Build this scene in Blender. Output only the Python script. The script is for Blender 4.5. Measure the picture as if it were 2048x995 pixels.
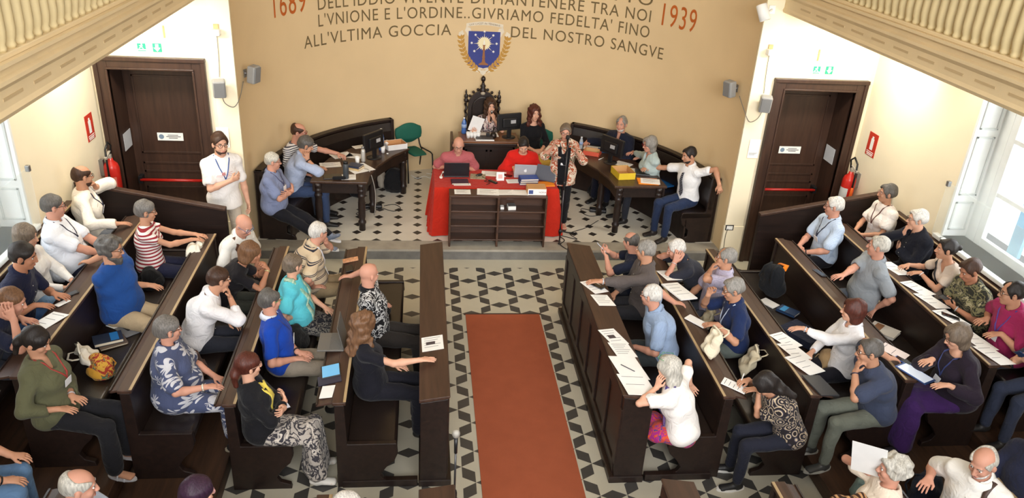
import bpy, math, random
import numpy as np
from mathutils import Matrix, Vector

for _o in list(bpy.data.objects):
    bpy.data.objects.remove(_o)
SC = bpy.context.scene
COL = SC.collection
random.seed(7)

# ---------------------------------------------------------------- camera
_cam = bpy.data.cameras.new('camera')
CAM = bpy.data.objects.new('camera', _cam)
COL.objects.link(CAM)
_cam.sensor_width = 36.0
_cam.lens = 36.0 * 1593.0 / 2048.0
_cam.clip_start = 0.05
_R = ((0.99338775, -0.10024496, 0.05596182), (0.00611843, -0.44052217, -0.89772088), (0.11464441, 0.89212733, -0.43699599))
CAM.matrix_world = Matrix(((_R[0][0], -_R[1][0], -_R[2][0], 0.0), (_R[0][1], -_R[1][1], -_R[2][1], 0.0),
                           (_R[0][2], -_R[1][2], -_R[2][2], 5.0), (0, 0, 0, 1)))
SC.camera = CAM

# ---------------------------------------------------------------- light
world = bpy.data.worlds.new('world')
SC.world = world
world.use_nodes = True
_bg = world.node_tree.nodes['Background']
_bg.inputs[0].default_value = (0.93, 0.96, 1.0, 1)
_bg.inputs[1].default_value = 0.45

def area(name, loc, target, sx, sy, power, col):
    l = bpy.data.lights.new(name, 'AREA')
    l.shape = 'RECTANGLE'; l.size = sx; l.size_y = sy; l.energy = power; l.color = col
    o = bpy.data.objects.new(name, l); COL.objects.link(o)
    o.location = loc
    d = Vector(target) - Vector(loc)
    o.rotation_euler = d.to_track_quat('-Z', 'Y').to_euler()
    return o

# unseen fill lights added overhead and behind the camera, window daylight at both sides, tubes under the galleries
area('hall_light', (1.0, 4.0, 7.4), (1.0, 7.0, 0), 6.0, 6.0, 150, (1.0, 0.97, 0.93))
area('rear_fill_light', (1.0, -2.5, 5.6), (1.0, 12.0, 1.8), 7.0, 3.5, 520, (1.0, 0.98, 0.96)).data.spread = math.radians(92)  # no window modelled here: fill added to brighten the apse
area('window_daylight', (6.9, 6.6, 2.6), (3.0, 6.6, 1.0), 2.2, 1.8, 170, (0.86, 0.93, 1.0))
area('window_daylight', (-4.9, 6.6, 2.6), (-2.0, 6.6, 1.0), 2.2, 1.8, 130, (0.86, 0.93, 1.0))
area('gallery_tube', (-3.15, 9.0, 3.3), (-3.4, 9.7, 1.5), 1.1, 0.15, 48, (1.0, 0.95, 0.84))
area('gallery_tube', (5.2, 9.0, 3.35), (5.4, 9.7, 1.5), 1.1, 0.15, 48, (1.0, 0.95, 0.84))
area('gallery_tube', (-3.3, 7.8, 3.3), (-3.9, 7.8, 1.8), 0.15, 1.6, 18, (1.0, 0.95, 0.84))
area('gallery_tube', (5.35, 7.8, 3.35), (5.95, 7.8, 1.8), 0.15, 1.6, 18, (1.0, 0.95, 0.84))

vs = SC.view_settings
vs.view_transform = 'Standard'
vs.look = 'None'
vs.gamma = 1.0
vs.use_curve_mapping = False
vs.exposure = -0.33

# ---------------------------------------------------------------- materials
def srgb(r, g, b):
    f = lambda c: (c / 255.0) / 12.92 if c <= 10 else ((c / 255.0 + 0.055) / 1.055) ** 2.4
    return (f(r), f(g), f(b), 1.0)

_M = {}
class NT:
    """small helper around a material's node tree"""
    def __init__(s, name):
        s.m = bpy.data.materials.new(name); s.m.use_nodes = True
        s.t = s.m.node_tree; s.b = s.t.nodes['Principled BSDF']
    def n(s, typ, **kw):
        nd = s.t.nodes.new(typ)
        for k, v in kw.items():
            if k.startswith('i_'):
                key = k[2:]; key = int(key) if key.isdigit() else key
                nd.inputs[key].default_value = v
            else:
                setattr(nd, k, v)
        return nd
    def l(s, a, b): s.t.links.new(a, b)
    def obj(s, scale=(1, 1, 1)):
        c = s.n('ShaderNodeTexCoord'); mp = s.n('ShaderNodeMapping')
        mp.inputs['Scale'].default_value = scale
        s.l(c.outputs['Object'], mp.inputs['Vector']); return mp.outputs[0]
    def ramp(s, fac, stops, const=False):
        r = s.n('ShaderNodeValToRGB')
        e = r.color_ramp
        if const: e.interpolation = 'CONSTANT'
        while len(e.elements) < len(stops): e.elements.new(0.5)
        for k, (p, c) in enumerate(stops):
            e.elements[k].position = p; e.elements[k].color = c
        s.l(fac, r.inputs[0]); return r.outputs[0]
    def bump(s, fac, strength=0.2, dist=0.01):
        b = s.n('ShaderNodeBump'); b.inputs['Strength'].default_value = strength; b.inputs['Distance'].default_value = dist
        s.l(fac, b.inputs['Height']); s.l(b.outputs[0], s.b.inputs['Normal'])

def mul(c, k): return (c[0] * k, c[1] * k, c[2] * k, 1.0)

def plain(name, col, rough=0.5, metal=0.0, spec=0.5, var=0.0, vs=8.0, bump=0.0, bs=60.0, emit=0.0, alpha=None, trans=0.0):
    key = ('plain', name)
    if key in _M: return _M[key]
    t = NT(name); b = t.b
    b.inputs['Base Color'].default_value = col
    b.inputs['Roughness'].default_value = rough
    b.inputs['Metallic'].default_value = metal
    b.inputs['Specular IOR Level'].default_value = spec
    v = t.obj()
    nz_ = t.n('ShaderNodeTexNoise'); nz_.inputs['Scale'].default_value = vs; nz_.inputs['Detail'].default_value = 4
    t.l(v, nz_.inputs['Vector'])
    k = max(var, 0.03)
    t.l(t.ramp(nz_.outputs[0], [(0.3, mul(col, 1 - k)), (0.7, mul(col, 1 + k))]), b.inputs['Base Color'])
    if bump:
        n2 = t.n('ShaderNodeTexNoise'); n2.inputs['Scale'].default_value = bs
        t.l(v, n2.inputs['Vector']); t.bump(n2.outputs[0], bump)
    if emit:
        b.inputs['Emission Color'].default_value = col; b.inputs['Emission Strength'].default_value = emit
    if trans:
        b.inputs['Transmission Weight'].default_value = trans
    if alpha is not None: b.inputs['Alpha'].default_value = alpha
    _M[key] = t.m
    return t.m

def wood(name, c1, c2, rough=0.38, axis='Y', scale=1.0, spec=0.5):
    key = ('wood', name)
    if key in _M: return _M[key]
    t = NT(name)
    sc = {'X': (1.2, 14, 14), 'Y': (14, 1.2, 14), 'Z': (14, 14, 1.2)}[axis]
    v = t.obj(tuple(a * scale for a in sc))
    n1 = t.n('ShaderNodeTexNoise', i_Scale=1.6, i_Detail=6.0, i_Distortion=0.6)
    t.l(v, n1.inputs['Vector'])
    t.l(t.ramp(n1.outputs[0], [(0.3, c1), (0.72, c2)]), t.b.inputs['Base Color'])
    t.b.inputs['Roughness'].default_value = rough
    t.b.inputs['Specular IOR Level'].default_value = spec
    t.bump(n1.outputs[0], 0.06, 0.004)
    _M[key] = t.m
    return t.m

def cloth(col, pat=None, col2=None, sc=1.0, col3=None, rough=0.85):
    """fabric: plain weave or a printed / woven pattern, in the wearer's own coordinates"""
    key = ('cloth', col, pat, col2, sc, col3)
    if key in _M: return _M[key]
    t = NT('fabric'); b = t.b
    b.inputs['Roughness'].default_value = rough
    b.inputs['Specular IOR Level'].default_value = 0.15
    b.inputs['Sheen Weight'].default_value = 0.08
    c1 = srgb(*col); c2 = srgb(*col2) if col2 else c1; c3 = srgb(*col3) if col3 else c2
    v = t.obj()
    out = None
    if pat in ('stripe', 'vstripe'):
        sp = t.n('ShaderNodeSeparateXYZ'); t.l(v, sp.inputs[0])
        m = t.n('ShaderNodeMath', operation='MULTIPLY'); t.l(sp.outputs[2 if pat == 'stripe' else 0], m.inputs[0]); m.inputs[1].default_value = sc
        f = t.n('ShaderNodeMath', operation='FRACT'); t.l(m.outputs[0], f.inputs[0])
        if col3: st = [(0.0, c1), (0.62, c2), (0.72, c1), (0.80, c3), (0.9, c1)]
        else: st = [(0.0, c1), (0.55, c2)]
        out = t.ramp(f.outputs[0], st, True)
    elif pat == 'check':
        sp = t.n('ShaderNodeSeparateXYZ'); t.l(v, sp.inputs[0]); fs = []
        for ax in (0, 2):
            m = t.n('ShaderNodeMath', operation='MULTIPLY'); t.l(sp.outputs[ax], m.inputs[0]); m.inputs[1].default_value = sc
            f = t.n('ShaderNodeMath', operation='FRACT'); t.l(m.outputs[0], f.inputs[0])
            g = t.n('ShaderNodeMath', operation='GREATER_THAN'); t.l(f.outputs[0], g.inputs[0]); g.inputs[1].default_value = 0.75; fs.append(g)
        m = t.n('ShaderNodeMath', operation='MAXIMUM'); t.l(fs[0].outputs[0], m.inputs[0]); t.l(fs[1].outputs[0], m.inputs[1])
        out = t.ramp(m.outputs[0], [(0.0, c1), (0.9, c2)], True)
    elif pat == 'flower':      # big open petals around voronoi centres
        vo = t.n('ShaderNodeTexVoronoi', i_Scale=sc); t.l(v, vo.inputs['Vector'])
        sb = t.n('ShaderNodeVectorMath', operation='SUBTRACT')
        vm = t.n('ShaderNodeVectorMath', operation='SCALE'); vm.inputs['Scale'].default_value = 1.0
        t.l(v, vm.inputs[0]); t.l(vm.outputs[0], sb.inputs[0]); t.l(vo.outputs['Position'], sb.inputs[1])
        sp = t.n('ShaderNodeSeparateXYZ'); t.l(sb.outputs[0], sp.inputs[0])
        ad = t.n('ShaderNodeMath', operation='ADD'); t.l(sp.outputs[0], ad.inputs[0]); t.l(sp.outputs[1], ad.inputs[1])
        at = t.n('ShaderNodeMath', operation='ARCTAN2'); t.l(sp.outputs[2], at.inputs[0]); t.l(ad.outputs[0], at.inputs[1])
        m8 = t.n('ShaderNodeMath', operation='MULTIPLY'); t.l(at.outputs[0], m8.inputs[0]); m8.inputs[1].default_value = 8.0
        co = t.n('ShaderNodeMath', operation='COSINE'); t.l(m8.outputs[0], co.inputs[0])
        ma = t.n('ShaderNodeMath', operation='MULTIPLY_ADD'); t.l(co.outputs[0], ma.inputs[0]); ma.inputs[1].default_value = 0.17; ma.inputs[2].default_value = 0.40
        lt = t.n('ShaderNodeMath', operation='LESS_THAN'); t.l(vo.outputs['Distance'], lt.inputs[0]); t.l(ma.outputs[0], lt.inputs[1])
        out = t.ramp(lt.outputs[0], [(0.0, c1), (0.9, c2)], True)
    elif pat == 'ring':
        vo = t.n('ShaderNodeTexVoronoi', i_Scale=sc); t.l(v, vo.inputs['Vector'])
        m = t.n('ShaderNodeMath', operation='MULTIPLY'); t.l(vo.outputs['Distance'], m.inputs[0]); m.inputs[1].default_value = 3.2
        f = t.n('ShaderNodeMath', operation='FRACT'); t.l(m.outputs[0], f.inputs[0])
        out = t.ramp(f.outputs[0], [(0.0, c1), (0.35, c2), (0.62, c3), (0.8, c1)], True)
    elif pat == 'print':       # swirling abstract print
        n1 = t.n('ShaderNodeTexNoise', i_Scale=sc, i_Detail=3.0, i_Distortion=1.2); t.l(v, n1.inputs['Vector'])
        out = t.ramp(n1.outputs[0], [(0.0, c1), (0.44, c2), (0.52, c1), (0.58, c3), (0.66, c2)], True)
    else:
        n1 = t.n('ShaderNodeTexNoise', i_Scale=6.0, i_Detail=3.0); t.l(v, n1.inputs['Vector'])
        out = t.ramp(n1.outputs[0], [(0.3, mul(c1, 0.94)), (0.7, mul(c1, 1.06))])
    t.l(out, b.inputs['Base Color'])
    n2 = t.n('ShaderNodeTexNoise', i_Scale=9.0, i_Detail=3.0, i_Distortion=1.6); t.l(v, n2.inputs['Vector'])
    t.bump(n2.outputs[0], 0.55, 0.03)
    _M[key] = t.m
    return t.m

# ---------------------------------------------------------------- mesh helpers
def link(o, parent=None):
    COL.objects.link(o)
    if parent is not None: o.parent = parent
    return o

def npmesh(name, V, F, mats, parent=None, smooth=False, mi=None):
    """mesh object from numpy quads / triangles"""
    me = bpy.data.meshes.new(name)
    V = np.asarray(V, np.float32); F = np.asarray(F, np.int32)
    me.vertices.add(len(V)); me.vertices.foreach_set('co', V.ravel())
    k = F.shape[1]
    me.loops.add(F.size); me.loops.foreach_set('vertex_index', F.ravel())
    me.polygons.add(len(F)); me.polygons.foreach_set('loop_start', np.arange(0, F.size, k, dtype=np.int32))
    if smooth: me.polygons.foreach_set('use_smooth', np.ones(len(F), bool))
    for m in (mats if isinstance(mats, (list, tuple)) else [mats]): me.materials.append(m)
    if mi is not None: me.polygons.foreach_set('material_index', np.asarray(mi, np.int32))
    me.update(calc_edges=True)
    return link(bpy.data.objects.new(name, me), parent)

def rotz(a):
    c, s = math.cos(a), math.sin(a); return np.array(((c, -s, 0), (s, c, 0), (0, 0, 1.0)))
def rotx(a):
    c, s = math.cos(a), math.sin(a); return np.array(((1.0, 0, 0), (0, c, -s), (0, s, c)))
def roty(a):
    c, s = math.cos(a), math.sin(a); return np.array(((c, 0, s), (0, 1.0, 0), (-s, 0, c)))
def nrm(p):
    p = np.asarray(p, float); return p / (np.linalg.norm(p) + 1e-9)

class MB:
    def __init__(s): s.v = []; s.f = []; s.m = []
    def add(s, V, F, mi=0):
        o = len(s.v); s.v += [tuple(map(float, p)) for p in V]
        s.f += [tuple(i + o for i in f) for f in F]; s.m += [mi] * len(F); return s
    def box(s, x0, x1, y0, y1, z0, z1, mi=0):
        V = [(x0, y0, z0), (x1, y0, z0), (x1, y1, z0), (x0, y1, z0), (x0, y0, z1), (x1, y0, z1), (x1, y1, z1), (x0, y1, z1)]
        return s.add(V, [(0, 3, 2, 1), (4, 5, 6, 7), (0, 1, 5, 4), (1, 2, 6, 5), (2, 3, 7, 6), (3, 0, 4, 7)], mi)
    def obox(s, c, size, R=None, mi=0):
        R = np.eye(3) if R is None else R
        h = np.array(size) / 2.0
        V = [np.array(c) + R @ (h * np.array(q)) for q in ((-1, -1, -1), (1, -1, -1), (1, 1, -1), (-1, 1, -1), (-1, -1, 1), (1, -1, 1), (1, 1, 1), (-1, 1, 1))]
        return s.add(V, [(0, 3, 2, 1), (4, 5, 6, 7), (0, 1, 5, 4), (1, 2, 6, 5), (2, 3, 7, 6), (3, 0, 4, 7)], mi)
    def prism(s, poly, lo, hi, axis='y', mi=0):
        P = {'x': lambda a, b, h: (h, a, b), 'y': lambda a, b, h: (a, h, b), 'z': lambda a, b, h: (a, b, h)}[axis]
        n = len(poly)
        V = [P(a, b, lo) for a, b in poly] + [P(a, b, hi) for a, b in poly]
        F = [tuple(range(n - 1, -1, -1)), tuple(range(n, 2 * n))] + [(i, (i + 1) % n, n + (i + 1) % n, n + i) for i in range(n)]
        return s.add(V, F, mi)
    def loft(s, rings, caps=True, closed=True, mi=0):
        n = len(rings[0]); V = [p for r in rings for p in r]; F = []
        for k in range(len(rings) - 1):
            for i in range(n if closed else n - 1):
                j = (i + 1) % n
                F.append((k * n + i, k * n + j, (k + 1) * n + j, (k + 1) * n + i))
        if caps and closed:
            F.append(tuple(range(n - 1, -1, -1))); F.append(tuple((len(rings) - 1) * n + i for i in range(n)))
        return s.add(V, F, mi)
    def tube(s, path, r, n=8, mi=0, flat=None):
        path = [np.array(p, float) for p in path]; rings = []
        up = np.array((0, 0, 1.0)); prev = None
        for k, p in enumerate(path):
            d = nrm(path[min(k + 1, len(path) - 1)] - path[max(k - 1, 0)])
            u = np.cross(d, up) if prev is None else prev - d * (prev @ d)
            if np.linalg.norm(u) < 1e-4: u = np.cross(d, (1.0, 0.2, 0))
            u = nrm(u); w = np.cross(d, u); prev = u
            rr = r[k] if isinstance(r, (list, tuple)) else r
            ru, rw = (rr, rr) if flat is None else (rr, rr * flat)
            rings.append([p + u * ru * math.cos(t) + w * rw * math.sin(t) for t in [2 * math.pi * i / n for i in range(n)]])
        return s.loft(rings, mi=mi)
    def ribbon(s, path, nor, w, th=0.004, mi=0):
        """flat strap along a path, lying on a surface with the given outward normals"""
        path = [np.array(p, float) for p in path]; rings = []
        for k, p in enumerate(path):
            d = nrm(path[min(k + 1, len(path) - 1)] - path[max(k - 1, 0)]); n_ = nrm(nor[k]); n_ = nrm(n_ - d * (n_ @ d)); u = np.cross(d, n_)
            ww = w[k] if isinstance(w, (list, tuple)) else w
            rings.append([p - u * ww - n_ * .012, p - u * ww + n_ * th * .3, p + n_ * th, p + u * ww + n_ * th * .3, p + u * ww - n_ * .012])
        return s.loft(rings, mi=mi)
    def lathe(s, prof, n=16, c=(0, 0, 0), R=None, mi=0):
        R = np.eye(3) if R is None else R
        rings = [[np.array(c) + R @ np.array((r * math.cos(t), r * math.sin(t), z)) for t in [2 * math.pi * i / n for i in range(n)]] for r, z in prof]
        return s.loft(rings, mi=mi)
    def ell(s, c, r, R=None, n=10, m=7, mi=0):
        R = np.eye(3) if R is None else R; rings = []
        for k in range(m + 1):
            ph = math.pi * (0.02 + 0.96 * k / m) - math.pi / 2
            rings.append([np.array(c) + R @ np.array((r[0] * math.cos(ph) * math.cos(t), r[1] * math.cos(ph) * math.sin(t), r[2] * math.sin(ph))) for t in [2 * math.pi * i / n for i in range(n)]])
        return s.loft(rings, mi=mi)
    def obj(s, name, mats, parent=None, smooth=False, bevel=0.0, seg=2):
        me = bpy.data.meshes.new(name); me.from_pydata(s.v, [], s.f)
        for m in (mats if isinstance(mats, (list, tuple)) else [mats]): me.materials.append(m)
        me.polygons.foreach_set('material_index', s.m)
        if smooth: me.polygons.foreach_set('use_smooth', [True] * len(s.f))
        me.update()
        o = link(bpy.data.objects.new(name, me), parent)
        if bevel:
            b = o.modifiers.new('bevel', 'BEVEL'); b.width = bevel; b.segments = seg; b.limit_method = 'ANGLE'; b.angle_limit = 0.6
        return o

def thing(name, label, cat, loc=(0, 0, 0), rz=0.0, group=None):
    o = bpy.data.objects.new(name, None); o.empty_display_size = 0.1; COL.objects.link(o)
    o.location = loc; o.rotation_euler = (0, 0, rz); o['label'] = label; o['category'] = cat
    if group: o['group'] = group
    return o
def tag(o, label, cat, group=None, loc=None, rz=None):
    o['label'] = label; o['category'] = cat
    if group: o['group'] = group
    if loc is not None: o.location = loc
    if rz is not None: o.rotation_euler = (0, 0, rz)
    return o
def struct(o, cat=None):
    o['kind'] = 'structure'; return o

# ---------------------------------------------------------------- smooth solids (signed distance fields -> surface nets)
class Field:
    def __init__(s, h): s.h = h; s.ops = []
    def cone(s, a, b, ra, rb, k=0.02, op=0):
        a = np.asarray(a, float); b = np.asarray(b, float); ab = b - a; L2 = ab @ ab + 1e-9
        def f(X, Y, Z):
            x = X - a[0]; y = Y - a[1]; z = Z - a[2]
            t = np.clip((x * ab[0] + y * ab[1] + z * ab[2]) / L2, 0, 1)
            return np.sqrt((x - t * ab[0]) ** 2 + (y - t * ab[1]) ** 2 + (z - t * ab[2]) ** 2) - (ra + t * (rb - ra))
        r = max(ra, rb); s.ops.append((f, np.minimum(a, b) - r, np.maximum(a, b) + r, k, op)); return s
    def ell(s, c, r, R=None, k=0.02, op=0):
        c = np.asarray(c, float); r = np.asarray(r, float); R = np.eye(3) if R is None else R
        def f(X, Y, Z):
            x = X - c[0]; y = Y - c[1]; z = Z - c[2]; a = 0; b = 0
            for j in range(3):
                q = x * R[0, j] + y * R[1, j] + z * R[2, j]; q = q / r[j]; a = a + q * q; b = b + (q / r[j]) ** 2
            a = np.sqrt(a); return a * (a - 1) / (np.sqrt(b) + 1e-6)
        e = np.sqrt(((R * r) ** 2).sum(1)); s.ops.append((f, c - e, c + e, k, op)); return s
    def slab(s, a, b, ua, va, ub, vb, lat, k=0.03, op=0):
        """tapered elliptic cylinder with rounded ends"""
        a = np.asarray(a, float); b = np.asarray(b, float); L = np.linalg.norm(b - a); w = (b - a) / L
        u = nrm(np.asarray(lat, float) - w * (np.asarray(lat, float) @ w)); v = np.cross(w, u)
        def f(X, Y, Z):
            x = X - a[0]; y = Y - a[1]; z = Z - a[2]
            t = x * w[0] + y * w[1] + z * w[2]; tc = np.clip(t, 0, L); e = t - tc; q = tc / L
            ru = ua + q * (ub - ua); rv = va + q * (vb - va); m = np.minimum(ru, rv)
            pu = (x * u[0] + y * u[1] + z * u[2]) / ru; pv = (x * v[0] + y * v[1] + z * v[2]) / rv; pe = e / m
            k0 = np.sqrt(pu * pu + pv * pv + pe * pe); k1 = np.sqrt((pu / ru) ** 2 + (pv / rv) ** 2 + (pe / m) ** 2) + 1e-6
            return k0 * (k0 - 1) / k1
        r = max(ua, va, ub, vb); s.ops.append((f, np.minimum(a, b) - r, np.maximum(a, b) + r, k, op)); return s
    def half(s, p, n, k=0.004):
        """cut away everything on the +n side of the plane through p"""
        p = np.asarray(p, float); n = nrm(n)
        s.ops.append((lambda X, Y, Z: (X - p[0]) * n[0] + (Y - p[1]) * n[1] + (Z - p[2]) * n[2], None, None, k, 2)); return s
    def mesh(s, noise=None):
        h = s.h
        lo = np.min([o[1] for o in s.ops if o[4] == 0], 0) - 3 * h; hi = np.max([o[2] for o in s.ops if o[4] == 0], 0) + 3 * h
        n = np.ceil((hi - lo) / h).astype(int) + 1
        ax = [(lo[i] + h * np.arange(n[i])).astype(np.float32) for i in range(3)]
        D = np.full(n, 0.5, np.float32)
        for f, a, b, k, op in s.ops:
            if a is None: sl = (slice(None),) * 3
            else:
                i0 = np.clip(np.floor((a - k - 2 * h - lo) / h).astype(int), 0, n); i1 = np.clip(np.ceil((b + k + 2 * h - lo) / h).astype(int) + 1, 0, n)
                if (i1 <= i0).any(): continue
                sl = tuple(slice(i0[i], i1[i]) for i in range(3))
            d = f(ax[0][sl[0]][:, None, None], ax[1][sl[1]][None, :, None], ax[2][sl[2]][None, None, :]).astype(np.float32)
            A = D[sl]
            if op == 0:
                g = np.maximum(k - np.abs(A - d), 0) / k; D[sl] = np.minimum(A, d) - g * g * (k / 4)
            else:
                d2 = -d if op == 1 else d
                g = np.maximum(k - np.abs(A - d2), 0) / k; D[sl] = np.maximum(A, d2) + g * g * (k / 4)
        if noise is not None:
            idx = np.nonzero(np.abs(D) < 4 * h)
            D[idx] += noise(ax[0][idx[0]], ax[1][idx[1]], ax[2][idx[2]]).astype(np.float32)
        s.D = D; s.lo = lo; s.n = n
        return nets(D, lo, h)
    def at(s, p):
        i = np.clip(np.round((np.asarray(p) - s.lo) / s.h).astype(int), 0, s.n - 1); return float(s.D[tuple(i)])

def nets(D, lo, h):
    S = D < 0
    c = np.zeros(tuple(np.array(S.shape) - 1), np.uint8)
    for dx in (0, 1):
        for dy in (0, 1):
            for dz in (0, 1):
                c += S[dx:S.shape[0] - 1 + dx, dy:S.shape[1] - 1 + dy, dz:S.shape[2] - 1 + dz]
    act = (c > 0) & (c < 8)
    ii = np.argwhere(act)
    idx = np.full(c.shape, -1, np.int32); idx[act] = np.arange(len(ii))
    acc = np.zeros((len(ii), 3)); cnt = np.zeros(len(ii))
    for ax in range(3):
        e = np.zeros(3, int); e[ax] = 1; o1, o2 = [q for q in range(3) if q != ax]
        for a in (0, 1):
            for b in (0, 1):
                o = np.zeros(3, int); o[o1] = a; o[o2] = b
                p = ii + o; q = p + e
                d0 = D[p[:, 0], p[:, 1], p[:, 2]]; d1 = D[q[:, 0], q[:, 1], q[:, 2]]
                m = (d0 < 0) != (d1 < 0)
                t = np.where(m, d0 / np.where(m, d0 - d1, 1), 0)
                acc[m] += (o + e * t[:, None])[m]; cnt[m] += 1
    V = lo + h * (ii + acc / cnt[:, None])
    F = []
    for ax in range(3):
        o1, o2 = [(1, 2), (2, 0), (0, 1)][ax]
        s0 = np.take(S, range(S.shape[ax] - 1), ax); s1 = np.take(S, range(1, S.shape[ax]), ax)
        E = np.argwhere(s0 != s1)
        E = E[(E[:, o1] > 0) & (E[:, o2] > 0) & (E[:, o1] < S.shape[o1] - 1) & (E[:, o2] < S.shape[o2] - 1)]
        if not len(E): continue
        flip = S[E[:, 0], E[:, 1], E[:, 2]]
        q = []
        for a, b in ((1, 1), (0, 1), (0, 0), (1, 0)):
            g = E.copy(); g[:, o1] -= a; g[:, o2] -= b; q.append(idx[g[:, 0], g[:, 1], g[:, 2]])
        q = np.stack(q, 1)
        q[~flip] = q[~flip][:, ::-1]
        F.append(q)
    F = np.concatenate(F)
    return V, F[(F >= 0).all(1)]

# ================================================================ setting
apse_m = plain('apse_plaster', srgb(218, 193, 152), 0.9, spec=0.1, var=0.035, vs=1.3)
cream_m = plain('cream_plaster', srgb(240, 228, 200), 0.9, spec=0.1, var=0.025, vs=1.5)
trim_m = plain('cream_paint', srgb(226, 205, 165), 0.6, spec=0.2, var=0.04, vs=3.0)
baluster_m = plain('baluster_paint', srgb(212, 194, 150), 0.6, spec=0.2, var=0.06, vs=5.0)
white_m = plain('white_paint', srgb(232, 234, 232), 0.5, spec=0.3)
stone_m = plain('step_stone', srgb(158, 152, 140), 0.7, spec=0.2, var=0.12, vs=6.0, bump=0.15)
stone_d = plain('step_riser_stone', srgb(112, 110, 106), 0.75, spec=0.2, var=0.15, vs=7.0, bump=0.2)
tile_l = plain('tile_light', srgb(186, 181, 164), 0.45, var=0.07, vs=2.5)
tile_d = plain('tile_dark', srgb(66, 64, 62), 0.45, var=0.14, vs=4.0)
tile_w = plain('tile_white', srgb(214, 209, 196), 0.4, var=0.05, vs=3.0)
tile_b = plain('tile_black', srgb(52, 47, 44), 0.4, var=0.1, vs=4.0)
W_DARK = wood('dark_stained_wood', srgb(26, 17, 14), srgb(41, 27, 22), 0.42)
W_DARKX = wood('dark_stained_wood_cross', srgb(26, 17, 14), srgb(41, 27, 22), 0.42, 'X')
W_TOP = wood('worn_brown_wood', srgb(54, 35, 27), srgb(74, 51, 39), 0.48)
W_EDGE = wood('worn_pale_edge', srgb(150, 124, 90), srgb(184, 160, 122), 0.4)
W_DOOR = wood('door_wood', srgb(50, 33, 25), srgb(68, 46, 35), 0.4, 'Z')
W_FLOOR = wood('platform_boards', srgb(50, 34, 25), srgb(78, 54, 38), 0.5)
LEATHER = plain('dark_leather', srgb(33, 25, 22), 0.33, spec=0.5, var=0.12, vs=6.0, bump=0.12, bs=90.0)
METAL = plain('grey_metal', srgb(150, 150, 150), 0.35, 0.8)
BLACK = plain('black_plastic', srgb(24, 24, 26), 0.4)
PAPER = plain('paper', srgb(240, 240, 238), 0.7, spec=0.2)
INK = plain('printed_ink', srgb(70, 70, 76), 0.7)

# patterned cement-tile floor: light six-pointed stars with dark lozenges between them
def star_floor():
    e = 0.2425; ap = e * math.sqrt(3) / 2; cx0, cy0 = STAR0
    lt, dk = [], []
    for i in range(-18, 19):
        for j in range(-28, 22):
            cx = cx0 + 1.5 * e * i; cy = cy0 + 2 * ap * (j + 0.5 * (i % 2))
            if not (-4.4 < cx < 6.4 and 1.6 < cy < 9.75): continue
            hv = [(cx + e * math.cos(math.radians(60 * k)), cy + e * math.sin(math.radians(60 * k))) for k in range(6)]
            for k in range(6):
                a, b = hv[k], hv[(k + 1) % 6]; m = ((a[0] + b[0]) / 2, (a[1] + b[1]) / 2)
                ux, uy = (cx - m[0]) / ap, (cy - m[1]) / ap; r = e / 2 * math.tan(math.radians(30)) * 0.97
                inn = (m[0] + ux * r, m[1] + uy * r)
                dk.append([a, b, inn]); lt.append([a, inn, (cx, cy)]); lt.append([inn, b, (cx, cy)])
    V, F, mi = [], [], []
    YE = 9.62
    def clip(poly):
        out = []
        for q in range(len(poly)):
            a, b = poly[q], poly[(q + 1) % len(poly)]
            if a[1] <= YE: out.append(a)
            if (a[1] <= YE) != (b[1] <= YE):
                t = (YE - a[1]) / (b[1] - a[1]); out.append((a[0] + t * (b[0] - a[0]), YE))
        return out
    mb = MB()
    for polys, m_ in ((lt, 0), (dk, 1)):
        for p in polys:
            p = clip(p)
            if len(p) > 2: mb.add([(x, y, 0.0) for x, y in p], [tuple(range(len(p)))], m_)
    mb.add([(-4.4, YE, 0), (6.4, YE, 0), (6.4, 9.95, 0), (-4.4, 9.95, 0)], [(0, 1, 2, 3)], 0)
    mb.box(-4.4, 6.4, 1.4, 10.5, -0.12, -0.004, 0)
    return mb
STAR0 = (0.632, 9.033)
struct(star_floor().obj('floor', [tile_l, tile_d]))

# raised dais: stone kerb, white tiles with black lozenges
mb = MB()
mb.box(-2.23, 4.27, 9.87, 10.14, 0.0, 0.15, 0)
mb.box(-2.22, 4.26, 9.865, 9.875, 0.0, 0.118, 1)
mb.obj('dais_step', [stone_m, stone_d]); struct(bpy.data.objects['dais_step'])
mb = MB(); pch = 0.284; r_ = 0.070
for i in range(-14, 16):
    for j in range(-1, 13):
        x = -0.325 + pch * i; y = 10.415 + 0.27 * j; hx, hy = pch / 2, 0.135
        if not (-2.4 < x < 4.5 and y < 13.4): continue
        low = j < 0
        mb.add([(x + r_, y, 0.15), (x, y + r_, 0.15), (x - r_, y, 0.15)] + ([] if low else [(x, y - r_, 0.15)]), [tuple(range(3 if low else 4))], 1)
        for sx, sy in ((1, 1), (-1, 1)) if low else ((1, 1), (-1, 1), (-1, -1), (1, -1)):
            c = [(x + sx * r_, y), (x + sx * hx, y), (x + sx * hx, y + sy * hy), (x, y + sy * hy), (x, y + sy * r_)]
            if sx * sy < 0: c = c[::-1]
            mb.add([(a, b, 0.15) for a, b in c], [tuple(range(5))], 0)
mb.box(-2.6, 4.7, 10.14, 13.4, 0.0, 0.147, 0)
struct(mb.obj('dais_floor', [tile_w, tile_b]))

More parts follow.
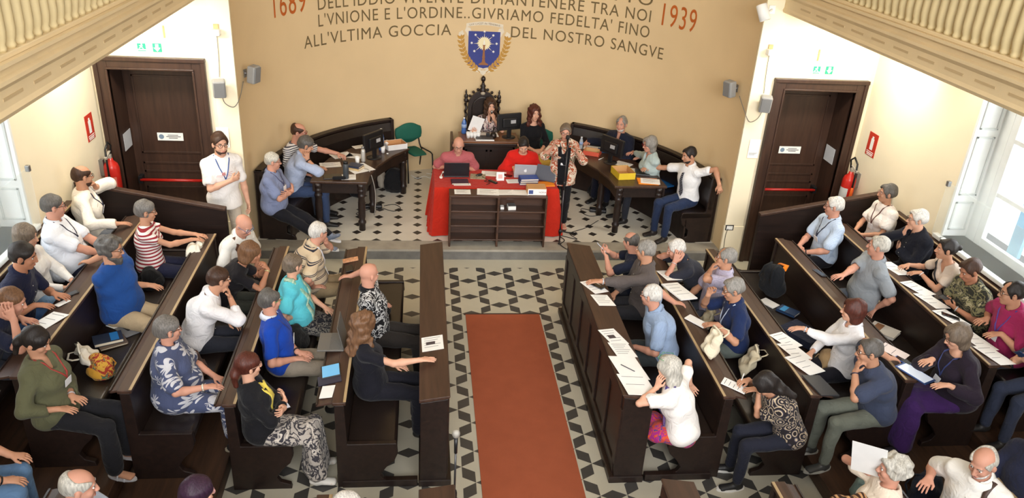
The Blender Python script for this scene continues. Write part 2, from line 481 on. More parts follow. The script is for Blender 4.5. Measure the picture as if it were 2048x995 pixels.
# walls
AX, AY, AR = 1.02, 9.9, 3.25
mb = MB(); n = 64
inn = [(AX - AR * math.cos(math.pi * i / n), AY + AR * math.sin(math.pi * i / n)) for i in range(n + 1)]
out = [(AX - (AR + .25) * math.cos(math.pi * i / n), AY + (AR + .25) * math.sin(math.pi * i / n)) for i in range(n + 1)]
rings = [[(a[0], a[1], -0.1), (a[0], a[1], 7.6), (b[0], b[1], 7.6), (b[0], b[1], -0.1)] for a, b in zip(inn, out)]
mb.loft(rings)
o = mb.obj('wall_apse', apse_m, smooth=True); struct(o)
md = o.modifiers.new('split', 'EDGE_SPLIT'); md.split_angle = 0.6
def door_wall(name, xa, xb, d0, d1, ztop):
    mb = MB()
    mb.box(xa, d0, 9.9, 10.5, -0.1, 7.6); mb.box(d1, xb, 9.9, 10.5, -0.1, 7.6); mb.box(d0, d1, 9.9, 10.5, ztop, 7.6)
    struct(mb.obj(name, cream_m))
door_wall('wall_front_left', -4.3, -2.231, -3.72, -2.70, 2.54)
door_wall('wall_front_right', 4.271, 6.4, 4.72, 5.73, 2.52)
def pilaster(name, x0, x1):
    mb = MB(); mb.box(x0, x1, 9.86, 9.9, 0.15 if False else 0.0, 7.6); mb.box(x0 - .01, x1 + .01, 9.85, 9.9, 0.0, 0.55)
    struct(mb.obj(name, cream_m, bevel=0.006))
pilaster('trim_1', -2.50, -2.231); pilaster('trim_2', 4.271, 4.535)
def side_wall(name, xi, xo, y0, y1, z0, z1):
    mb = MB(); a, b = min(xi, xo), max(xi, xo)
    mb.box(a, b, 1.4, y0, -0.1, 7.6); mb.box(a, b, y1, 9.9, -0.1, 7.6); mb.box(a, b, y0, y1, -0.1, z0); mb.box(a, b, y0, y1, z1, 7.6)
    struct(mb.obj(name, cream_m))
side_wall('wall_left', -3.9, -4.3, 5.75, 7.78, 1.42, 3.28)
side_wall('wall_right', 5.95, 6.4, 5.75, 7.76, 1.42, 3.28)
mb = MB(); mb.box(-4.3, 6.4, 1.4, 13.5, 7.6, 7.75); struct(mb.obj('ceiling', cream_m))

# platforms under the back rows, one step up each
TIER = (0.0, 0.0, 0.0, 0.15, 0.30, 0.45)
def platform(name, x0, x1, z):
    mb = MB(); mb.box(x0, x1, 1.9, 8.70, 0.0, z); struct(mb.obj(name, W_FLOOR, bevel=0.008))
platform('floor_platform_left_low', -2.45, -1.66, 0.15); platform('floor_platform_left_middle', -3.22, -2.45, 0.30); platform('floor_platform_left_high', -3.9, -3.22, 0.45)
platform('floor_platform_right_low', 3.62, 4.40, 0.15); platform('floor_platform_right_middle', 4.40, 5.15, 0.30); platform('floor_platform_right_high', 5.15, 5.95, 0.45)

# windows: deep reveal, frame with bars, panes, sill, folded shutters
glass_m = plain('window_glass', (0.9, 0.95, 1.0, 1), 0.02, alpha=0.07)
def window(name, xi, sgn, y0, y1, z0, z1):
    xg = xi + sgn * 0.30
    mb = MB()
    def bar(a0, a1, b0, b1, d=0.03): mb.box(xg - d, xg + d, a0, a1, b0, b1)
    bar(y0, y0 + .09, z0, z1); bar(y1 - .30, y1 - .20, z0, z1); bar(y0 + .01, y1 - .205, z0, z0 + .10, .027); bar(y0 + .01, y1 - .205, z1 - .1, z1, .027)
    ym = (y0 + y1 - .2) / 2; bar(ym - .05, ym + .05, z0, z1, 0.04)
    for z in (z0 + .62, z0 + 1.22): bar(y0 + .012, y1 - .21, z - .025, z + .025, .024)
    mb.box(min(xg - .03, xg + .03), max(xg - .03, xg + .03), y1 - .20, y1, z0, z1)
    fr = mb.obj(name, white_m, bevel=0.006); struct(fr)
    mb = MB(); mb.box(xg - .004, xg + .004, y0 + .09, y1 - .30, z0 + .1, z1 - .1); struct(mb.obj(name + '_glass', glass_m, fr))
    mb = MB(); mb.ell((xg - sgn * .06, ym, z0 + .75), (0.03, 0.015, 0.015)); mb.box(min(xg - sgn * .055, xg - sgn * .045), max(xg - sgn * .055, xg - sgn * .045), ym - .012, ym + .012, z0 + .66, z0 + .84); struct(mb.obj(name + '_latch', METAL, fr))
    mb = MB(); a, b = sorted((xi - sgn * .06, xg)); mb.box(a, b, y0 - .06, y1 + .06, z0 - .05, z0); struct(mb.obj(name + '_sill', white_m, fr, bevel=0.008))
    # outer frame stripe behind the panes, blue daylight put into its colour
    mb = MB(); mb.box(min(xg + sgn * .20, xg + sgn * .24), max(xg + sgn * .20, xg + sgn * .24), y1 - .62, y1 - .45, z0, z1); struct(mb.obj(name + '_outer_stripe', plain('blue_lit_stripe', srgb(110, 150, 175), 0.5), fr))
    for nm, yy in (('shutter', y1 - 0.02),):
        t = thing('window_shutter', 'white panelled inner shutter folded back in the %s window reveal' % ('right' if sgn > 0 else 'left'), 'shutter', (xi, yy, z0 + .01))
        mb = MB(); a, b = sorted((-sgn * 0.02, sgn * 0.27)); H = z1 - z0 - .03
        mb.box(a, b, -.035, 0, 0, H)
        mb.obj('board', white_m, t, bevel=0.004)
        for q0, q1 in ((0.08, 0.42), (0.50, 1.18), (1.26, H - .08)):
            m2 = MB()
            for (aa, bb, cc, dd) in ((a + .04, a + .06, q0, q1), (b - .06, b - .04, q0, q1), (a + .04, b - .04, q0, q0 + .02), (a + .04, b - .04, q1 - .02, q1)): m2.box(aa, bb, -.047, -.033, cc, dd)
            m2.obj('panel_moulding', plain('shutter_moulding', srgb(206, 210, 208), 0.5), t, bevel=0.003)
window('window_1', -3.9, -1, 5.75, 7.78, 1.42, 3.28)
window('window_2', 5.95, 1, 5.75, 7.76, 1.42, 3.28)
# low glass guards across the windows
for lab, xx, xo in (('left', -3.87, -1), ('right', 5.92, 1)):
    t = thing('glass_guard', 'clear glass guard panel in front of the %s window' % lab, 'glass guard', (xx + 0.05 * (1 if xo < 0 else -1), 6.8, 1.425))
    mb = MB(); mb.box(-.006, .006, -1.0, 1.0, 0, 0.62); mb.obj('pane', plain('guard_glass', (0.85, 0.95, 0.95, 1), 0.03, alpha=0.16), t)
    for yy in (-0.98, 0.98):
        mb = MB(); mb.box(-.02, .02, yy - .02, yy + .02, 0.58, 0.64); mb.obj('clip', METAL, t, bevel=0.003)
# glowing white panels standing in for the bright outdoors beyond the windows
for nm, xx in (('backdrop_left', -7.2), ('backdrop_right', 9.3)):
    mb = MB(); mb.box(xx - .1, xx + .1, 1, 14, 0, 6); struct(mb.obj(nm, plain('outside_glow', srgb(235, 238, 240), 0.9, emit=2.4)))

# galleries along both side walls: floor slab, moulded fascia, balusters
def gallery(name, lab, xf, xw, sgn, z0):
    """xf front edge, xw wall, sgn +1 when the wall lies at +x"""
    mb = MB(); a, b = sorted((xf, xw)); mb.box(a, b, 1.5, 9.9, z0 + .03, z0 + .16); struct(mb.obj(name + '_slab', trim_m))
    prof = [(0.10, 0.0), (-0.02, 0.0), (-0.035, 0.03), (-0.02, 0.06), (-0.02, 0.17), (-0.04, 0.19), (-0.06, 0.21), (-0.06, 0.235), (-0.03, 0.25), (-0.03, 0.285), (-0.075, 0.31), (-0.075, 0.335), (0.10, 0.335)]
    mb = MB(); mb.prism([(xf + sgn * d, z0 + z) for d, z in prof], 1.5, 9.9, 'y')
    struct(mb.obj(name + '_fascia', trim_m))
    # slots along the fascia, drawn as strips in a painted shadow tone
    t = thing('gallery_railing', 'cream railing of close-set balusters on the %s gallery' % lab, 'railing', (xf + sgn * .01, 9.8, z0 + .335))
    mb = MB(); mb.box(-.05, .05, -8.2, 0, 0, 0.035); mb.obj('bottom_rail', trim_m, t, bevel=0.006)
    mb = MB(); mb.box(-.06, .06, -8.2, 0, 0.80, 0.87); mb.obj('top_rail', trim_m, t, bevel=0.01)
    mb = MB()
    mb.lathe([(0.035, 0.0), (0.040, 0.02), (0.034, 0.04), (0.044, 0.07), (0.052, 0.12), (0.054, 0.30), (0.049, 0.50), (0.036, 0.63), (0.028, 0.68), (0.038, 0.70), (0.026, 0.725), (0.036, 0.765)], 12)
    b0 = mb.obj('baluster', baluster_m, t, True); b0.location = (0, -0.08, 0.035)
    for i in range(1, 42):
        c = b0.copy(); COL.objects.link(c); c.parent = t; c.location = (0, -0.08 - 0.125 * i, 0.035)
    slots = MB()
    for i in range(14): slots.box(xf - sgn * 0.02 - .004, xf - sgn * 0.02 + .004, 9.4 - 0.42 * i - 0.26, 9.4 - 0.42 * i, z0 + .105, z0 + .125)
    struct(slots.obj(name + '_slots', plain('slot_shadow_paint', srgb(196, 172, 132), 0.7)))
gallery('gallery_left', 'left', -2.50, -3.9, -1, 3.43)
gallery('gallery_right', 'right', 4.52, 5.95, 1, 3.49)

# doors with frames in deep reveals
def door(name, x0, x1, ztop, hinge):
    mb = MB(); w = 0.135
    for (a, b, z0, z1) in ((x0 - .0, x0 + w, 0, ztop), (x1 - w, x1, 0, ztop), (x0 + w, x1 - w, ztop - w, ztop)):
        mb.box(a, b, 9.855, 9.92, z0, z1)
    for (a, b, z0, z1) in ((x0 - .02, x0 + .03, 0, ztop), (x1 - .03, x1 + .02, 0, ztop), (x0 - .025, x1 + .025, ztop - .03, ztop + .02)):
        mb.box(a, b, 9.835 if b - a < .5 else 9.830, 9.9, z0, z1)
    for (a, b, z0, z1) in ((x0 + w - .025, x0 + w, 0, ztop - w), (x1 - w, x1 - w + .025, 0, ztop - w), (x0 + w - .024, x1 - w + .024, ztop - w, ztop - w + .025)):
        mb.box(a, b, 9.84 if b - a < .5 else 9.836, 9.9, z0, z1)
    fr = mb.obj(name + '_frame', W_DOOR, bevel=0.006); struct(fr)
    mb = MB(); i0, i1 = x0 + w, x1 - w
    mb.box(i0 - .03, i0, 9.9, 10.34, 0, ztop - w + .03); mb.box(i1, i1 + .03, 9.9, 10.34, 0, ztop - w + .03); mb.box(i0, i1, 9.9, 10.34, ztop - w, ztop - w + .03)
    struct(mb.obj(name + '_reveal', W_DOOR))
    mb = MB(); mb.box(i0, i1, 10.30, 10.345, 0.0, ztop - w)
    for z0, z1 in ((0.12, 0.86), (1.06, 1.20), (1.32, 2.35)):
        for (a, b, c, d) in ((i0 + .10, i0 + .125, z0, z1), (i1 - .125, i1 - .10, z0, z1), (i0 + .1, i1 - .1, z0, z0 + .025), (i0 + .1, i1 - .1, z1 - .025, z1)): mb.box(a, b, 10.288, 10.302, c, d)
    lf = mb.obj(name, W_DOOR, bevel=0.003); struct(lf)
    mb = MB(); mb.tube([(i0 + .06, 10.20, 0.98), (i1 - .06, 10.20, 0.98)], 0.02, 10)
    struct(mb.obj(name + '_push_bar', plain('red_enamel', srgb(176, 34, 26), 0.35), lf, True))
    for xx in (i0 + .06, i1 - .06):
        mb = MB(); mb.box(xx - .025, xx + .025, 10.19, 10.30, 0.93, 1.03); struct(mb.obj(name + '_bar_mount', BLACK, lf, bevel=0.004))
    return i0, i1
door('door_1', -3.84, -2.60, 2.65, 0); door('door_2', 4.60, 5.85, 2.64, 0)

# ================================================================ pews
def pew(label, xb, dr, y0, y1, zt, group, board=True, xw=None, near_rail=None):
    """a pew whose back stands at xb and which faces dr (+1: towards +x); book ledge along the back of the backrest"""
    t = thing('pew', label, 'pew', (xb, (y0 + y1) / 2, zt), 0, group)
    h = (y1 - y0) / 2; X = lambda d: dr * d
    def bx(mb, d0, d1, ya, yb, z0, z1):
        a, b = sorted((X(d0), X(d1))); mb.box(a, b, ya, yb, z0, z1)
    mb = MB(); mb.prism([(X(0.03), .37), (X(.44), .37), (X(.455), .39), (X(.455), .44), (X(.43), .46), (X(.03), .445)], -h + .05, h - .05, 'y')
    mb.obj('seat', LEATHER, t, bevel=0.012)
    mb = MB(); mb.prism([(X(-.035), 0.0), (X(-.035), .885), (X(.0), .885), (X(.03), .44), (X(.03), .30), (X(0), .30), (X(0), 0.0)], -h + .05, h - .05, 'y')
    mb.obj('backrest', W_DARK, t)
    mb = MB(); mb.prism([(X(.035), .875), (X(.035), .905), (X(-.075), .905), (X(-.075), .875)], -h, h, 'y')
    mb.obj('top_rail', W_TOP, t, bevel=0.006)
    mb = MB(); mb.prism([(X(.014), .905), (X(.037), .905), (X(.037), .911), (X(.014), .911)], -h + .01, h - .01, 'y'); mb.obj('worn_edge', W_EDGE, t)
    if board:
        bw = board
        mb = MB(); mb.prism([(X(-.075), .900), (X(-.075 - bw), .900 - .22 * bw), (X(-.075 - bw), .880 - .22 * bw), (X(-.075), .878)], -h + .02, h - .02, 'y')
        mb.obj('book_ledge', W_TOP, t, bevel=0.004)
        mb = MB(); mb.prism([(X(-.066 - bw), .905 - .22 * bw), (X(-.082 - bw), .88 - .22 * bw), (X(-.082 - bw), .91 - .22 * bw), (X(-.066 - bw), .912 - .22 * bw)], -h + .02, h - .02, 'y'); mb.obj('ledge_lip', W_DARK, t)
    prof = [(-.06, 0), (-.06, .88), (.02, .88), (.035, .47), (.45, .47), (.46, .36), (.43, .28), (.36, .21), (.31, .13), (.34, .075), (.42, .045), (.43, 0)]
    for ya, yb in ((-h, -h + .05), (h - .05, h)):
        mb = MB(); mb.prism([(X(d), z) for d, z in prof], ya, yb, 'y'); mb.obj('end_panel', W_DARK, t, bevel=0.006)
    mb = MB(); bx(mb, -.07, .0, -h + .055, h - .055, 0, .09); mb.obj('plinth', W_DARK, t, bevel=0.006)
    return t
GP = 'pews of the %s block'
Y0, Y1 = 5.45, 8.40
ORD = ('front', 'second', 'third', 'fourth', 'back')
LX = (-.64, -1.52, -2.31, -3.08, -3.82); RX = (2.68, 3.48, 4.33, 5.08, 5.87)
TZ = (0, 0, .15, .30, .45)
for i in range(5):
    pew('dark wooden pew, %s row on the left of the aisle, facing right' % ORD[i], LX[i], 1, Y0, Y1 if i < 3 else 8.6, TZ[i], GP % 'left', (.13, .06, .06, .13, 0)[i])
    pew('dark wooden pew, %s row on the right of the aisle, facing left' % ORD[i], RX[i], -1, Y0, Y1 if i < 3 else 8.6, TZ[i], GP % 'right', (.11, .11, .11, .13, 0)[i])
for i in range(4):
    zt = TZ[i]
    pew('dark pew at the bottom edge of the photo, row %d left of the carpet' % (i + 1), LX[i], 1, 2.6, 4.40, zt, 'pews at the bottom edge', .08)
    pew('dark pew at the bottom edge of the photo, row %d right of the carpet' % (i + 1), RX[i], -1, 2.6, 4.40, zt, 'pews at the bottom edge', .08)

def front_desk(label, x0, x1, dr, y0, y1, group=None):
    """kneeler desk before the first pew; dr +1: its panelled face looks to +x"""
    t = thing('prayer_desk', label, 'desk', ((x0 + x1) / 2, (y0 + y1) / 2, 0), 0, group)
    w = (x1 - x0) / 2; h = (y1 - y0) / 2; X = lambda d: dr * d
    zu, zf = .925, .965
    mb = MB(); mb.prism([(X(-w), zu - .03), (X(w), zf - .03), (X(w + .012), zf - .01), (X(w), zf), (X(-w), zu)], -h, h, 'y'); mb.obj('desk_top', W_TOP, t, bevel=0.005)
    a, b = sorted((X(w - .045), X(w - .012)))
    mb = MB(); mb.box(a, b, -h + .05, h - .05, 0.02, zf - .035); mb.obj('front_panel', W_DARK, t)
    fx = (X(w - .014), X(w + .004)); a, b = sorted(fx)
    for z0, z1 in ((.06, .19), (.80, zf - .035)):
        mb = MB(); mb.box(a, b, -h + .05, h - .05, z0, z1); mb.obj('panel_rail', W_DARK, t, bevel=0.004)
    n = 6; L = (2 * h - .1)
    for i in range(n + 1):
        yc = -h + .05 + L * i / n
        mb = MB(); mb.box(a, b, max(yc - .045, -h), min(yc + .045, h), .19, .80); mb.obj('panel_stile', W_DARK, t, bevel=0.004)
    for ya, yb in ((-h, -h + .05), (h - .05, h)):
        mb = MB(); mb.prism([(X(-w + .01), 0), (X(w - .005), 0), (X(w - .005), zf - .03), (X(-w + .01), zu - .03)], ya, yb, 'y'); mb.obj('end_panel', W_DARK, t, bevel=0.006)
    mb = MB(); a, b = sorted((X(-w - .0), X(w + .035))); mb.box(a, b, -h - .015, h + .015, 0, .07); mb.obj('plinth', W_DARK, t, bevel=0.008)
    mb = MB(); a, b = sorted((X(-w + .03), X(w - .05))); mb.box(a, b, -h + .05, h - .05, .60, .62); mb.obj('inner_shelf', W_DARK, t)
    return t
front_desk('dark desk along the left of the aisle before the front pew', 0.0, 0.25, 1, 5.44, 8.42)
front_desk('dark panelled desk along the right of the aisle, papers on top', 1.74, 2.02, -1, 5.42, 8.42)
front_desk('dark desk end at the bottom edge left of the carpet', 0.0, 0.25, 1, 2.5, 4.40)
front_desk('dark desk end at the bottom edge right of the carpet', 1.79, 2.04, -1, 2.5, 4.40)
def floor_rail(label, x0, x1, y):
    mb = MB(); mb.box(x0, x1, y - .03, y + .03, 0, .07)
    tag(mb.obj('floor_rail', W_DARK, bevel=0.006), label, 'floor rail')
floor_rail('low wooden rail on the floor joining left desk and front pew', -.66, -.01, 5.47)
floor_rail('low wooden rail on the floor joining right desk and front pew', 2.04, 2.66, 5.45)

# partitions closing the raised rows towards the doors, their tops rising to the walls
def partition(label, xi, zi, xo, zo):
    t = thing('partition', label, 'partition', ((xi + xo) / 2, 8.86, 0)); c = (xi + xo) / 2
    mb = MB(); mb.prism([(xi - c, 0.0), (xo - c, 0.0), (xo - c, zo), (xi - c, zi)], -.03, .03, 'y'); mb.obj('board', W_DARKX, t)
    mb = MB(); mb.prism([(xi - c, zi), (xo - c, zo), (xo - c, zo + .03), (xi - c, zi + .03)], -.045, .045, 'y'); mb.obj('cap', W_TOP, t, bevel=0.005)
    mb = MB(); a, b = sorted((xi - c, xo - c)); mb.box(a, b, -.045, -.03, .92, .96); mb.obj('mid_rail', W_DARKX, t)
    return t
partition('dark partition closing the left pews before the door', -2.26, 1.145, -3.88, 1.455)
partition('dark partition closing the right pews before the door', 4.26, 1.155, 5.93, 1.485)

# ================================================================ dais furniture
Z0 = 0.15
def arc_pt(r, th): th = math.radians(th); return (AX + r * math.sin(th), AY + r * math.cos(th))
def curved_bench(label, t0, t1):
    t = thing('curved_bench', label, 'bench', (AX, AY, Z0)); n = 22
    ths = [t0 + (t1 - t0) * i / n for i in range(n + 1)]
    P = lambda r, th, z: (r * math.sin(math.radians(th)), r * math.cos(math.radians(th)), z)
    def sweep(prof, nm, m, sm=False):
        mb = MB(); mb.loft([[P(r, th, z) for r, z in prof] for th in ths]); mb.obj(nm, m, t, bevel=0.006)
    sweep([(3.21, 0), (3.21, .95), (3.165, .95), (3.165, 0)], 'back_board', W_DARK)
    sweep([(3.225, .95), (3.225, .985), (3.12, .985), (3.12, .95)], 'top_cap', W_DARK)
    sweep([(3.165, .48), (3.165, .93), (3.13, .93), (3.10, .80), (3.09, .52)], 'back_cushion', LEATHER)
    sweep([(3.165, .38), (3.165, .45), (2.74, .47), (2.71, .45), (2.71, .40), (2.73, .38)], 'seat', LEATHER)
    sweep([(2.80, .0), (2.80, .38), (2.77, .38), (2.77, .0)], 'seat_front', W_DARK)
    prof = [(3.22, 0), (3.22, .985), (3.10, .985), (3.07, .47), (2.72, .47), (2.70, .40), (2.74, .28), (2.84, .20), (2.84, .1), (2.74, .06), (2.72, 0)]
    for th, dt in ((t0, 1), (t1, -1)):
        s = 1 if t1 > t0 else -1
        mb = MB(); mb.loft([[P(r, th, z) for r, z in prof], [P(r, th + dt * s * 0.9, z) for r, z in prof]]); mb.obj('end_panel', W_DARK, t, bevel=0.006)
    return t
curved_bench('curved dark leather bench along the apse wall, left of the chair', -85, -28)
curved_bench('curved dark leather bench along the apse wall, right of the chair', 85, 28)

def turned_leg(t, x, y, h):
    mb = MB(); s = h / .72
    mb.lathe([(.045, 0), (.045, .10 * s), (.055, .11 * s), (.055, .14 * s), (.04, .16 * s), (.05, .22 * s), (.052, .40 * s), (.044, .50 * s), (.056, .52 * s), (.056, .545 * s), (.044, .56 * s), (.058, .60 * s), (.058, .625 * s), (.045, .64 * s), (.06, .66 * s), (.06, h)], 14, (x, y, 0))
    mb.obj('leg', W_DARK, t, True)
def curved_desk(label, mx):
    f = (lambda p: p) if not mx else (lambda p: (2.04 - p[0], p[1]))
    inn = [f(p) for p in ((-.73, 10.43), (-.71, 10.75), (-.62, 11.1), (-.42, 11.55), (-.17, 11.91))]
    out = [f(p) for p in ((-1.51, 10.45), (-1.49, 10.9), (-1.35, 11.4), (-1.08, 11.85), (-.72, 12.25))]
    c = f((-.9, 11.1)); t = thing('curved_desk', label, 'desk', (c[0], c[1], Z0))
    rel = lambda p, z: (p[0] - c[0], p[1] - c[1], z)
    def lerp(a, b, q): return (a[0] + (b[0] - a[0]) * q, a[1] + (b[1] - a[1]) * q)
    mb = MB(); mb.loft([[rel(a, .715), rel(b, .715), rel(b, .75), rel(a, .75)] for a, b in zip(inn, out)]); mb.obj('desk_top', W_TOP if False else wood('desk_top_wood', srgb(52, 36, 28), srgb(76, 54, 42), 0.33), t, bevel=0.008)
    mb = MB(); mb.loft([[rel(lerp(a, b, .04), .56), rel(lerp(a, b, .08), .56), rel(lerp(a, b, .08), .715), rel(lerp(a, b, .04), .715)] for a, b in zip(inn, out)]); mb.obj('front_apron', W_DARK, t)
    mb = MB(); mb.loft([[rel(lerp(a, b, .92), .60), rel(lerp(a, b, .96), .60), rel(lerp(a, b, .96), .715), rel(lerp(a, b, .92), .715)] for a, b in zip(inn, out)]); mb.obj('back_apron', W_DARK, t)
    for k in (0, 4):
        a, b = inn[k], out[k]; d = nrm(np.array(inn[1 if k == 0 else 3]) - np.array(a)) * .05
        q0, q1 = [np.array(lerp(a, b, q)) + d for q in (.06, .94)]
        mb = MB(); mb.loft([[rel(p, .56), rel(p + d * .6, .56), rel(p + d * .6, .715), rel(p, .715)] for p in (q0, q1)]); mb.obj('end_apron', W_DARK, t)
        for q in (.12, .88):
            p = np.array(lerp(a, b, q)) + d * 1.2; turned_leg(t, p[0] - c[0], p[1] - c[1], .715)
    p = lerp(inn[2], out[2], .12); turned_leg(t, p[0] - c[0], p[1] - c[1], .715)
    return t
curved_desk('dark curved desk with turned legs on the left of the dais', False)
curved_desk('dark curved desk with turned legs on the right of the dais', True)

# red-draped table
t = thing('draped_table', 'table under a red cloth at the centre of the dais', 'table', (1.06, 10.68, Z0))
mb = MB(); mb.box(-.83, .83, -.33, .33, .71, .735); mb.obj('tabletop', W_DARK, t)
for sx in (-1, 1):
    for sy in (-1, 1):
        mb = MB(); mb.box(sx * .76 - .025, sx * .76 + .025, sy * .28 - .025, sy * .28 + .025, 0, .71); mb.obj('leg', W_DARK, t)
RED = cloth((182, 40, 24))
mb = MB(); N_ = 132; rings = []
for zi, (z, fl, amp) in enumerate(((.742, -.005, 0), (.742, 0.006, 0), (.725, .012, .0), (.60, .022, .008), (.40, .035, .020), (.18, .050, .030), (.012, .060, .036))):
    r = []
    for i in range(N_):
        q = 4.0 * i / N_; s_ = int(q); u = q - s_; a, b = .86, .36
        if s_ == 0: x, y, nx, ny = -a + 2 * a * u, -b, 0, -1
        elif s_ == 1: x, y, nx, ny = a, -b + 2 * b * u, 1, 0
        elif s_ == 2: x, y, nx, ny = a - 2 * a * u, b, 0, 1
        else: x, y, nx, ny = -a, b - 2 * b * u, -1, 0
        kk = (x * 1.0 + y * 1.7) ; w = amp * (math.sin(kk * 21 + s_) + .6 * math.sin(kk * 37 + 2 * s_))
        ed = 1 + (.9 if min(u, 1 - u) < .06 else 0)
        if ny < 0: fl_ = min(fl, .02)
        else: fl_ = fl
        r.append((x + nx * (fl * ed + w) + (0 if nx else (math.copysign(fl, x) * .6 if min(u, 1 - u) < .06 else 0)), y + ny * (fl_ * ed + w * (.2 if ny < 0 else 1)), z))
    rings.append(r)
mb.loft(rings, caps=False); mb.add([(-.86, -.36, .7425), (.86, -.36, .7425), (.86, .36, .7425), (-.86, .36, .7425)], [(0, 1, 2, 3)])
o = mb.obj('tablecloth', RED, None, True); tag(o, 'red tablecloth hanging in folds to the dais floor', 'tablecloth', None, (1.06, 10.68, Z0))
md = o.modifiers.new('split', 'EDGE_SPLIT'); md.split_angle = 0.9

# low bookcase in front of it
t = thing('bookcase', 'low dark open bookcase standing before the red table', 'bookcase', (1.06, 10.09, Z0))
BW = wood('bookcase_wood', srgb(58, 38, 28), srgb(84, 56, 40), 0.4, 'X')
for nm, b in (('top_board', (-.67, .67, -.13, .13, .735, .76)), ('side_panel', (-.67, -.645, -.13, .13, 0, .735)), ('side_panel', (.645, .67, -.13, .13, 0, .735)), ('divider', (-.014, .014, -.125, .12, 0, .735)),
              ('back_panel', (-.645, .645, .11, .125, .04, .735)), ('shelf', (-.645, .645, -.12, .11, .09, .112)), ('shelf', (-.645, .645, -.12, .11, .30, .32)), ('shelf', (-.645, .645, -.12, .11, .515, .535))):
    mb = MB(); mb.box(*b); mb.obj(nm, BW, t, bevel=0.003)

# presiding desk
t = thing('presiding_desk', 'tall dark desk with a brown top before the carved chair', 'desk', (1.09, 12.42, Z0))
mb = MB(); mb.box(-.48, .48, -.25, .25, .76, .80); mb.obj('desk_top', wood('presiding_top', srgb(96, 62, 40), srgb(126, 84, 56), 0.35, 'X'), t, bevel=0.008)
mb = MB(); mb.box(-.42, .42, -.22, -.19, .0, .70); mb.obj('front_panel', W_DARKX, t)
mb = MB(); mb.box(-.45, .45, -.235, .2, .70, .76); mb.obj('moulding', W_DARKX, t, bevel=0.01)
for sx in (-1, 1):
    mb = MB(); a, b = sorted((sx * .42, sx * .39)); mb.box(a, b, -.22, .2, 0, .70); mb.obj('side_panel', W_DARK, t)
mb = MB(); mb.box(-.44, .44, -.245, .2, .0, .08); mb.obj('plinth', W_DARKX, t, bevel=0.006)
for a, b in ((-.38, -.02), (.02, .38)):
    mb = MB()
    for q in ((a, b, .12, .15), (a, b, .62, .65), (a, a + .03, .12, .65), (b - .03, b, .12, .65)): mb.box(q[0], q[1], -.228, -.218, q[2], q[3])
    mb.obj('panel_moulding', W_DARKX, t)
t = thing('side_board', 'brown wooden board standing at the left of the presiding desk', 'board', (.50, 12.30, Z0))
mb = MB(); mb.box(-.02, .02, -.22, .30, 0, .82); mb.obj('panel', W_TOP, t, bevel=.005)
mb = MB(); mb.box(-.03, .03, -.24, .32, 0, .05); mb.obj('foot', W_DARK, t, bevel=.005)

# carved high-back chair
t = thing('carved_chair', 'tall carved dark chair with leather back under the emblem', 'chair', (1.02, 12.93, Z0))
mb = MB(); mb.box(-.28, .28, -.24, .10, .40, .48); mb.obj('seat', LEATHER, t, bevel=.02)
mb = MB(); pl = [(-.24, .50), (.24, .50), (.24, 1.12)] + [(.24 * math.cos(a), 1.12 + .28 * math.sin(a)) for a in [math.pi * i / 12 for i in range(1, 12)]] + [(-.24, 1.12)]
mb.prism(pl, .05, .10, 'y'); mb.obj('back_frame', W_DARK, t, bevel=.004)
mb = MB(); pl = [(-.18, .54), (.18, .54), (.18, 1.10)] + [(.18 * math.cos(a), 1.10 + .21 * math.sin(a)) for a in [math.pi * i / 12 for i in range(1, 12)]] + [(-.18, 1.10)]
mb.prism(pl, .02, .06, 'y'); mb.obj('back_leather', LEATHER, t, bevel=.015)
for sx in (-1, 1):
    mb = MB(); rings = []                         # barley-twist post
    for i in range(61):
        z = .50 + .72 * i / 60; ph = i * .62; cxx = sx * .275 + .009 * math.cos(ph); cyy = .07 + .009 * math.sin(ph)
        rings.append([(cxx + .021 * math.cos(q), cyy + .021 * math.sin(q), z) for q in [2 * math.pi * k / 8 for k in range(8)]])
    mb.loft(rings); mb.obj('twisted_post', W_DARK, t, True)
    mb = MB(); mb.lathe([(.035, 1.21), (.038, 1.25), (.022, 1.26), (.034, 1.29), (.030, 1.32), (.012, 1.35), (.018, 1.37), (.004, 1.42)], 10, (sx * .275, .07, 0)); mb.obj('finial', W_DARK, t, True)
    mb = MB(); mb.lathe([(.03, 0), (.035, .06), (.022, .12), (.032, .24), (.03, .40)], 10, (sx * .25, .06, 0)); mb.obj('leg', W_DARK, t, True)
    mb = MB(); mb.lathe([(.03, 0), (.035, .06), (.022, .12), (.032, .24), (.03, .40)], 10, (sx * .25, -.20, 0)); mb.obj('leg', W_DARK, t, True)
    mb = MB(); mb.tube([(sx * .27, .07, .70), (sx * .28, -.10, .71), (sx * .28, -.22, .68)], .022, 8); mb.obj('armrest', W_DARK, t, True)
mb = MB()
for i in range(1, 10):                            # crockets along the arch
    a = math.pi * i / 10; mb.ell((.262 * math.cos(a), .075, 1.13 + .30 * math.sin(a)), (.024, .02, .026), None, 8, 6)
mb.obj('arch_crockets', W_DARK, t, True)
mb = MB(); mb.lathe([(.05, 1.38), (.06, 1.42), (.035, 1.45), (.05, 1.48), (.028, 1.51), (.018, 1.55), (.036, 1.575), (.040, 1.60), (.030, 1.63), (.004, 1.65)], 12, (0, .075, 0)); mb.obj('centre_finial', W_DARK, t, True)
mb = MB(); mb.lathe([(.004, 0), (.035, .01), (.04, .035), (.025, .06), (.004, .075)], 12, (0, .045, 1.335)); mb.obj('carved_boss', plain('pale_boss', srgb(170, 160, 142), .6), t, True)

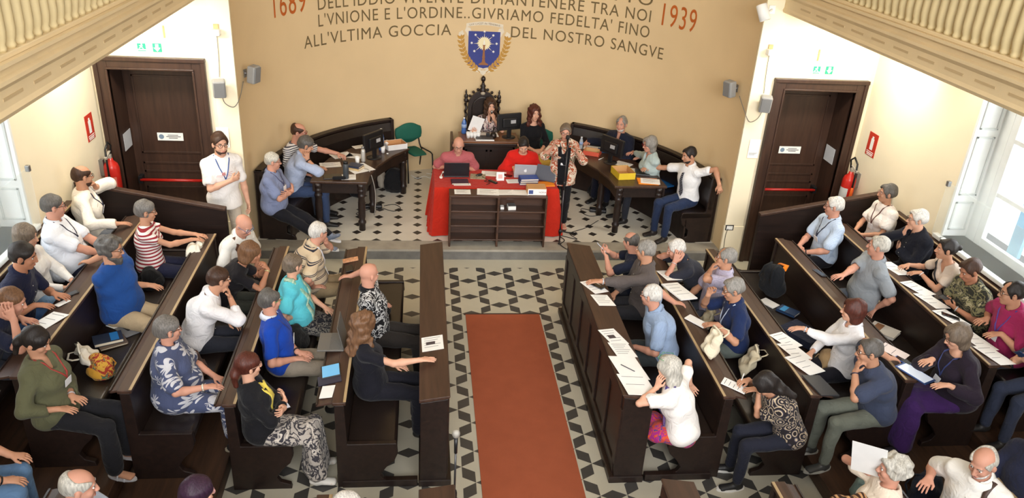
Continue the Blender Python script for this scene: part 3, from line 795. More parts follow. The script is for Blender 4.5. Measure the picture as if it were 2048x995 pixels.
def green_chair(label, loc, rz, group='green upholstered chairs'):
    t = thing('upholstered_chair', label, 'chair', loc, rz, group); g = plain('green_upholstery', srgb(16, 92, 76), .8, var=.06, bump=.1)
    G = Field(.011); G.slab((-.10, 0, .45), (.10, 0, .45), .235, .028, .235, .028, (0, 1, 0), .02); V, F = G.mesh(); npmesh('seat', V, F, g, t, True)
    G = Field(.011); R = rotx(math.radians(-10)); G.slab((0, -.215, .62), (0, -.245, .78), .225, .03, .235, .028, (1, 0, 0), .02); G.ell((0, -.23, .70), (.23, .04, .17), None, .04); V, F = G.mesh(); npmesh('backrest', V, F, g, t, True)
    for sx in (-1, 1):
        mb = MB(); mb.tube([(sx * .23, .24, 0), (sx * .225, .20, .43), (sx * .225, .14, .445), (sx * .225, -.18, .43), (sx * .235, -.30, 0)], .0125, 8); mb.obj('leg_frame', BLACK, t, True)
        mb = MB(); mb.tube([(sx * .20, -.16, .43), (sx * .20, -.22, .50), (sx * .18, -.245, .66)], .012, 8); mb.obj('back_support', BLACK, t, True)
    return t
green_chair('empty green upholstered chair beside the left curved bench', (-.10, 12.64, Z0), math.radians(207))
green_chair('green upholstered chair under the woman in the yellow skirt', (2.02, 12.50, Z0), math.radians(190))

# ---------------------------------------------------------------- people
def mir(p, side): return np.array((p[0] * side, p[1], p[2]), float)

def ik(S, W, a, b, pole):
    d = W - S; L = np.linalg.norm(d); dr = d / (L + 1e-9); L = min(L, (a + b) * 0.995); W = S + dr * L
    x = (a * a - b * b + L * L) / (2 * L); hh = math.sqrt(max(a * a - x * x, 0))
    pole = np.asarray(pole, float); po = nrm(pole - dr * (pole @ dr))
    return S + dr * x + po * hh, W

def dk(x, y, z, c=0.3, F=(-0.2, 0.95, -0.12), N=(0, -0.1, -1), p=(0.7, -0.3, -0.6)): return (('W', x, y, z), F, N, c, p)

def skeleton(sp):
    """joints of a posed figure in its own frame: x right, y forward, z up, origin on the floor under the hips"""
    s = sp.get('s', 1.0); fem = sp.get('f', False); w = sp.get('w', 1.0)
    seat = sp.get('seat', 0.45); stand = sp.get('stand', False)
    k = {}
    pz = 0.95 * s if stand else seat + 0.10 * s
    P = np.array((0, 0, pz))
    ln = math.radians(sp.get('lean', 3)); sd = math.radians(sp.get('side', 0)); tw = math.radians(sp.get('tw', 0))
    R1 = roty(sd * 0.6) @ rotx(-ln * 0.6); R2 = roty(sd) @ rotx(-ln * 1.15)
    C = P + R1 @ np.array((0, 0, 0.28 * s)); N = C + R2 @ np.array((0, 0, 0.24 * s))
    RC = R2 @ rotz(tw); X, Y, U = RC[:, 0], RC[:, 1], RC[:, 2]
    sw = (0.146 if fem else 0.166) * s * w ** 0.25
    hy = math.radians(sp.get('hy', 0)); hp = math.radians(sp.get('hp', 5)); hr = math.radians(sp.get('hr', 0))
    RH = rotz(hy) @ rotx(-hp) @ roty(hr)
    nv = nrm(U + np.array((0, 0, 0.7)))
    HC = N + nv * 0.150 * s + RH[:, 1] * 0.028 * s + np.array((0, 0, 0.008 * s))
    k.update(P=P, C=C, N=N, X=X, Y=Y, U=U, RC=RC, RH=RH, HC=HC, s=s, sw=sw, R1=R1)
    a, b = 0.285 * s, 0.245 * s
    th = P[2] + 0.115 * s
    PRE = {'lap': ((0.10, 0.30, th), (-0.45, 0.85, -0.25), (0.1, -0.15, -1), 0.5, (0.8, -0.4, -0.5)),
           'clasp': ((0.06, 0.31, th + 0.02), (-0.9, 0.45, -0.1), (0, -0.5, -0.9), 0.7, (0.8, -0.4, -0.5)),
           'knee': ((0.14, 0.40, th), (-0.1, 0.95, -0.3), (0, -0.2, -1), 0.4, (0.8, -0.3, -0.4)),
           'fold': ((-0.05, 0.21 * w, P[2] + 0.25 * s), (-0.95, -0.25, 0.2), (0.25, -1, 0.1), 0.5, (0.8, 0.0, -0.7)),
           'side': ((0.30, 0.05, P[2] - 0.02), (0.1, 0.3, -1), (-1, 0, 0), 0.4, (0.6, -0.8, 0)),
           'hang': ((0.25 * s, 0.06, P[2] - 0.08 * s), (0, 0.2, -1), (-1, 0.2, 0), 0.45, (0.6, -0.8, 0)),
           'chin': (('H', 0.03, 0.095, -0.20), (-0.15, -0.1, 1), (-0.1, -1, 0.1), 1.15, (0.5, 0.2, -0.9)),
           'cheek': (('H', 0.105, 0.05, -0.17), (-0.1, -0.1, 1), (-1, -0.2, 0), 0.7, (0.6, 0.2, -0.8)),
           'ear': (('H', 0.125, 0.02, -0.10), (-0.2, -0.25, 1), (-1, 0, 0), 0.35, (0.6, 0.3, -0.8)),
           'mouth': (('H', 0.05, 0.14, -0.17), (-0.35, -0.35, 1), (-0.3, -1, 0), 1.0, (0.6, 0.2, -0.9)),
           'read': ((0.09, 0.34, th + 0.10), (-0.25, 0.8, 0.35), (-0.6, -0.2, 0.8), 0.55, (0.8, -0.4, -0.6)),
           'phone': ((0.05, 0.30, th + 0.10), (-0.35, 0.75, 0.45), (-0.5, -0.5, 0.7), 0.9, (0.8, -0.4, -0.6))}
    hands = []
    for key, side in (('R', 1), ('L', -1)):
        h = sp.get(key, 'lap'); over = {}
        if isinstance(h, tuple) and isinstance(h[0], str) and h[0] in PRE and len(h) == 2: h, over = h
        if isinstance(h, str): h = PRE[h]; mirror = True
        else: mirror = h[0] != 'abs'; h = h if mirror else h[1:]
        Wt, F, Np, cu, po = h
        F, Np, po = np.array(F, float), np.array(Np, float), np.array(po, float)
        if mirror: F, Np, po = mir(F, side), mir(Np, side), mir(po, side)
        if isinstance(Wt[0], str):
            q = np.array(Wt[1:], float)
            if mirror and Wt[0] == 'H': q = mir(q, side)
            if Wt[0] == 'H':
                Rz = rotz(hy)
                Wp = HC + (Rz @ rotx(-hp * 0.7) @ q) * s; F = Rz @ F; Np = Rz @ Np; po = Rz @ po * 0.5 + po * 0.5
            else:  # world point -> own frame
                rel = q - np.array((sp['loc'][0], sp['loc'][1], sp.get('fz', 0.0)))
                Rw = rotz(-math.radians(sp['hd'] - 90)); Wp = Rw @ rel; Wp = Wp - nrm(F) * 0.08 * s
        else:
            Wp = np.array(Wt, float)
            if mirror: Wp = mir(Wp, side)
        for kk, vv in over.items():
            if kk == 'd': Wp = Wp + mir(vv, side)
            if kk == 'F': F = mir(vv, side)
            if kk == 'N': Np = mir(vv, side)
            if kk == 'c': cu = vv
            if kk == 'p': po = mir(vv, side)
        S = N - U * 0.078 * s + X * side * sw
        E, Wq = ik(S, Wp, a, b, po)
        hands.append(dict(S=S, E=E, W=Wq, F=nrm(F), N=Np, c=cu, side=side))
    k['arms'] = hands
    legs = []
    spread = sp.get('kn', 0.0)
    dl = (0.095 * s, 0.0, 0.085 * s) if stand else (0.12 + spread, 0.46 * s, 0.085 * s)
    for key, side in (('RL', 1), ('LL', -1)):
        A = sp.get(key)
        A = mir(dl, side) if A is None else np.array(A, float)
        H = P + np.array((0.088 * s * side, 0, -0.005 * s))
        po = np.array((0.02 * side + spread * side * 1.2, 0.7, 0.7)) if not stand else np.array((0.06 * side, 1, 0))
        kp = sp.get('kp')
        if kp is not None: po = np.array(kp, float)
        K, A2 = ik(H, A, 0.445 * s, 0.43 * s, po)
        fd = sp.get('RF' if side > 0 else 'LF')
        fd = np.array(fd, float) if fd is not None else np.array((0.12 * side, 1, 0))
        legs.append(dict(H=H, K=K, A=A2, F=nrm(fd), side=side))
    k['legs'] = legs
    return k

def hand_field(G, h, s):
    F = h['F']; N = nrm(h['N'] - F * (h['N'] @ F)); T = np.cross(F, N) * h['side']; W = h['W']; c = h['c']
    G.slab(W - F * 0.01 * s, W + F * 0.082 * s, 0.026 * s, 0.017 * s, 0.038 * s, 0.0125 * s, T, 0.015)
    for i, (ln, dv) in enumerate(((0.072, 0.031), (0.080, 0.0105), (0.075, -0.0105), (0.060, -0.031))):
        p = W + F * (0.083 - 0.004 * abs(i - 1)) * s + T * dv * s
        ang = 0.0; r = 0.0088 * s
        for q, fr in enumerate((0.46, 0.30, 0.24)):
            ang += c * (0.62, 0.85, 0.6)[q]
            d = nrm(F * math.cos(ang) + N * math.sin(ang) + T * (1.5 - i) * 0.07)
            e = p + d * ln * fr * s
            G.cone(p, e, r, r * 0.9, 0.004); p = e; r *= 0.9
    p = W + F * 0.022 * s + T * 0.026 * s
    d1 = nrm(F * 0.75 + T * 0.6 + N * (0.15 + 0.35 * c)); e = p + d1 * 0.042 * s
    G.cone(p, e, 0.0125 * s, 0.0105 * s, 0.010)
    d2 = nrm(F * 0.95 + T * (0.2 - 0.35 * c) + N * (0.1 + 0.5 * c))
    G.cone(e, e + d2 * 0.032 * s, 0.0105 * s, 0.0085 * s, 0.006)

def head_field(G, HC, R, s, sp):
    q = lambda x, y, z: HC + R @ (np.array((x, y, z)) * s)
    fem = sp.get('f', False); j = sp.get('jaw', 1.0) * (0.94 if fem else 1.0)
    G.ell(q(0, -0.014, 0.028), np.array((0.075, 0.096, 0.088)) * s, R, 0.02)
    G.ell(q(0, 0.022, -0.040), np.array((0.060 * j, 0.066, 0.078)) * s, R, 0.025)
    G.ell(q(0, 0.058, -0.096), np.array((0.028 * j, 0.026, 0.022)) * s, R, 0.02)
    for sd in (-1, 1):
        G.ell(q(0.038 * sd, 0.060, -0.030), np.array((0.022, 0.020, 0.022)) * s, R, 0.02)
        G.ell(q(0.031 * sd, 0.096, 0.008), np.array((0.017, 0.013, 0.010)) * s, R, 0.012, 1)
        G.ell(q(0.078 * sd, -0.008, -0.012), np.array((0.010, 0.019, 0.031)) * s, R @ rotz(0.35 * sd), 0.006)
    G.slab(q(-0.034, 0.078, 0.026), q(0.034, 0.078, 0.026), 0.010 * s, 0.009 * s, 0.010 * s, 0.009 * s, R[:, 2], 0.012)
    G.cone(q(0, 0.086, 0.010), q(0, 0.106, -0.030), 0.009 * s, 0.0125 * s, 0.008)
    for sd in (-1, 1): G.ell(q(0.011 * sd, 0.098, -0.034), np.array((0.009, 0.010, 0.008)) * s, R, 0.006)
    G.ell(q(0, 0.084, -0.066), np.array((0.024, 0.010, 0.011)) * s, R, 0.010)

def wavy(amp, f=(9, 7, 13), seed=0):
    def g(x, y, z):
        return amp * (np.sin(f[0] * x + 2.1 * np.sin(f[1] * z + seed) + seed) * np.sin(f[2] * z + 1.7 * np.sin(f[0] * y + seed * 2)) +
                      0.6 * np.sin(2.3 * f[0] * y + 1.9 * f[2] * z + 2 * np.sin(2 * f[1] * x) + seed))
    return g
def curls(amp, f=75.0):
    def g(x, y, z):
        return amp * (np.sin(f * x + 2 * np.sin(f * 0.5 * y)) + np.sin(f * y + 2 * np.sin(f * 0.5 * z)) + np.sin(f * z + 2 * np.sin(f * 0.5 * x))) / 1.7
    return g

def hair_mesh(style, hz=0.088):
    G = Field(0.0075); g = {'curly': 0.022, 'curlylong': 0.024, 'short': 0.008, 'full': 0.015, 'buzz': 0.004, 'fringe': 0.006, 'receding': 0.009, 'bob': 0.018, 'long': 0.018, 'bun': 0.010, 'pony': 0.012, 'messy': 0.016}[style]
    lng = style in ('bob', 'long', 'curlylong', 'pony')
    G.ell((0, -0.016, 0.030), (0.076 + g, 0.098 + g, 0.090 + g), None, 0.02)
    nape = -0.065
    if style == 'bob':
        G.slab((0, -0.030, 0.03), (0, -0.042, -0.085), 0.088, 0.080, 0.090, 0.066, (1, 0, 0), 0.03); nape = -0.135
    if style in ('long', 'curlylong'):
        G.slab((0, -0.030, 0.03), (0, -0.060, -0.10), 0.090, 0.078, 0.094, 0.060, (1, 0, 0), 0.03)
        G.slab((0, -0.065, -0.10), (0, -0.105, -0.27), 0.092, 0.052, 0.078, 0.030, (1, 0, 0), 0.03); nape = -0.40
    if style == 'curlylong':
        for sd in (-1, 1): G.slab((0.072 * sd, 0.0, -0.02), (0.098 * sd, 0.02, -0.20), 0.032, 0.045, 0.036, 0.040, (1, 0, 0), 0.03)
    if style == 'bun': G.ell((0, -0.135, 0.035), (0.034, 0.032, 0.034), None, 0.01)
    if style == 'pony':
        G.cone((0, -0.105, 0.0), (0, -0.125, -0.06), 0.03, 0.034, 0.02); G.cone((0, -0.125, -0.06), (0, -0.12, -0.17), 0.034, 0.018, 0.02); nape = -0.3
    # open the face
    if lng: G.ell((0, 0.125, -0.045), (0.066, 0.105, 0.045 + hz), None, 0.008, 1)
    else:
        G.ell((0, 0.135, -0.045), (0.150, 0.122, 0.045 + hz), None, 0.010, 1)
        G.ell((0, 0.10, -0.075), (0.13, 0.092, 0.075), None, 0.010, 1)
    if style == 'fringe': G.ell((0, 0.045, 0.125), (0.080, 0.125, 0.090), None, 0.010, 1)
    if style == 'receding': G.ell((0, 0.105, 0.115), (0.062, 0.080, 0.062), None, 0.012, 1)
    G.half((0, 0, nape), (0, 0.25 if not lng else 0.0, -1), 0.02)
    if not lng and style not in ('curly',):
        for sd in (-1, 1): G.ell((0.086 * sd, -0.004, -0.014), (0.024, 0.027, 0.040), None, 0.008, 1)
    nz_ = curls(0.010, 70.0) if style in ('curly', 'curlylong') else curls(0.0062, 46.0) if style in ('full', 'messy', 'long', 'bob', 'pony') else curls(0.0052, 48.0)
    return G.mesh(nz_)
_HAIR = {}
def hair_of(style, hz=0.088):
    if (style, hz) not in _HAIR: _HAIR[(style, hz)] = hair_mesh(style, hz)
    return _HAIR[(style, hz)]
def beard_mesh(full):
    G = Field(0.0075); g = 0.012 if full else 0.004
    G.ell((0, 0.024, -0.048), (0.062 + g * 0.6, 0.068 + g, 0.078 + g), None, 0.02)
    if full: G.ell((0, 0.070, -0.125), (0.040, 0.034, 0.040), None, 0.03)
    G.half((0, 0, -0.054), (0, 0.22, 1), 0.01)
    G.half((0, -0.004, 0), (0, -1, 0.2), 0.01)
    G.ell((0, 0.11, -0.030), (0.030, 0.06, 0.024), None, 0.01, 1)
    G.ell((0, 0.108, -0.067), (0.020, 0.030, 0.007), None, 0.004, 1)
    G.half((0, 0, -0.12 - (0.05 if full else 0)), (0, -0.3, -1), 0.01)
    return G.mesh(curls(0.004 if full else 0.001, 95.0))
_BRD = {}

SKIN = {'fair': srgb(214, 164, 138), 'mid': srgb(192, 142, 114), 'red': srgb(200, 146, 124), 'tan': srgb(178, 124, 96), 'brown': srgb(150, 100, 76)}
HAIRC = {'white': srgb(206, 202, 196), 'grey': srgb(140, 136, 130), 'dgrey': srgb(92, 88, 84), 'black': srgb(36, 30, 28), 'brown': srgb(66, 44, 32), 'lbrown': srgb(112, 80, 56),
         'auburn': srgb(82, 40, 30), 'salt': srgb(112, 108, 104), 'purple': srgb(52, 30, 50), 'silver': srgb(186, 182, 172), 'greybrown': srgb(112, 98, 84)}
def skin_mat(c):
    m = plain('skin_' + c, SKIN[c], 0.55, spec=0.3, var=0.05, vs=14.0)
    return m
def hair_mat(c):
    key = ('hair', c)
    if key in _M: return _M[key]
    t = NT('hair_' + c); v = t.obj((90, 90, 14))
    n1 = t.n('ShaderNodeTexNoise', i_Scale=1.0, i_Detail=4.0); t.l(v, n1.inputs['Vector'])
    k = HAIRC[c]
    t.l(t.ramp(n1.outputs[0], [(0.3, mul(k, 0.62)), (0.7, mul(k, 1.25))]), t.b.inputs['Base Color'])
    t.b.inputs['Roughness'].default_value = 0.5; t.b.inputs['Specular IOR Level'].default_value = 0.35
    t.bump(n1.outputs[0], 0.5, 0.006); _M[key] = t.m
    return t.m

def torso_field(G, k, sp, g, fem, low=0.0):
    s = k['s']; w = sp.get('w', 1.0); wv = w ** 1.25; P, C, N, X, Y, U = k['P'], k['C'], k['N'], k['X'], k['Y'], k['U']
    R1 = k['R1']; x1, y1 = R1[:, 0], R1[:, 1]
    if fem: pw, pd, ww, wd, cw, cd = 0.165, 0.118, 0.128, 0.098, 0.146, 0.108
    else: pw, pd, ww, wd, cw, cd = 0.160, 0.116, 0.148, 0.106, 0.166, 0.120
    G.ell(P + R1 @ np.array((0, -0.012, 0.02 - low)) * s, np.array((pw * w * s + g, pd * wv * s + g, 0.115 * s + g)), R1, 0.05)
    mid = (P + C) / 2
    G.slab(P + R1 @ np.array((0, 0, 0.06)) * s, mid, pw * 0.97 * w * s + g, pd * 0.98 * wv * s + g, ww * w * s + g, wd * wv * s + g, x1, 0.05)
    xm = nrm(x1 + X)
    G.slab(mid, C + U * 0.04 * s, ww * w * s + g, wd * wv * s + g, cw * w ** 0.6 * s + g, cd * w ** 0.8 * s + g, xm, 0.05)
    G.slab(C + U * 0.04 * s, N - U * 0.085 * s, cw * w ** 0.6 * s + g, cd * w ** 0.8 * s + g, cw * 0.94 * s + g, 0.088 * s + g, X, 0.05)
    for h in k['arms']:
        G.cone(N - U * 0.040 * s, h['S'], 0.054 * s + g, 0.049 * s * w ** 0.3 + g, 0.045)
    b = sp.get('belly', 0.0)
    if b: G.ell(mid + R1 @ np.array((0, 0.03 + 0.5 * b, -0.01)) * s, np.array((0.135 * w, 0.10 + 0.5 * b, 0.135)) * s + g, R1, 0.06)
    if fem:
        bs = sp.get('bust', 1.0)
        for sd in (-1, 1): G.ell(C + (U * 0.045 + X * 0.066 * sd + Y * 0.080) * s, np.array((0.060, 0.055 * bs, 0.060)) * s + g, k['RC'], 0.04)

def person(name, label, group=None, **sp):
    k = skeleton(sp); s = k['s']; fem = sp.get('f', False); w = sp.get('w', 1.0); near = sp.get('near', 0.0075)
    stand = sp.get('stand', False); fz = sp.get('fz', 0.0)
    root = thing(name, label, 'person', (sp['loc'][0], sp['loc'][1], fz), math.radians(sp['hd'] - 90), group)
    skm = skin_mat(sp.get('skin', 'mid'))
    P, C, N, X, Y, U, HC, RH = (k[q] for q in ('P', 'C', 'N', 'X', 'Y', 'U', 'HC', 'RH'))
    af = (0.85 if fem else 1.0) * w ** 0.4
    top = sp.get('top'); bot = sp.get('bot'); slv = sp.get('slv', 0.62)
    # ---- skin: one continuous body
    G = Field(near)
    torso_field(G, k, sp, -0.022, fem)
    G.cone(N - U * 0.03 * s, HC + RH @ np.array((0, -0.02, -0.05)) * s, (0.050 if fem else 0.060) * s, (0.046 if fem else 0.055) * s, 0.03)
    for h in k['arms']:
        G.cone(h['S'], h['E'], 0.043 * s * af, 0.036 * s * af, 0.02)
        m = h['E'] + (h['W'] - h['E']) * 0.3
        G.cone(h['E'], m, 0.036 * s * af, 0.038 * s * af, 0.015); G.cone(m, h['W'], 0.038 * s * af, 0.0245 * s * af, 0.02)
        hand_field(G, h, s * (0.93 if fem else 1.0))
    head_field(G, HC, RH, s, sp)
    bare = sp.get('bare', 0)
    for L in k['legs']:
        if bare:
            G.cone(L['H'], L['K'], (0.045 if bot and bot[0] == 'skirt' else 0.07) * s, (0.042 if bot and bot[0] == 'skirt' else 0.052) * s, 0.02)
            mm = L['K'] + (L['A'] - L['K']) * 0.35; cr = 0.044 if bot and bot[0] in ('trousers', 'wide') else 0.054
            G.cone(L['K'], mm, 0.05 * s, cr * s, 0.02); G.cone(mm, L['A'], cr * s, 0.034 * s, 0.02)
            G.slab(L['A'] + L['F'] * -0.03 * s - np.array((0, 0, 0.04 * s)), L['A'] + L['F'] * 0.14 * s - np.array((0, 0, 0.055 * s)), 0.032 * s, 0.032 * s, 0.042 * s, 0.016 * s, np.cross(L['F'], (0, 0, 1)), 0.03)
        else:
            G.cone(L['H'], L['H'] + (L['K'] - L['H']) * 0.5, 0.06 * s, 0.05 * s, 0.02)
    V, F = G.mesh(); npmesh('body', V, F, skm, root, True)
    # ---- face details
    q = lambda x, y, z: HC + RH @ (np.array((x, y, z)) * s)
    e = MB()
    for sd in (-1, 1):
        e.ell(q(0.031 * sd, 0.0785, 0.007), (0.0128 * s, 0.008 * s, 0.0052 * s), RH, 10, 6, 0)
        e.ell(q(0.031 * sd, 0.0835, 0.007), (0.0062 * s, 0.0040 * s, 0.0054 * s), RH, 8, 6, 1)
    e.obj('eyes', [plain('eye_white', srgb(225, 220, 214), 0.3), plain('iris', srgb(40, 28, 22), 0.2)], root, True)
    hc = sp.get('hc', 'grey'); hs = sp.get('hair')
    e = MB()
    for sd in (-1, 1): e.tube([q(0.014 * sd, 0.0885, 0.026), q(0.030 * sd, 0.0865, 0.031), q(0.048 * sd, 0.075, 0.026)], [0.0035 * s, 0.0042 * s, 0.0025 * s], 6)
    e.obj('eyebrows', hair_mat({'white': 'grey', 'silver': 'grey'}.get(hc, hc)), root, True)
    e = MB(); e.ell(q(0, 0.0915, -0.066), (0.022 * s, 0.0055 * s, 0.0062 * s), RH, 10, 6)
    e.obj('lips', plain('lips', srgb(160, 88, 78), 0.45), root, True)
    if hs:
        V, F = hair_of(hs, sp.get('hz', 0.078 if hs in ('bob', 'long', 'curlylong', 'pony') else 0.088))
        npmesh('hair', HC + (V * s) @ RH.T, F, hair_mat(hc), root, True)
    if sp.get('beard'):
        b = sp['beard']
        if b[0] not in _BRD: _BRD[b[0]] = beard_mesh(b[0] == 'full')
        V, F = _BRD[b[0]]; npmesh('beard', HC + (V * s) @ RH.T, F, hair_mat(b[1]), root, True)
    if sp.get('glass'):
        e = MB(); gc = sp['glass'] if isinstance(sp['glass'], tuple) else (30, 26, 26)
        gz, gy = (0.006, 0.099) if not sp.get('gtop') else (0.105, 0.075)
        for sd in (-1, 1):
            ring = [q(0.033 * sd + 0.0235 * math.cos(t), gy - 0.06 * abs(0.033 * sd + 0.0235 * math.cos(t)) ** 1.5 * 4, gz + 0.0185 * math.sin(t)) for t in [2 * math.pi * i / 14 for i in range(15)]]
            e.tube(ring, 0.0022 * s, 5)
            e.tube([q(0.057 * sd, gy - 0.012, gz + 0.006), q(0.079 * sd, 0.035, gz + 0.006), q(0.084 * sd, -0.005, gz + 0.004)], 0.0022 * s, 5)
        e.tube([q(-0.010, gy - 0.001, gz + 0.006), q(0.010, gy - 0.001, gz + 0.006)], 0.0022 * s, 5)
        e.obj('glasses', plain('spectacles_%d_%d_%d' % gc, srgb(*gc), 0.25), root, True)
    seed = (hash(name + label) if False else sum(map(ord, label))) % 17
    # ---- garment for the torso
    ch = sp.get('ch', 0.0095)
    if top:
        G = Field(ch); loose = sp.get('loose', 0.012)
        torso_field(G, k, sp, loose, fem)
        if stand and sp.get('hem', 0.0): G.slab(P + np.array((0, 0, 0.02)), P - np.array((0, 0, sp['hem'])), 0.165 * w * s + loose, 0.12 * w * s + loose, 0.184 * w * s + loose, 0.146 * w * s + loose, (1, 0, 0), 0.04); G.half(P - np.array((0, 0, sp['hem'])), (0, 0, -1))
        for h in k['arms']:
            S_, E_, W_ = h['S'], h['E'], h['W']
            if slv <= 1.0: G.cone(S_, S_ + (E_ - S_) * slv, 0.051 * s * af + loose * 0.5, 0.050 * s * af + loose * 1.1, 0.03)
            else:
                G.cone(S_, E_, 0.051 * s * af + loose * 0.5, 0.043 * s * af + loose, 0.03)
                G.cone(E_, E_ + (W_ - E_) * min(slv - 1.0, 0.96), 0.044 * s * af + loose, 0.033 * s * af + loose * 0.8, 0.02)
        for h in k['arms']:                                  # sleeves end in a clean cuff
            a_, b_ = (h['S'], h['E']) if slv <= 1.0 else (h['E'], h['W'])
            t_ = slv if slv <= 1.0 else min(slv - 1.0, 0.96)
            dv = nrm(b_ - a_); c_ = a_ + (b_ - a_) * t_
            G.cone(c_ + dv * 0.052 * s, c_ + dv * 0.056 * s, 0.05 * s, 0.05 * s, 0.004, 1)
        vn = sp.get('neck', 'round')
        G.cone(N - U * 0.005 * s, N + U * 0.25 * s, 0.064 * s, 0.12 * s, 0.01, 1)
        if vn == 'v': G.ell(N + (Y * 0.085 - U * 0.035) * s, np.array((0.042, 0.06, 0.085)) * s, k['RC'], 0.01, 1)
        if vn == 'wide': G.ell(N + (Y * 0.03 - U * 0.0) * s, np.array((0.115, 0.10, 0.045)) * s, k['RC'], 0.01, 1)
        V, F = G.mesh(wavy(sp.get('wr', 0.006), seed=seed)); SH = G
        gname = sp.get('tname', 'shirt')
        npmesh(gname, V, F, cloth(*top), root, True)
        front = lambda a, b: surf(SH, C + X * a * s + U * b * s, Y)
        if vn in ('collar', 'polo'):
            e = MB(); cm = cloth(sp.get('ccol') or top[0])
            rings = []
            for t in [math.radians(a) for a in range(-150, 151, 20)]:
                d = X * math.sin(t) - Y * math.cos(t)
                b0 = N + d * 0.062 * s + U * (0.044 - 0.021 * (1 - math.cos(t))) * s
                dn = -U * (0.024 + 0.008 * (1 - math.cos(t))) * s + d * 0.030 * s
                rings.append([b0 + U * 0.012 * s, b0 + d * 0.007 * s + U * 0.014 * s, b0 + dn + d * 0.006 * s, b0 + dn])
            e.loft(rings); e.obj('collar', cm, root, True)
            if vn == 'collar':
                e = MB(); pts = [front(0, 0.13 - 0.055 * i) for i in range(5)]
                for p_ in pts: e.ell(p_, (0.005 * s, 0.004 * s, 0.005 * s), None, 6, 4)
                e.obj('shirt_buttons', plain('button', srgb(190, 186, 178), 0.4), root, True)
        if sp.get('lany'):
            lc = sp['lany'] if isinstance(sp['lany'], tuple) else (40, 40, 60)
            bz = sp.get('bz', -0.03); b0 = front(0.0, bz + 0.03)
            e = MB()
            for sd in (-1, 1):
                pts = [surf(SH, N + X * 0.082 * sd * s - U * 0.06 * s, nrm(Y * 0.25 + U))]
                pts.append(surf(SH, N + X * 0.070 * sd * s - U * 0.085 * s, nrm(Y + U * 0.7)))
                for i in range(0, 6):
                    t = i / 5.0; pts.append(front(0.052 * sd * (1 - t), 0.15 + (bz + 0.03 - 0.15) * t))
                e.ribbon(pts, [U + Y * .3, U + Y] + [Y] * (len(pts) - 2), 0.0055 * s, .003)
            e.obj('lanyard', plain('lanyard_%d_%d_%d' % lc, srgb(*lc), 0.7), root, True)
            b1 = front(0.0, bz - 0.035)
            up = nrm(b0 - b1); no = nrm(np.cross(X, up)); no = no if no @ Y > 0 else -no; xx = np.cross(up, no)
            e = MB(); e.obox((b0 + b1) / 2 + no * 0.006, (0.085 * s, 0.004, 0.068 * s), np.stack([xx, no, up], 1))
            e.obj('name_badge', plain('badge', srgb(235, 236, 240), 0.35), root)
        if sp.get('tie'):
            e = MB(); rings = []
            for i in range(9):
                t = i / 8.0; p_ = front(0, 0.190 - 0.38 * t) + Y * 0.006; wd = (0.016 + 0.022 * t) * s if i < 8 else 0.004
                rings.append([p_ - X * wd, p_ - X * wd + Y * 0.006, p_ + X * wd + Y * 0.006, p_ + X * wd])
            e.loft(rings); e.obj('necktie', cloth(*sp['tie']), root)
        if sp.get('open'):    # jacket open over a shirt: a wedge of the shirt shows
            e = MB(); rings = []
            for i in range(7):
                t = i / 6.0; wd = (sp.get('ow', 0.060) * (1 - t * sp.get('otaper', 1.0)) + 0.006) * s
                row = [front(wd / s * q_, 0.185 - sp.get('ol', 0.30) * t) for q_ in (-1, -.5, 0, .5, 1)]; rings.append([r_ + Y * 0.007 for r_ in row] + [r_ - Y * 0.012 for r_ in row[::-1]])
            e.loft(rings); e.obj(sp['open'][0], cloth(*sp['open'][1]), root, True)
        if sp.get('motif'):   # faint print across the chest
            e = MB()
            for a0, a1, b in ((-.09, -.02, .085), (.0, .05, .095), (-.08, .09, .065), (-.06, -.01, .048), (.03, .10, .05)):
                pts = [front(a0 + (a1 - a0) * q_ / 4.0, b) for q_ in range(5)]; e.tube([p_ + Y * 0.001 for p_ in pts], 0.0035 * s, 5, flat=0.4)
            e.ell(front(.02, .08) + Y * .001, (.022, .003, .022), None, 10, 6)
            e.obj('printed_motif', plain('motif_pink', srgb(196, 132, 132), .8), root, True)
        if sp.get('strap'):
            e = MB(); c_, sd = sp['strap']
            pts = [surf(SH, N + X * 0.10 * sd * s - U * 0.09 * s - Y * 0.02 * s, -Y)] + [surf(SH, N + X * 0.10 * sd * s - U * 0.02 * s, U)] + [surf(SH, N + X * 0.095 * sd * s - U * 0.085 * s, nrm(Y + U * 0.6))] + [front(0.10 * sd + (-0.22 * sd) * t, 0.15 - 0.32 * t) for t in (0.0, 0.15, 0.35, 0.6, 0.85)]
            e.ribbon(pts, [-Y, U] + [Y + X * 0.001] * (len(pts) - 2), 0.017 * s); e.obj('bag_strap', plain('strap_%d_%d_%d' % c_, srgb(*c_), 0.5), root, True)
        if sp.get('scarf'):
            e = MB(); c_ = sp['scarf']
            for sd in (-1, 1):
                pts = [surf(SH, N + X * 0.06 * sd * s - U * 0.03 * s - Y * 0.03 * s, nrm(U - Y * 0.5)), surf(SH, N + X * 0.085 * sd * s - U * 0.04 * s, nrm(Y * 0.3 + U))] + [front(0.075 * sd * (1 - 0.3 * t), 0.12 - 0.36 * t) for t in (0.15, 0.4, 0.7, 1.0)]
                e.ribbon(pts, [U - Y * .4, U + Y * .3, Y + U * .4, Y, Y, Y], [0.030 * s, 0.034 * s, 0.036 * s, 0.036 * s, 0.034 * s, 0.030 * s], .010)
            e.obj('scarf', cloth(*c_), root, True)
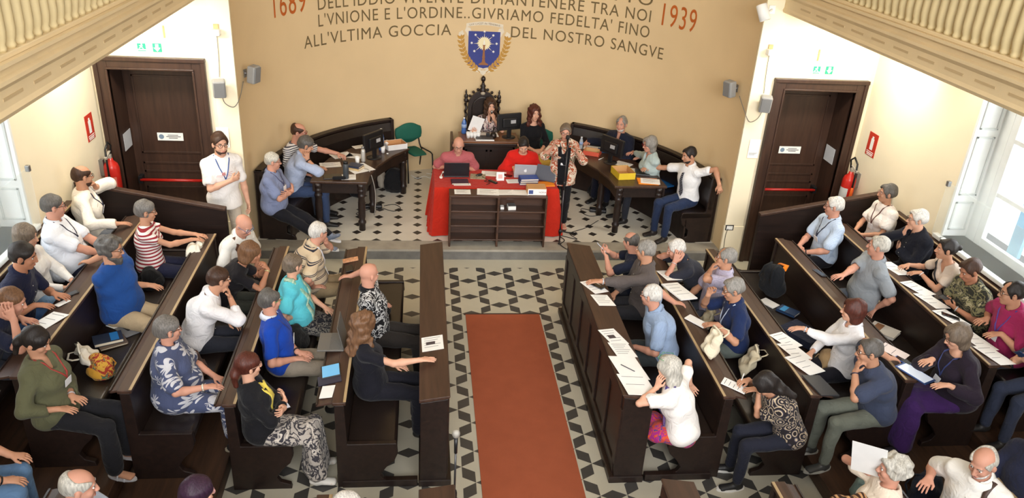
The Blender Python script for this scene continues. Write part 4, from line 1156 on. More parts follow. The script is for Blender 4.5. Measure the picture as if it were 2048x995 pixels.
    for h in k['arms']:
        wt = sp.get('watch')
        if wt and ((wt[0] == 'R') == (h['side'] > 0)):
            d = nrm(h['W'] - h['E']); e = MB(); c_ = h['W'] - d * 0.022 * s
            u_ = nrm(np.cross(d, (0.1, 0.2, 1))); v_ = np.cross(d, u_)
            e.tube([c_ + (u_ * math.cos(t) + v_ * math.sin(t)) * 0.031 * s * af for t in [2 * math.pi * i / 12 for i in range(13)]], 0.008 * s, 6, flat=0.5)
            e.obj('wristwatch', plain('watch_%d_%d_%d' % wt[1], srgb(*wt[1]), 0.3, 0.3), root, True)
    # ---- garment for the legs
    if bot:
        kind = bot[0]; cm = cloth(*bot[1:]); G = Field(ch); g = 0.010
        w2 = w ** 0.7
        G.ell(P + np.array((0, -0.012, 0.0)) * s, np.array((0.166 * w, 0.12 * w ** 1.25, 0.098)) * s, None, 0.04)
        if kind == 'skirt':
            ks = (k['legs'][0]['K'] + k['legs'][1]['K']) / 2; as_ = (k['legs'][0]['A'] + k['legs'][1]['A']) / 2
            dk = np.linalg.norm(k['legs'][0]['K'] - k['legs'][1]['K']) / 2
            G.slab(P, ks, 0.17 * w * s, 0.10 * s, 0.09 * s + dk, 0.078 * s, (1, 0, 0), 0.04)
            ln = sp.get('slen', 0.8)
            G.slab(ks, ks + (as_ - ks) * ln, 0.09 * s + dk, 0.085 * s, 0.12 * s + dk, 0.12 * s, (1, 0, 0), 0.04)
            V, F = G.mesh(wavy(0.012, (16, 9, 5), seed)); npmesh('skirt', V, F, cm, root, True)
        else:
            leg = sp.get('leg', 0.95)
            for L in k['legs']:
                r0, r1, r2 = 0.088 * s * w2, 0.066 * s * w ** 0.4, (0.050 if kind != 'wide' else 0.075) * s
                if kind == 'shorts': G.cone(L['H'], L['H'] + (L['K'] - L['H']) * 0.93, r0, r1 + 0.008, 0.03)
                else:
                    G.cone(L['H'], L['K'], r0, r1, 0.03)
                    G.cone(L['K'], L['K'] + (L['A'] - L['K']) * leg, r1, r2, 0.02)
            V, F = G.mesh(wavy(0.0045, (14, 8, 12), seed)); npmesh('shorts' if kind == 'shorts' else 'trousers', V, F, cm, root, True)
    sc = sp.get('shoe', (30, 28, 28))
    if sc is not None:
        for L in k['legs']:
            F_ = L['F']; A = L['A']; base = A[2] - 0.085 * s; lat = np.cross(F_, (0, 0, 1)); G = Field(0.008)
            dz = lambda z: np.array((0, 0, z * s))
            if bare and sc == 'sandal': continue
            G.slab(A - F_ * 0.035 * s - dz(0.045), A + F_ * 0.15 * s - dz(0.060), 0.036 * s, 0.042 * s, 0.043 * s, 0.026 * s, lat, 0.02)
            G.cone(A - dz(0.05), A - dz(0.005), 0.040 * s, 0.040 * s, 0.02)
            G.half((0, 0, base) if F_[2] == 0 else A - np.array((0, 0, 0.085 * s)), (0, 0, -1))
            V, F = G.mesh(); sh = npmesh('shoe', V, F, plain('shoe_%d_%d_%d' % sc, srgb(*sc), 0.5), root, True)
            so = sp.get('sole')
            if so:
                e = MB(); pl = []
                for i in range(20):
                    t = 2 * math.pi * i / 20; y_ = 0.055 + 0.145 * math.cos(t); x_ = (0.047 if y_ > 0.03 else 0.042) * math.sin(t)
                    pl.append(A + F_ * y_ * s + lat * x_ * s)
                e.loft([[np.array((p_[0], p_[1], base + zz)) for p_ in pl] for zz in (0.0, 0.024)])
                e.obj('sole', plain('sole_%d_%d_%d' % so, srgb(*so), 0.6), sh)
    if bare and sc == 'sandal':
        for L in k['legs']:
            e = MB(); A = L['A']; F_ = L['F']; lat = np.cross(F_, (0, 0, 1)); base = A[2] - 0.085 * s
            pl = []
            for i in range(20):
                t = 2 * math.pi * i / 20; y_ = 0.05 + 0.13 * math.cos(t); x_ = 0.045 * math.sin(t); pl.append(A + F_ * y_ * s + lat * x_ * s)
            e.loft([[np.array((p_[0], p_[1], base + zz)) for p_ in pl] for zz in (0.0, 0.015)])
            for y_, z_ in ((0.09, 0.045), (0.03, 0.075)):
                e.tube([A + F_ * y_ * s + lat * 0.044 * s * math.cos(t) + np.array((0, 0, base - A[2] + z_ * s * math.sin(t))) for t in [math.pi * i / 8 for i in range(9)]], 0.009 * s, 6, flat=0.4)
            e.obj('sandal', plain('sandal_%s' % sp.get('sandc', 'dark'), srgb(*(sp.get('sandrgb') or (60, 50, 46))), 0.4), root)
    return root, k

def surf(G, p, d):
    """from inside a garment, walk along d to its outside"""
    p = np.array(p, float); d = nrm(d)
    q = p.copy()
    for i in range(80):
        if G.at(q) > 0.003: break
        q = q + d * 0.005
    return q

# ================================================================ lettering and emblem painted on the apse wall
def text_mesh(s, size, align='CENTER', sx=1.0, spacing=1.0, offset=0.0):
    cu = bpy.data.curves.new('t', 'FONT'); cu.body = s; cu.size = size; cu.align_x = align; cu.space_character = spacing; cu.resolution_u = 4; cu.offset = offset
    o = bpy.data.objects.new('t', cu); COL.objects.link(o)
    dg = bpy.context.evaluated_depsgraph_get(); me = o.evaluated_get(dg).to_mesh()
    V = np.array([v.co[:] for v in me.vertices]); F = [tuple(p.vertices) for p in me.polygons]
    o.evaluated_get(dg).to_mesh_clear(); bpy.data.objects.remove(o); bpy.data.curves.remove(cu)
    V[:, 0] *= sx
    return V, F
def on_apse(mb, V, F, mi=0, th0=0.0, z0=0.0, d=0.004):
    """wrap flat artwork (x along the wall, y up, z off the wall) around the apse"""
    r = AR - d
    mb.add([(AX + (r - p[2]) * math.sin(th0 + p[0] / AR), AY + (r - p[2]) * math.cos(th0 + p[0] / AR), z0 + p[1]) for p in V], F, mi)
PAINT = plain('inscription_paint', srgb(112, 96, 68), .9, spec=.1, var=.1)
PAINTR = plain('date_paint', srgb(182, 96, 44), .9, spec=.1, var=.08)
def inscription(label, body, tha, thb, zb, size, m, group):
    """letters spread between two angles of the apse wall"""
    V, F = text_mesh(body, size, 'LEFT', 1.0, 1.12, 0.0)
    w = V[:, 0].max() - V[:, 0].min(); x0 = V[:, 0].min(); L = math.radians(thb - tha) * AR
    V = V.copy(); V[:, 0] = (V[:, 0] - x0) * (L / w); hh = V[:, 1].max()
    V[:, 2] = 0
    mb = MB(); on_apse(mb, V, F, 0, math.radians(tha), zb); o = mb.obj('wall_inscription', m); tag(o, label, 'inscription', group)
    return o
GI = 'lettering on the apse wall'
inscription('top line of apse lettering ending in RISPETTO', 'RISPETTO', 19.5, 48.2, 3.16, .25, PAINT, GI)
inscription("apse lettering line reading DELL'IDDIO VIVENTE DI MANTENERE TRA NOI", "DELL'IDDIO VIVENTE DI MANTENERE TRA NOI", -50.2, 48.2, 2.925, .25, PAINT, GI)
inscription("apse lettering line reading L'VNIONE E L'ORDINE..GIVRIAMO FEDELTA' FINO", "L'VNIONE E L'ORDINE..GIVRIAMO FEDELTA' FINO", -50.3, 48.4, 2.69, .25, PAINT, GI)
inscription("bottom apse lettering ALL'VLTIMA GOCCIA left of the emblem", "ALL'VLTIMA GOCCIA", -55.7, -9.6, 2.42, .25, PAINT, GI)
inscription('bottom apse lettering DEL NOSTRO SANGVE right of the emblem', 'DEL NOSTRO SANGVE', 7.6, 53.7, 2.42, .25, PAINT, GI)
inscription('orange date 1689 at the left of the apse lettering', '1689', -66.5, -54.3, 2.935, .46, PAINTR, GI)
inscription('orange date 1939 at the right of the apse lettering', '1939', 51.8, 63.2, 2.92, .46, PAINTR, GI)

t = thing('wall_emblem', 'painted blue shield with candlestick, stars and gold laurels on the apse', 'emblem', (AX, AY, 0))
def emb(name, polys, m, d):
    mb = MB()
    for p in polys:
        n = len(p); V = [(x, y, 0) for x, y in p]
        on_apse(mb, V, [tuple(range(n))], 0, 0, 0, d)
    mb.v = [(a - AX, b - AY, c) for a, b, c in mb.v]
    return mb.obj(name, m, t)
def star(cx, cy, r, r2, n, ph=0): return [(cx + (r if k % 2 == 0 else r2) * math.sin(math.pi * k / n + ph), cy + (r if k % 2 == 0 else r2) * math.cos(math.pi * k / n + ph)) for k in range(2 * n)]
def shield_cols(n=14, hw=.26):
    lowz = lambda x: 1.905 + .05 * (abs(x) / hw) ** 6 - .018 * max(0, 1 - abs(x) / .06)
    xs = [-hw + 2 * hw * k / n for k in range(n + 1)]
    return [[(a, lowz(a)), (b, lowz(b)), (b, 2.49), (a, 2.49)] for a, b in zip(xs[:-1], xs[1:])]
emb('shield', shield_cols(), plain('shield_blue', srgb(58, 68, 138), .8), .005)
GLOW = plain('pale_gold_paint', srgb(236, 226, 188), .8); GOLD = plain('gold_paint', srgb(188, 142, 62), .7, var=.1); BRONZE = plain('bronze_paint', srgb(150, 98, 58), .7, var=.1); PALE = plain('pale_scroll_paint', srgb(224, 214, 194), .85, var=.08)
emb('glow', [star(0, 2.30, .118, .090, 22)], GLOW, .009)
emb('rays', [[(math.sin(a) * .10 - math.cos(a) * .006, 2.30 + math.cos(a) * .10 + math.sin(a) * .006), (math.sin(a) * .10 + math.cos(a) * .006, 2.30 + math.cos(a) * .10 - math.sin(a) * .006), (math.sin(a) * .18, 2.30 + math.cos(a) * .18)] for a in [math.radians(d) for d in (0, 50, -50, 92, -92, 132, -132)]], GLOW, .010)
for d in (0, 45, -45, 88, -88, 130, -130):
    a = math.radians(d); emb('star', [star(math.sin(a) * .205, 2.295 + math.cos(a) * .195, .026, .011, 6)], plain('star_white', srgb(235, 235, 228), .8), .010)
emb('candlestick', [[(-.014, 2.26), (-.03, 2.275), (.03, 2.275), (.014, 2.26), (.016, 2.20), (.024, 2.19), (.014, 2.175), (.020, 2.09), (.028, 2.075), (.018, 2.06), (.03, 1.99), (.075, 1.965), (.085, 1.945), (-.085, 1.945), (-.075, 1.965), (-.03, 1.99), (-.018, 2.06), (-.028, 2.075), (-.020, 2.09), (-.014, 2.175), (-.024, 2.19), (-.016, 2.20)]], BRONZE, .013)
emb('candle', [[(-.010, 2.275), (.010, 2.275), (.009, 2.33), (0, 2.365), (-.009, 2.33)]], plain('star_white', srgb(235, 235, 228), .8), .014)
def leaf(cx, cy, ang, L, W):
    c, s = math.cos(ang), math.sin(ang); pts = [(0, 0), (.3 * L, W), (.65 * L, W * .8), (L, 0), (.65 * L, -W * .8), (.3 * L, -W)]
    return [(cx + x * c - y * s, cy + x * s + y * c) for x, y in pts]
for sx in (-1, 1):
    path = [(sx * (.05 + .33 * math.sin(q * 1.45)), 1.82 + .54 * q - .05 * math.sin(q * 3.1)) for q in [k / 10 for k in range(11)]]
    st = []
    for a, b in zip(path[:-1], path[1:]):
        d = nrm((b[0] - a[0], b[1] - a[1])); nx, ny = -d[1] * .006, d[0] * .006
        st.append([(a[0] + nx, a[1] + ny), (a[0] - nx, a[1] - ny), (b[0] - nx, b[1] - ny), (b[0] + nx, b[1] + ny)])
    lv = []
    for k in range(1, 11):
        a = path[k]; b = path[k - 1]; ang = math.atan2(a[1] - b[1], a[0] - b[0])
        for s2 in (-1, 1): lv.append(leaf(a[0], a[1], ang + s2 * .7, .095, .023))
    lv.append(leaf(path[10][0], path[10][1], math.pi / 2, .08, .02))
    emb('laurel_branch', st + lv, GOLD, .006)
rib = []
for k in range(16):
    a0, a1 = -.30 + .60 * k / 16, -.30 + .60 * (k + 1) / 16; f = lambda x: 2.555 + .035 * math.cos(x * 5.2)
    rib.append([(a0, f(a0)), (a1, f(a1)), (a1, f(a1) + .055), (a0, f(a0) + .055)])
emb('ribbon', rib, PALE, .005)
for sx in (-1, 1):
    emb('ribbon_tail', [leaf(sx * .30, 2.56, -math.pi / 2 - sx * .5, .16, .05), leaf(sx * .36, 2.50, -math.pi / 2 + sx * .3, .17, .045), leaf(sx * .27, 2.50, -math.pi / 2 - sx * .2, .12, .03)], PALE, .0045)
emb('lower_scroll', [leaf(0, 1.835, math.pi * .06, .24, .028), leaf(0, 1.835, math.pi * .94, .24, .028), leaf(0, 1.86, -math.pi / 2, .09, .05), leaf(.0, 1.88, 0.3, .16, .03), leaf(.0, 1.88, math.pi - .3, .16, .03)], PALE, .0045)
V, F = text_mesh('LVX LVCET IN TENEBRIS', .042, 'CENTER', 1.0, 1.1)
mb = MB(); on_apse(mb, [(x, y + 2.565 + .035 * math.cos(x * 5.2), 0) for x, y, z in V], F, 0, 0, 0, .006); mb.v = [(a - AX, b - AY, c) for a, b, c in mb.v]
mb.obj('motto', PAINT, t)

# ================================================================ fittings on the walls
def flat_text(s, size, loc, m, parent, rot=None, align='CENTER', sx=1.0):
    V, F = text_mesh(s, size, align, sx); R = rot if rot is not None else np.eye(3)
    mb = MB(); mb.add([np.array(loc) + R @ np.array((p[0], 0, p[1])) for p in V], F); return mb.obj('lettering', m, parent)
GREEN = plain('sign_green', srgb(40, 176, 128), .5); WHITE = plain('sign_white', srgb(238, 238, 234), .5)
def speaker(label, loc, rz, tilt):
    t = thing('loudspeaker', label, 'loudspeaker', loc, rz, 'grey wall loudspeakers')
    R = rotx(math.radians(tilt)); gm = plain('speaker_grey', srgb(152, 152, 150), .5)
    mb = MB(); mb.obox((0, -.12, 0), (.15, .11, .22), R); mb.obj('cabinet', gm, t, bevel=.02)
    mb = MB(); mb.obox(R @ np.array((0, -.06, 0)) + np.array((0, -.12, 0)), (.125, .012, .195), R); mb.obj('grille', plain('speaker_grille', srgb(126, 126, 126), .7, bump=.3, bs=300), t, bevel=.005)
    mb = MB(); mb.tube([(0, -.07, 0), (0, 0, -.0)], .014, 8); mb.box(-.03, .03, -.012, 0, -.05, .05); mb.obj('bracket', METAL, t)
    return t
speaker('grey loudspeaker on the strip beside the left door', (-2.44, 9.86, 2.35), 0.25, 12)
speaker('grey loudspeaker on the left edge of the apse wall', (-2.20, 10.24, 2.42), 1.2, 8)
speaker('grey loudspeaker on the right edge of the apse wall', (4.23, 10.24, 2.42), -1.2, 8)
speaker('grey loudspeaker beside the top corner of the right door', (4.48, 9.86, 2.35), -.25, 12)
def cable(label, pts, r=.004, m=BLACK, group=None):
    P = [np.array(p, float) for p in pts]; out = []
    for i in range(len(P) - 1):          # Catmull-Rom
        a, b, c, d = P[max(i - 1, 0)], P[i], P[i + 1], P[min(i + 2, len(P) - 1)]
        for q in range(6):
            u = q / 6.0; out.append(.5 * (2 * b + (c - a) * u + (2 * a - 5 * b + 4 * c - d) * u * u + (3 * b - a - 3 * c + d) * u ** 3))
    out.append(P[-1]); mb = MB(); mb.tube(out, r, 6); return tag(mb.obj('cable', m, None, True), label, 'cable', group)
GREYC = plain('grey_cable', srgb(120, 116, 108), .6)
cable('thin cable hanging between the two left loudspeakers', [(-2.40, 9.80, 2.27), (-2.38, 9.82, 2.15), (-2.28, 9.83, 2.10), (-2.215, 9.9, 2.2), (-2.20, 10.1, 2.35)], .005, GREYC)
cable('thin cable hanging between the two right loudspeakers', [(4.46, 9.80, 2.27), (4.42, 9.82, 2.13), (4.32, 9.83, 2.08), (4.255, 9.9, 2.2), (4.23, 10.1, 2.35)], .005, GREYC)
cable('vertical cable from the small lamp box to the left loudspeaker', [(-2.40, 9.85, 2.98), (-2.405, 9.85, 2.7), (-2.42, 9.85, 2.46)], .004, GREYC)
cable('vertical cable from the small lamp box to the right loudspeaker', [(4.42, 9.85, 2.98), (4.43, 9.85, 2.7), (4.45, 9.85, 2.46)], .004, GREYC)
for lab, x in (('left', -2.40), ('right', 4.42)):
    t = thing('lamp_box', 'small white fitting high on the strip by the %s door' % lab, 'fitting', (x, 9.855, 3.0)); s_ = -1 if lab == 'left' else 1
    mb = MB(); mb.box(-.05, .05, -.09, 0, -.035, .035); mb.obj('housing', WHITE, t, bevel=.008)
    mb = MB(); mb.box(-.03, .03, -.015, 0, .035, .09); mb.obj('wall_plate', plain('tan_plate', srgb(190, 160, 110), .6), t, bevel=.003)
t = thing('spotlight', 'white cylinder spotlight at the top of the right apse edge', 'spotlight', (4.22, 9.84, 3.50)); R = roty(math.radians(-18)) @ rotx(math.radians(-20))
mb = MB(); mb.lathe([(.02, .10), (.06, .10), (.068, .09), (.068, -.10), (.060, -.10), (.058, -.07), (.01, -.06)], 20, (-.04, -.12, 0), R); mb.obj('shade', WHITE, t, True)
mb = MB(); mb.tube([(.03, -.10, 0), (.10, -.04, .02), (.12, 0.01, .02)], .012, 8); mb.box(.08, .16, 0, .015, -.03, .07); mb.obj('arm', WHITE, t)
for lab, xs in (('left', (-3.285, -3.11)), ('right', (5.12, 5.295))):
    t = thing('exit_sign', 'green and white emergency exit sign above the %s door' % lab, 'sign', (xs[0], 9.895, 2.78))
    mb = MB(); mb.box(-.055, .055, -.006, 0, -.05, .05); mb.obj('panel', WHITE, t)
    mb = MB(); mb.box(-.048, .048, -.008, -.005, -.022, .046); mb.obj('green_field', GREEN, t)
    mb = MB(); mb.add([(-.005, -.009, .04), (.012, -.009, .04), (.012, -.009, .024), (-.005, -.009, .024)], [(0, 1, 2, 3)]); mb.add([(-.028, -.009, .022), (.018, -.009, .020), (.006, -.009, .004), (.026, -.009, -.018), (.014, -.009, -.018), (-.006, -.009, .0), (-.024, -.009, -.018), (-.034, -.009, -.014), (-.012, -.009, .008)], [tuple(range(9))]); mb.obj('running_figure', WHITE, t)
    mb = MB(); mb.box(-.045, .045, -.008, -.005, -.046, -.036); mb.obj('caption_bar', GREEN, t)
    t = thing('arrow_sign', 'green and white arrow sign next to the exit sign, %s door' % lab, 'sign', (xs[1], 9.895, 2.78))
    mb = MB(); mb.box(-.05, .05, -.006, 0, -.05, .05); mb.obj('panel', GREEN, t)
    mb = MB(); mb.add([(0, -.009, -.045), (.04, -.009, .0), (.018, -.009, .0), (.018, -.009, .042), (-.018, -.009, .042), (-.018, -.009, .0), (-.04, -.009, .0)], [tuple(range(7))]); mb.obj('arrow', WHITE, t)
    mb = MB(); xp = xs[1] + (.1 if lab == 'left' else -.19); mb.tube([(xp, 9.888, 2.90), (xp, 9.888, 3.04)], .011, 8); tag(mb.obj('pipe_stub', plain('brass_pipe', srgb(196, 172, 112), .5)), 'short yellowish pipe stub on the wall above the %s door' % lab, 'pipe')
    q = -2.455 if lab == 'left' else 4.465
    t = thing('notice_sheet', 'white printed notice taped to the strip by the %s door' % lab, 'notice', (q, 9.853, 1.70))
    mb = MB(); mb.box(-.075, .075, -.003, 0, -.13, .13); mb.obj('sheet', PAPER, t)
    mb = MB()
    for k in range(3): mb.box(-.06, .06 - .02 * k, -.0045, -.003, -.062 - .012 * k, -.058 - .012 * k)
    mb.obj('print', INK, t)
    xd = -3.22 if lab == 'left' else 5.19
    t = thing('door_plate', 'small white printed plate on the %s door' % lab, 'plate', (xd, 10.286, 1.55))
    mb = MB(); mb.box(-.16, .16, -.004, 0, -.052, .052); mb.obj('plate', WHITE, t)
    mb = MB(); mb.lathe([(.032, 0), (.032, .002), (.001, .002)], 16, (-.11, -.005, 0), rotx(math.pi / 2)); mb.obj('round_logo', plain('logo_blue_grey', srgb(120, 140, 160), .6), t)
    mb = MB()
    for k, (a, b) in enumerate(((-.03, .10), (-.05, .13), (-.02, .09))): mb.box(a, b, -.006, -.004, .018 - .02 * k, .026 - .02 * k)
    mb.obj('print', INK, t)
    xr = -3.70 if lab == 'left' else 5.71; s_ = 1 if lab == 'left' else -1
    t = thing('notice_sheet', 'grey-white paper taped inside the reveal of the %s door' % lab, 'notice', (xr, 10.13, 1.55))
    mb = MB(); a, b = sorted((0, s_ * .004)); mb.box(a, b, -.13, .13, -.11, .11); mb.obj('sheet', plain('paper_grey', srgb(206, 208, 212), .7), t)
    xw = -3.9 if lab == 'left' else 5.95
    t = thing('extinguisher_sign', 'red fire extinguisher sign on the %s side wall' % lab, 'sign', (xw, 9.56, 1.89)); s_ = 1 if lab == 'left' else -1
    X_ = lambda d: s_ * d
    def sb(mb, d0, d1, y0, y1, z0, z1): a, b = sorted((X_(d0), X_(d1))); mb.box(a, b, y0, y1, z0, z1)
    mb = MB(); sb(mb, 0, .005, -.11, .11, -.155, .155); mb.obj('panel', plain('sign_red', srgb(196, 54, 36), .45), t)
    mb = MB(); sb(mb, .005, .007, -.035, .035, -.07, .08); sb(mb, .005, .007, -.02, .02, .08, .11); mb.obj('extinguisher_symbol', WHITE, t, bevel=.002)
    mb = MB(); sb(mb, .005, .007, -.085, .085, -.10, -.092); sb(mb, .005, .007, -.08, .08, -.125, -.113); sb(mb, .005, .007, -.07, .07, -.145, -.134); mb.obj('caption', WHITE, t)
    # fire extinguisher hung below its sign
    t = thing('fire_extinguisher', 'red fire extinguisher hung on the %s wall beside the door' % lab, 'fire extinguisher', (xw + s_ * .13, 9.66, .95))
    rd = plain('extinguisher_red', srgb(186, 36, 26), .3)
    mb = MB(); mb.lathe([(.06, 0), (.085, .01), (.09, .03), (.09, .40), (.075, .45), (.035, .49), (.03, .52)], 22); mb.obj('cylinder', rd, t, True)
    mb = MB(); mb.box(-.02, .02, -.02, .02, .51, .57); mb.obox((0, -.06, .585), (.03, .16, .014), rotx(.25)); mb.obox((0, -.06, .55), (.03, .14, .012)); mb.obj('valve_lever', plain('valve_metal', srgb(206, 200, 190), .3, .5), t, bevel=.004)
    mb = MB(); mb.tube([(0, .03, .54), (0, .08, .66), (0, .0, .72), (0, -.10, .66), (0, -.115, .50), (0, -.115, .30)], .013, 8); mb.obj('hose', BLACK, t, True)
    mb = MB(); mb.lathe([(.02, .0), (.026, .0), (.018, .30), (.012, .31)], 12, (0, -.118, .02)); mb.obj('horn', plain('orange_horn', srgb(226, 96, 24), .5) if lab == 'right' else BLACK, t, True)
    mb = MB(); mb.loft([[(.0915 * math.cos(a), .0915 * math.sin(a), z) for a in [(-2.6 + .1 * k) if lab == 'left' else (2.5 + .1 * k) for k in range(19)]] for z in (.08, .30)], closed=False); mb.obj('label', plain('label_silver', srgb(206, 206, 204), .5) if lab == 'right' else plain('label_redwhite', srgb(206, 110, 96), .5), t)
    mb = MB(); a, b = sorted((-s_ * .13, -s_ * .08)); mb.box(a, b, -.03, .03, .30, .50); mb.obj('wall_bracket', METAL, t)
t = thing('wall_socket', 'black-framed wall socket low on the right apse edge', 'socket', (4.335, 9.858, .53))
mb = MB(); mb.box(-.06, .06, -.012, 0, -.04, .04); mb.obj('frame', BLACK, t, bevel=.004)
mb = MB(); mb.box(-.045, .045, -.016, -.01, -.028, .028); mb.obj('insert', WHITE, t, bevel=.003)
cable('cord hanging from the wall socket at the right apse edge', [(4.31, 9.84, .52), (4.29, 9.83, .40), (4.30, 9.83, .2), (4.31, 9.80, .01)], .004)

# ================================================================ things lying about
def lay(o, loc, rz, slope=0.0):
    o.matrix_world = Matrix.Translation(loc) @ Matrix.Rotation(-math.atan(slope), 4, 'Y') @ Matrix.Rotation(rz, 4, 'Z'); return o
def sheet(label, loc, w=.21, h=.297, rz=0.0, slope=0.0, m=None, lines=6, name='paper_sheet', cat='paper', group=None, thick=.002, pic=False):
    t = thing(name, label, cat, (0, 0, 0), 0, group); lay(t, loc, math.radians(rz), slope)
    mb = MB(); mb.box(-w / 2, w / 2, -h / 2, h / 2, 0, thick); mb.obj('sheet', m or PAPER, t)
    if lines:
        mb = MB()
        for k in range(lines):
            y = h * (.38 - .76 * k / max(lines, 2)); mb.box(-w * .38, w * (.38 - .12 * (k % 3)), y - .0022, y + .0022, thick, thick + .0006)
        mb.obj('print', INK, t)
    if pic:
        mb = MB(); mb.box(-w * .30, w * .12, -h * .08, h * .12, thick, thick + .0008); mb.obj('picture', plain('dark_picture', srgb(70, 62, 66), .6), t)
    return t
def book(label, loc, w=.16, h=.23, th=.03, rz=0.0, slope=0.0, col=(40, 60, 110), band=None, group=None, name='book'):
    t = thing(name, label, 'book', (0, 0, 0), 0, group); lay(t, loc, math.radians(rz), slope)
    cm = plain('cover_%d_%d_%d' % col, srgb(*col), .45)
    mb = MB(); mb.box(-w / 2, w / 2, -h / 2, h / 2, 0, .004); mb.box(-w / 2, w / 2, -h / 2, h / 2, th - .004, th); mb.box(-w / 2, -w / 2 + .004, -h / 2, h / 2, 0, th); mb.obj('cover', cm, t)
    mb = MB(); mb.box(-w / 2 + .004, w / 2 - .006, -h / 2 + .006, h / 2 - .006, .004, th - .004); mb.obj('pages', plain('book_pages', srgb(220, 208, 184), .8), t)
    if band:
        mb = MB(); mb.box(-w * .42, w * .42, h * .08, h * .36, th, th + .0008); mb.obj('title_panel', plain('cover_%d_%d_%d' % band, srgb(*band), .5), t)
    return t
def slate(label, loc, w=.16, h=.24, rz=0.0, slope=0.0, col=(28, 28, 30), scr=None, name='tablet', cat='tablet', th=.009):
    t = thing(name, label, cat, (0, 0, 0), 0); lay(t, loc, math.radians(rz), slope)
    mb = MB(); mb.box(-w / 2, w / 2, -h / 2, h / 2, 0, th); mb.obj('case', plain('case_%d_%d_%d' % col, srgb(*col), .35), t, bevel=.003)
    mb = MB(); mb.box(-w * .44, w * .44, -h * .44, h * .44, th, th + .0008)
    mb.obj('screen', plain('screen_%d_%d_%d' % (scr or (14, 14, 18)), srgb(*(scr or (14, 14, 18))), .12, emit=.7 if scr else 0), t)
    return t
def laptop(label, loc, rz, lid, ang=100, w=.34, d=.24, keyc=(40, 40, 42), logo=None):
    """screen hinge at local +y... the lid's outer face looks to -y when opened away"""
    t = thing('laptop', label, 'laptop', loc, math.radians(rz)); lm = plain('laptop_%d_%d_%d' % lid, srgb(*lid), .35, .1)
    mb = MB(); mb.box(-w / 2, w / 2, 0, d, 0, .016); mb.obj('base', lm, t, bevel=.004)
    mb = MB(); mb.box(-w * .44, w * .44, d * .12, d * .55, .016, .0175); mb.obj('keyboard', plain('keys_%d_%d_%d' % keyc, srgb(*keyc), .5, bump=.4, bs=140), t)
    R = rotx(math.radians(90 - (ang - 0)) * -1) if False else rotx(math.radians(ang - 90))
    f = lambda p: R @ np.array(p) + np.array((0, 0, .016))
    mb = MB(); mb.add([f(p) for p in ((-w / 2, -.004, 0), (w / 2, -.004, 0), (w / 2, .004, 0), (-w / 2, .004, 0), (-w / 2, -.004, d), (w / 2, -.004, d), (w / 2, .004, d), (-w / 2, .004, d))], [(0, 3, 2, 1), (4, 5, 6, 7), (0, 1, 5, 4), (1, 2, 6, 5), (2, 3, 7, 6), (3, 0, 4, 7)]); mb.obj('lid', lm, t, bevel=.003)
    mb = MB(); mb.add([f(p) for p in ((-w * .46, .0046, .012), (w * .46, .0046, .012), (w * .46, .0046, d - .012), (-w * .46, .0046, d - .012))], [(0, 1, 2, 3)]); mb.obj('screen', plain('laptop_screen', srgb(150, 170, 190), .2, emit=.6), t)
    if logo:
        mb = MB(); G_ = [f((.022 * math.cos(a) * (1 if abs(a) > .5 else .78), -.0046, d * .52 + .024 * math.sin(a))) for a in [-math.pi + 2 * math.pi * k / 20 for k in range(20)]]; mb.add(G_, [tuple(range(20))]); G_ = [f(p) for p in ((0, -.0046, d * .52 + .026), (.012, -.0046, d * .52 + .040), (.016, -.0046, d * .52 + .036), (.004, -.0046, d * .52 + .026))]; mb.add(G_, [(0, 1, 2, 3)]); mb.obj('lid_logo', plain('logo_white', srgb(245, 245, 245), .3), t)
    return t
def monitor(label, loc, rz, tilt=0):
    t = thing('monitor', label, 'monitor', loc, math.radians(rz)); R = rotx(math.radians(tilt))
    mb = MB(); mb.obox((0, 0, .26), (.43, .045, .27), R); mb.obj('housing', BLACK, t, bevel=.012)
    mb = MB(); mb.obox((0, .035, .25), (.26, .04, .16), R); mb.obj('rear_bulge', BLACK, t, bevel=.015)
    mb = MB(); mb.obox((-.05, .057, .27), (.09, .003, .055), R); mb.obj('sticker', plain('sticker', srgb(170, 172, 174), .5), t)
    mb = MB(); mb.obox((0, -.0235, .26), (.40, .002, .24), R); mb.obj('screen', plain('monitor_screen', srgb(40, 46, 56), .15), t)
    mb = MB(); mb.box(-.035, .035, .0, .035, .01, .20); mb.obj('neck', BLACK, t, bevel=.006)
    mb = MB(); mb.lathe([(.11, 0), (.11, .008), (.05, .016)], 24, (0, .01, 0)); mb.obj('foot', BLACK, t, True)
    return t
def water_bottle(label, loc, col=(70, 120, 200), h=.31, r=.042):
    t = thing('water_bottle', label, 'bottle', loc)
    mb = MB(); k = h / .31; mb.lathe([(r * .85, 0), (r, .01), (r, .07 * k), (r * .92, .09 * k), (r, .11 * k), (r, .19 * k), (r * .8, .23 * k), (.014, .275 * k), (.014, .29 * k)], 18); mb.obj('body', plain('pet_%d_%d_%d' % col, srgb(*col), .1, spec=.7, alpha=.72), t, True)
    mb = MB(); mb.lathe([(.016, .285 * k), (.016, .31 * k), (.001, .311 * k)], 14); mb.obj('cap', plain('bottle_cap', srgb(220, 226, 235), .4), t, True)
    mb = MB(); mb.lathe([(r + .001, .115 * k), (r + .001, .185 * k)], 18); mb.obj('label', plain('bottle_label', srgb(150, 176, 220), .5), t, True)
    return t
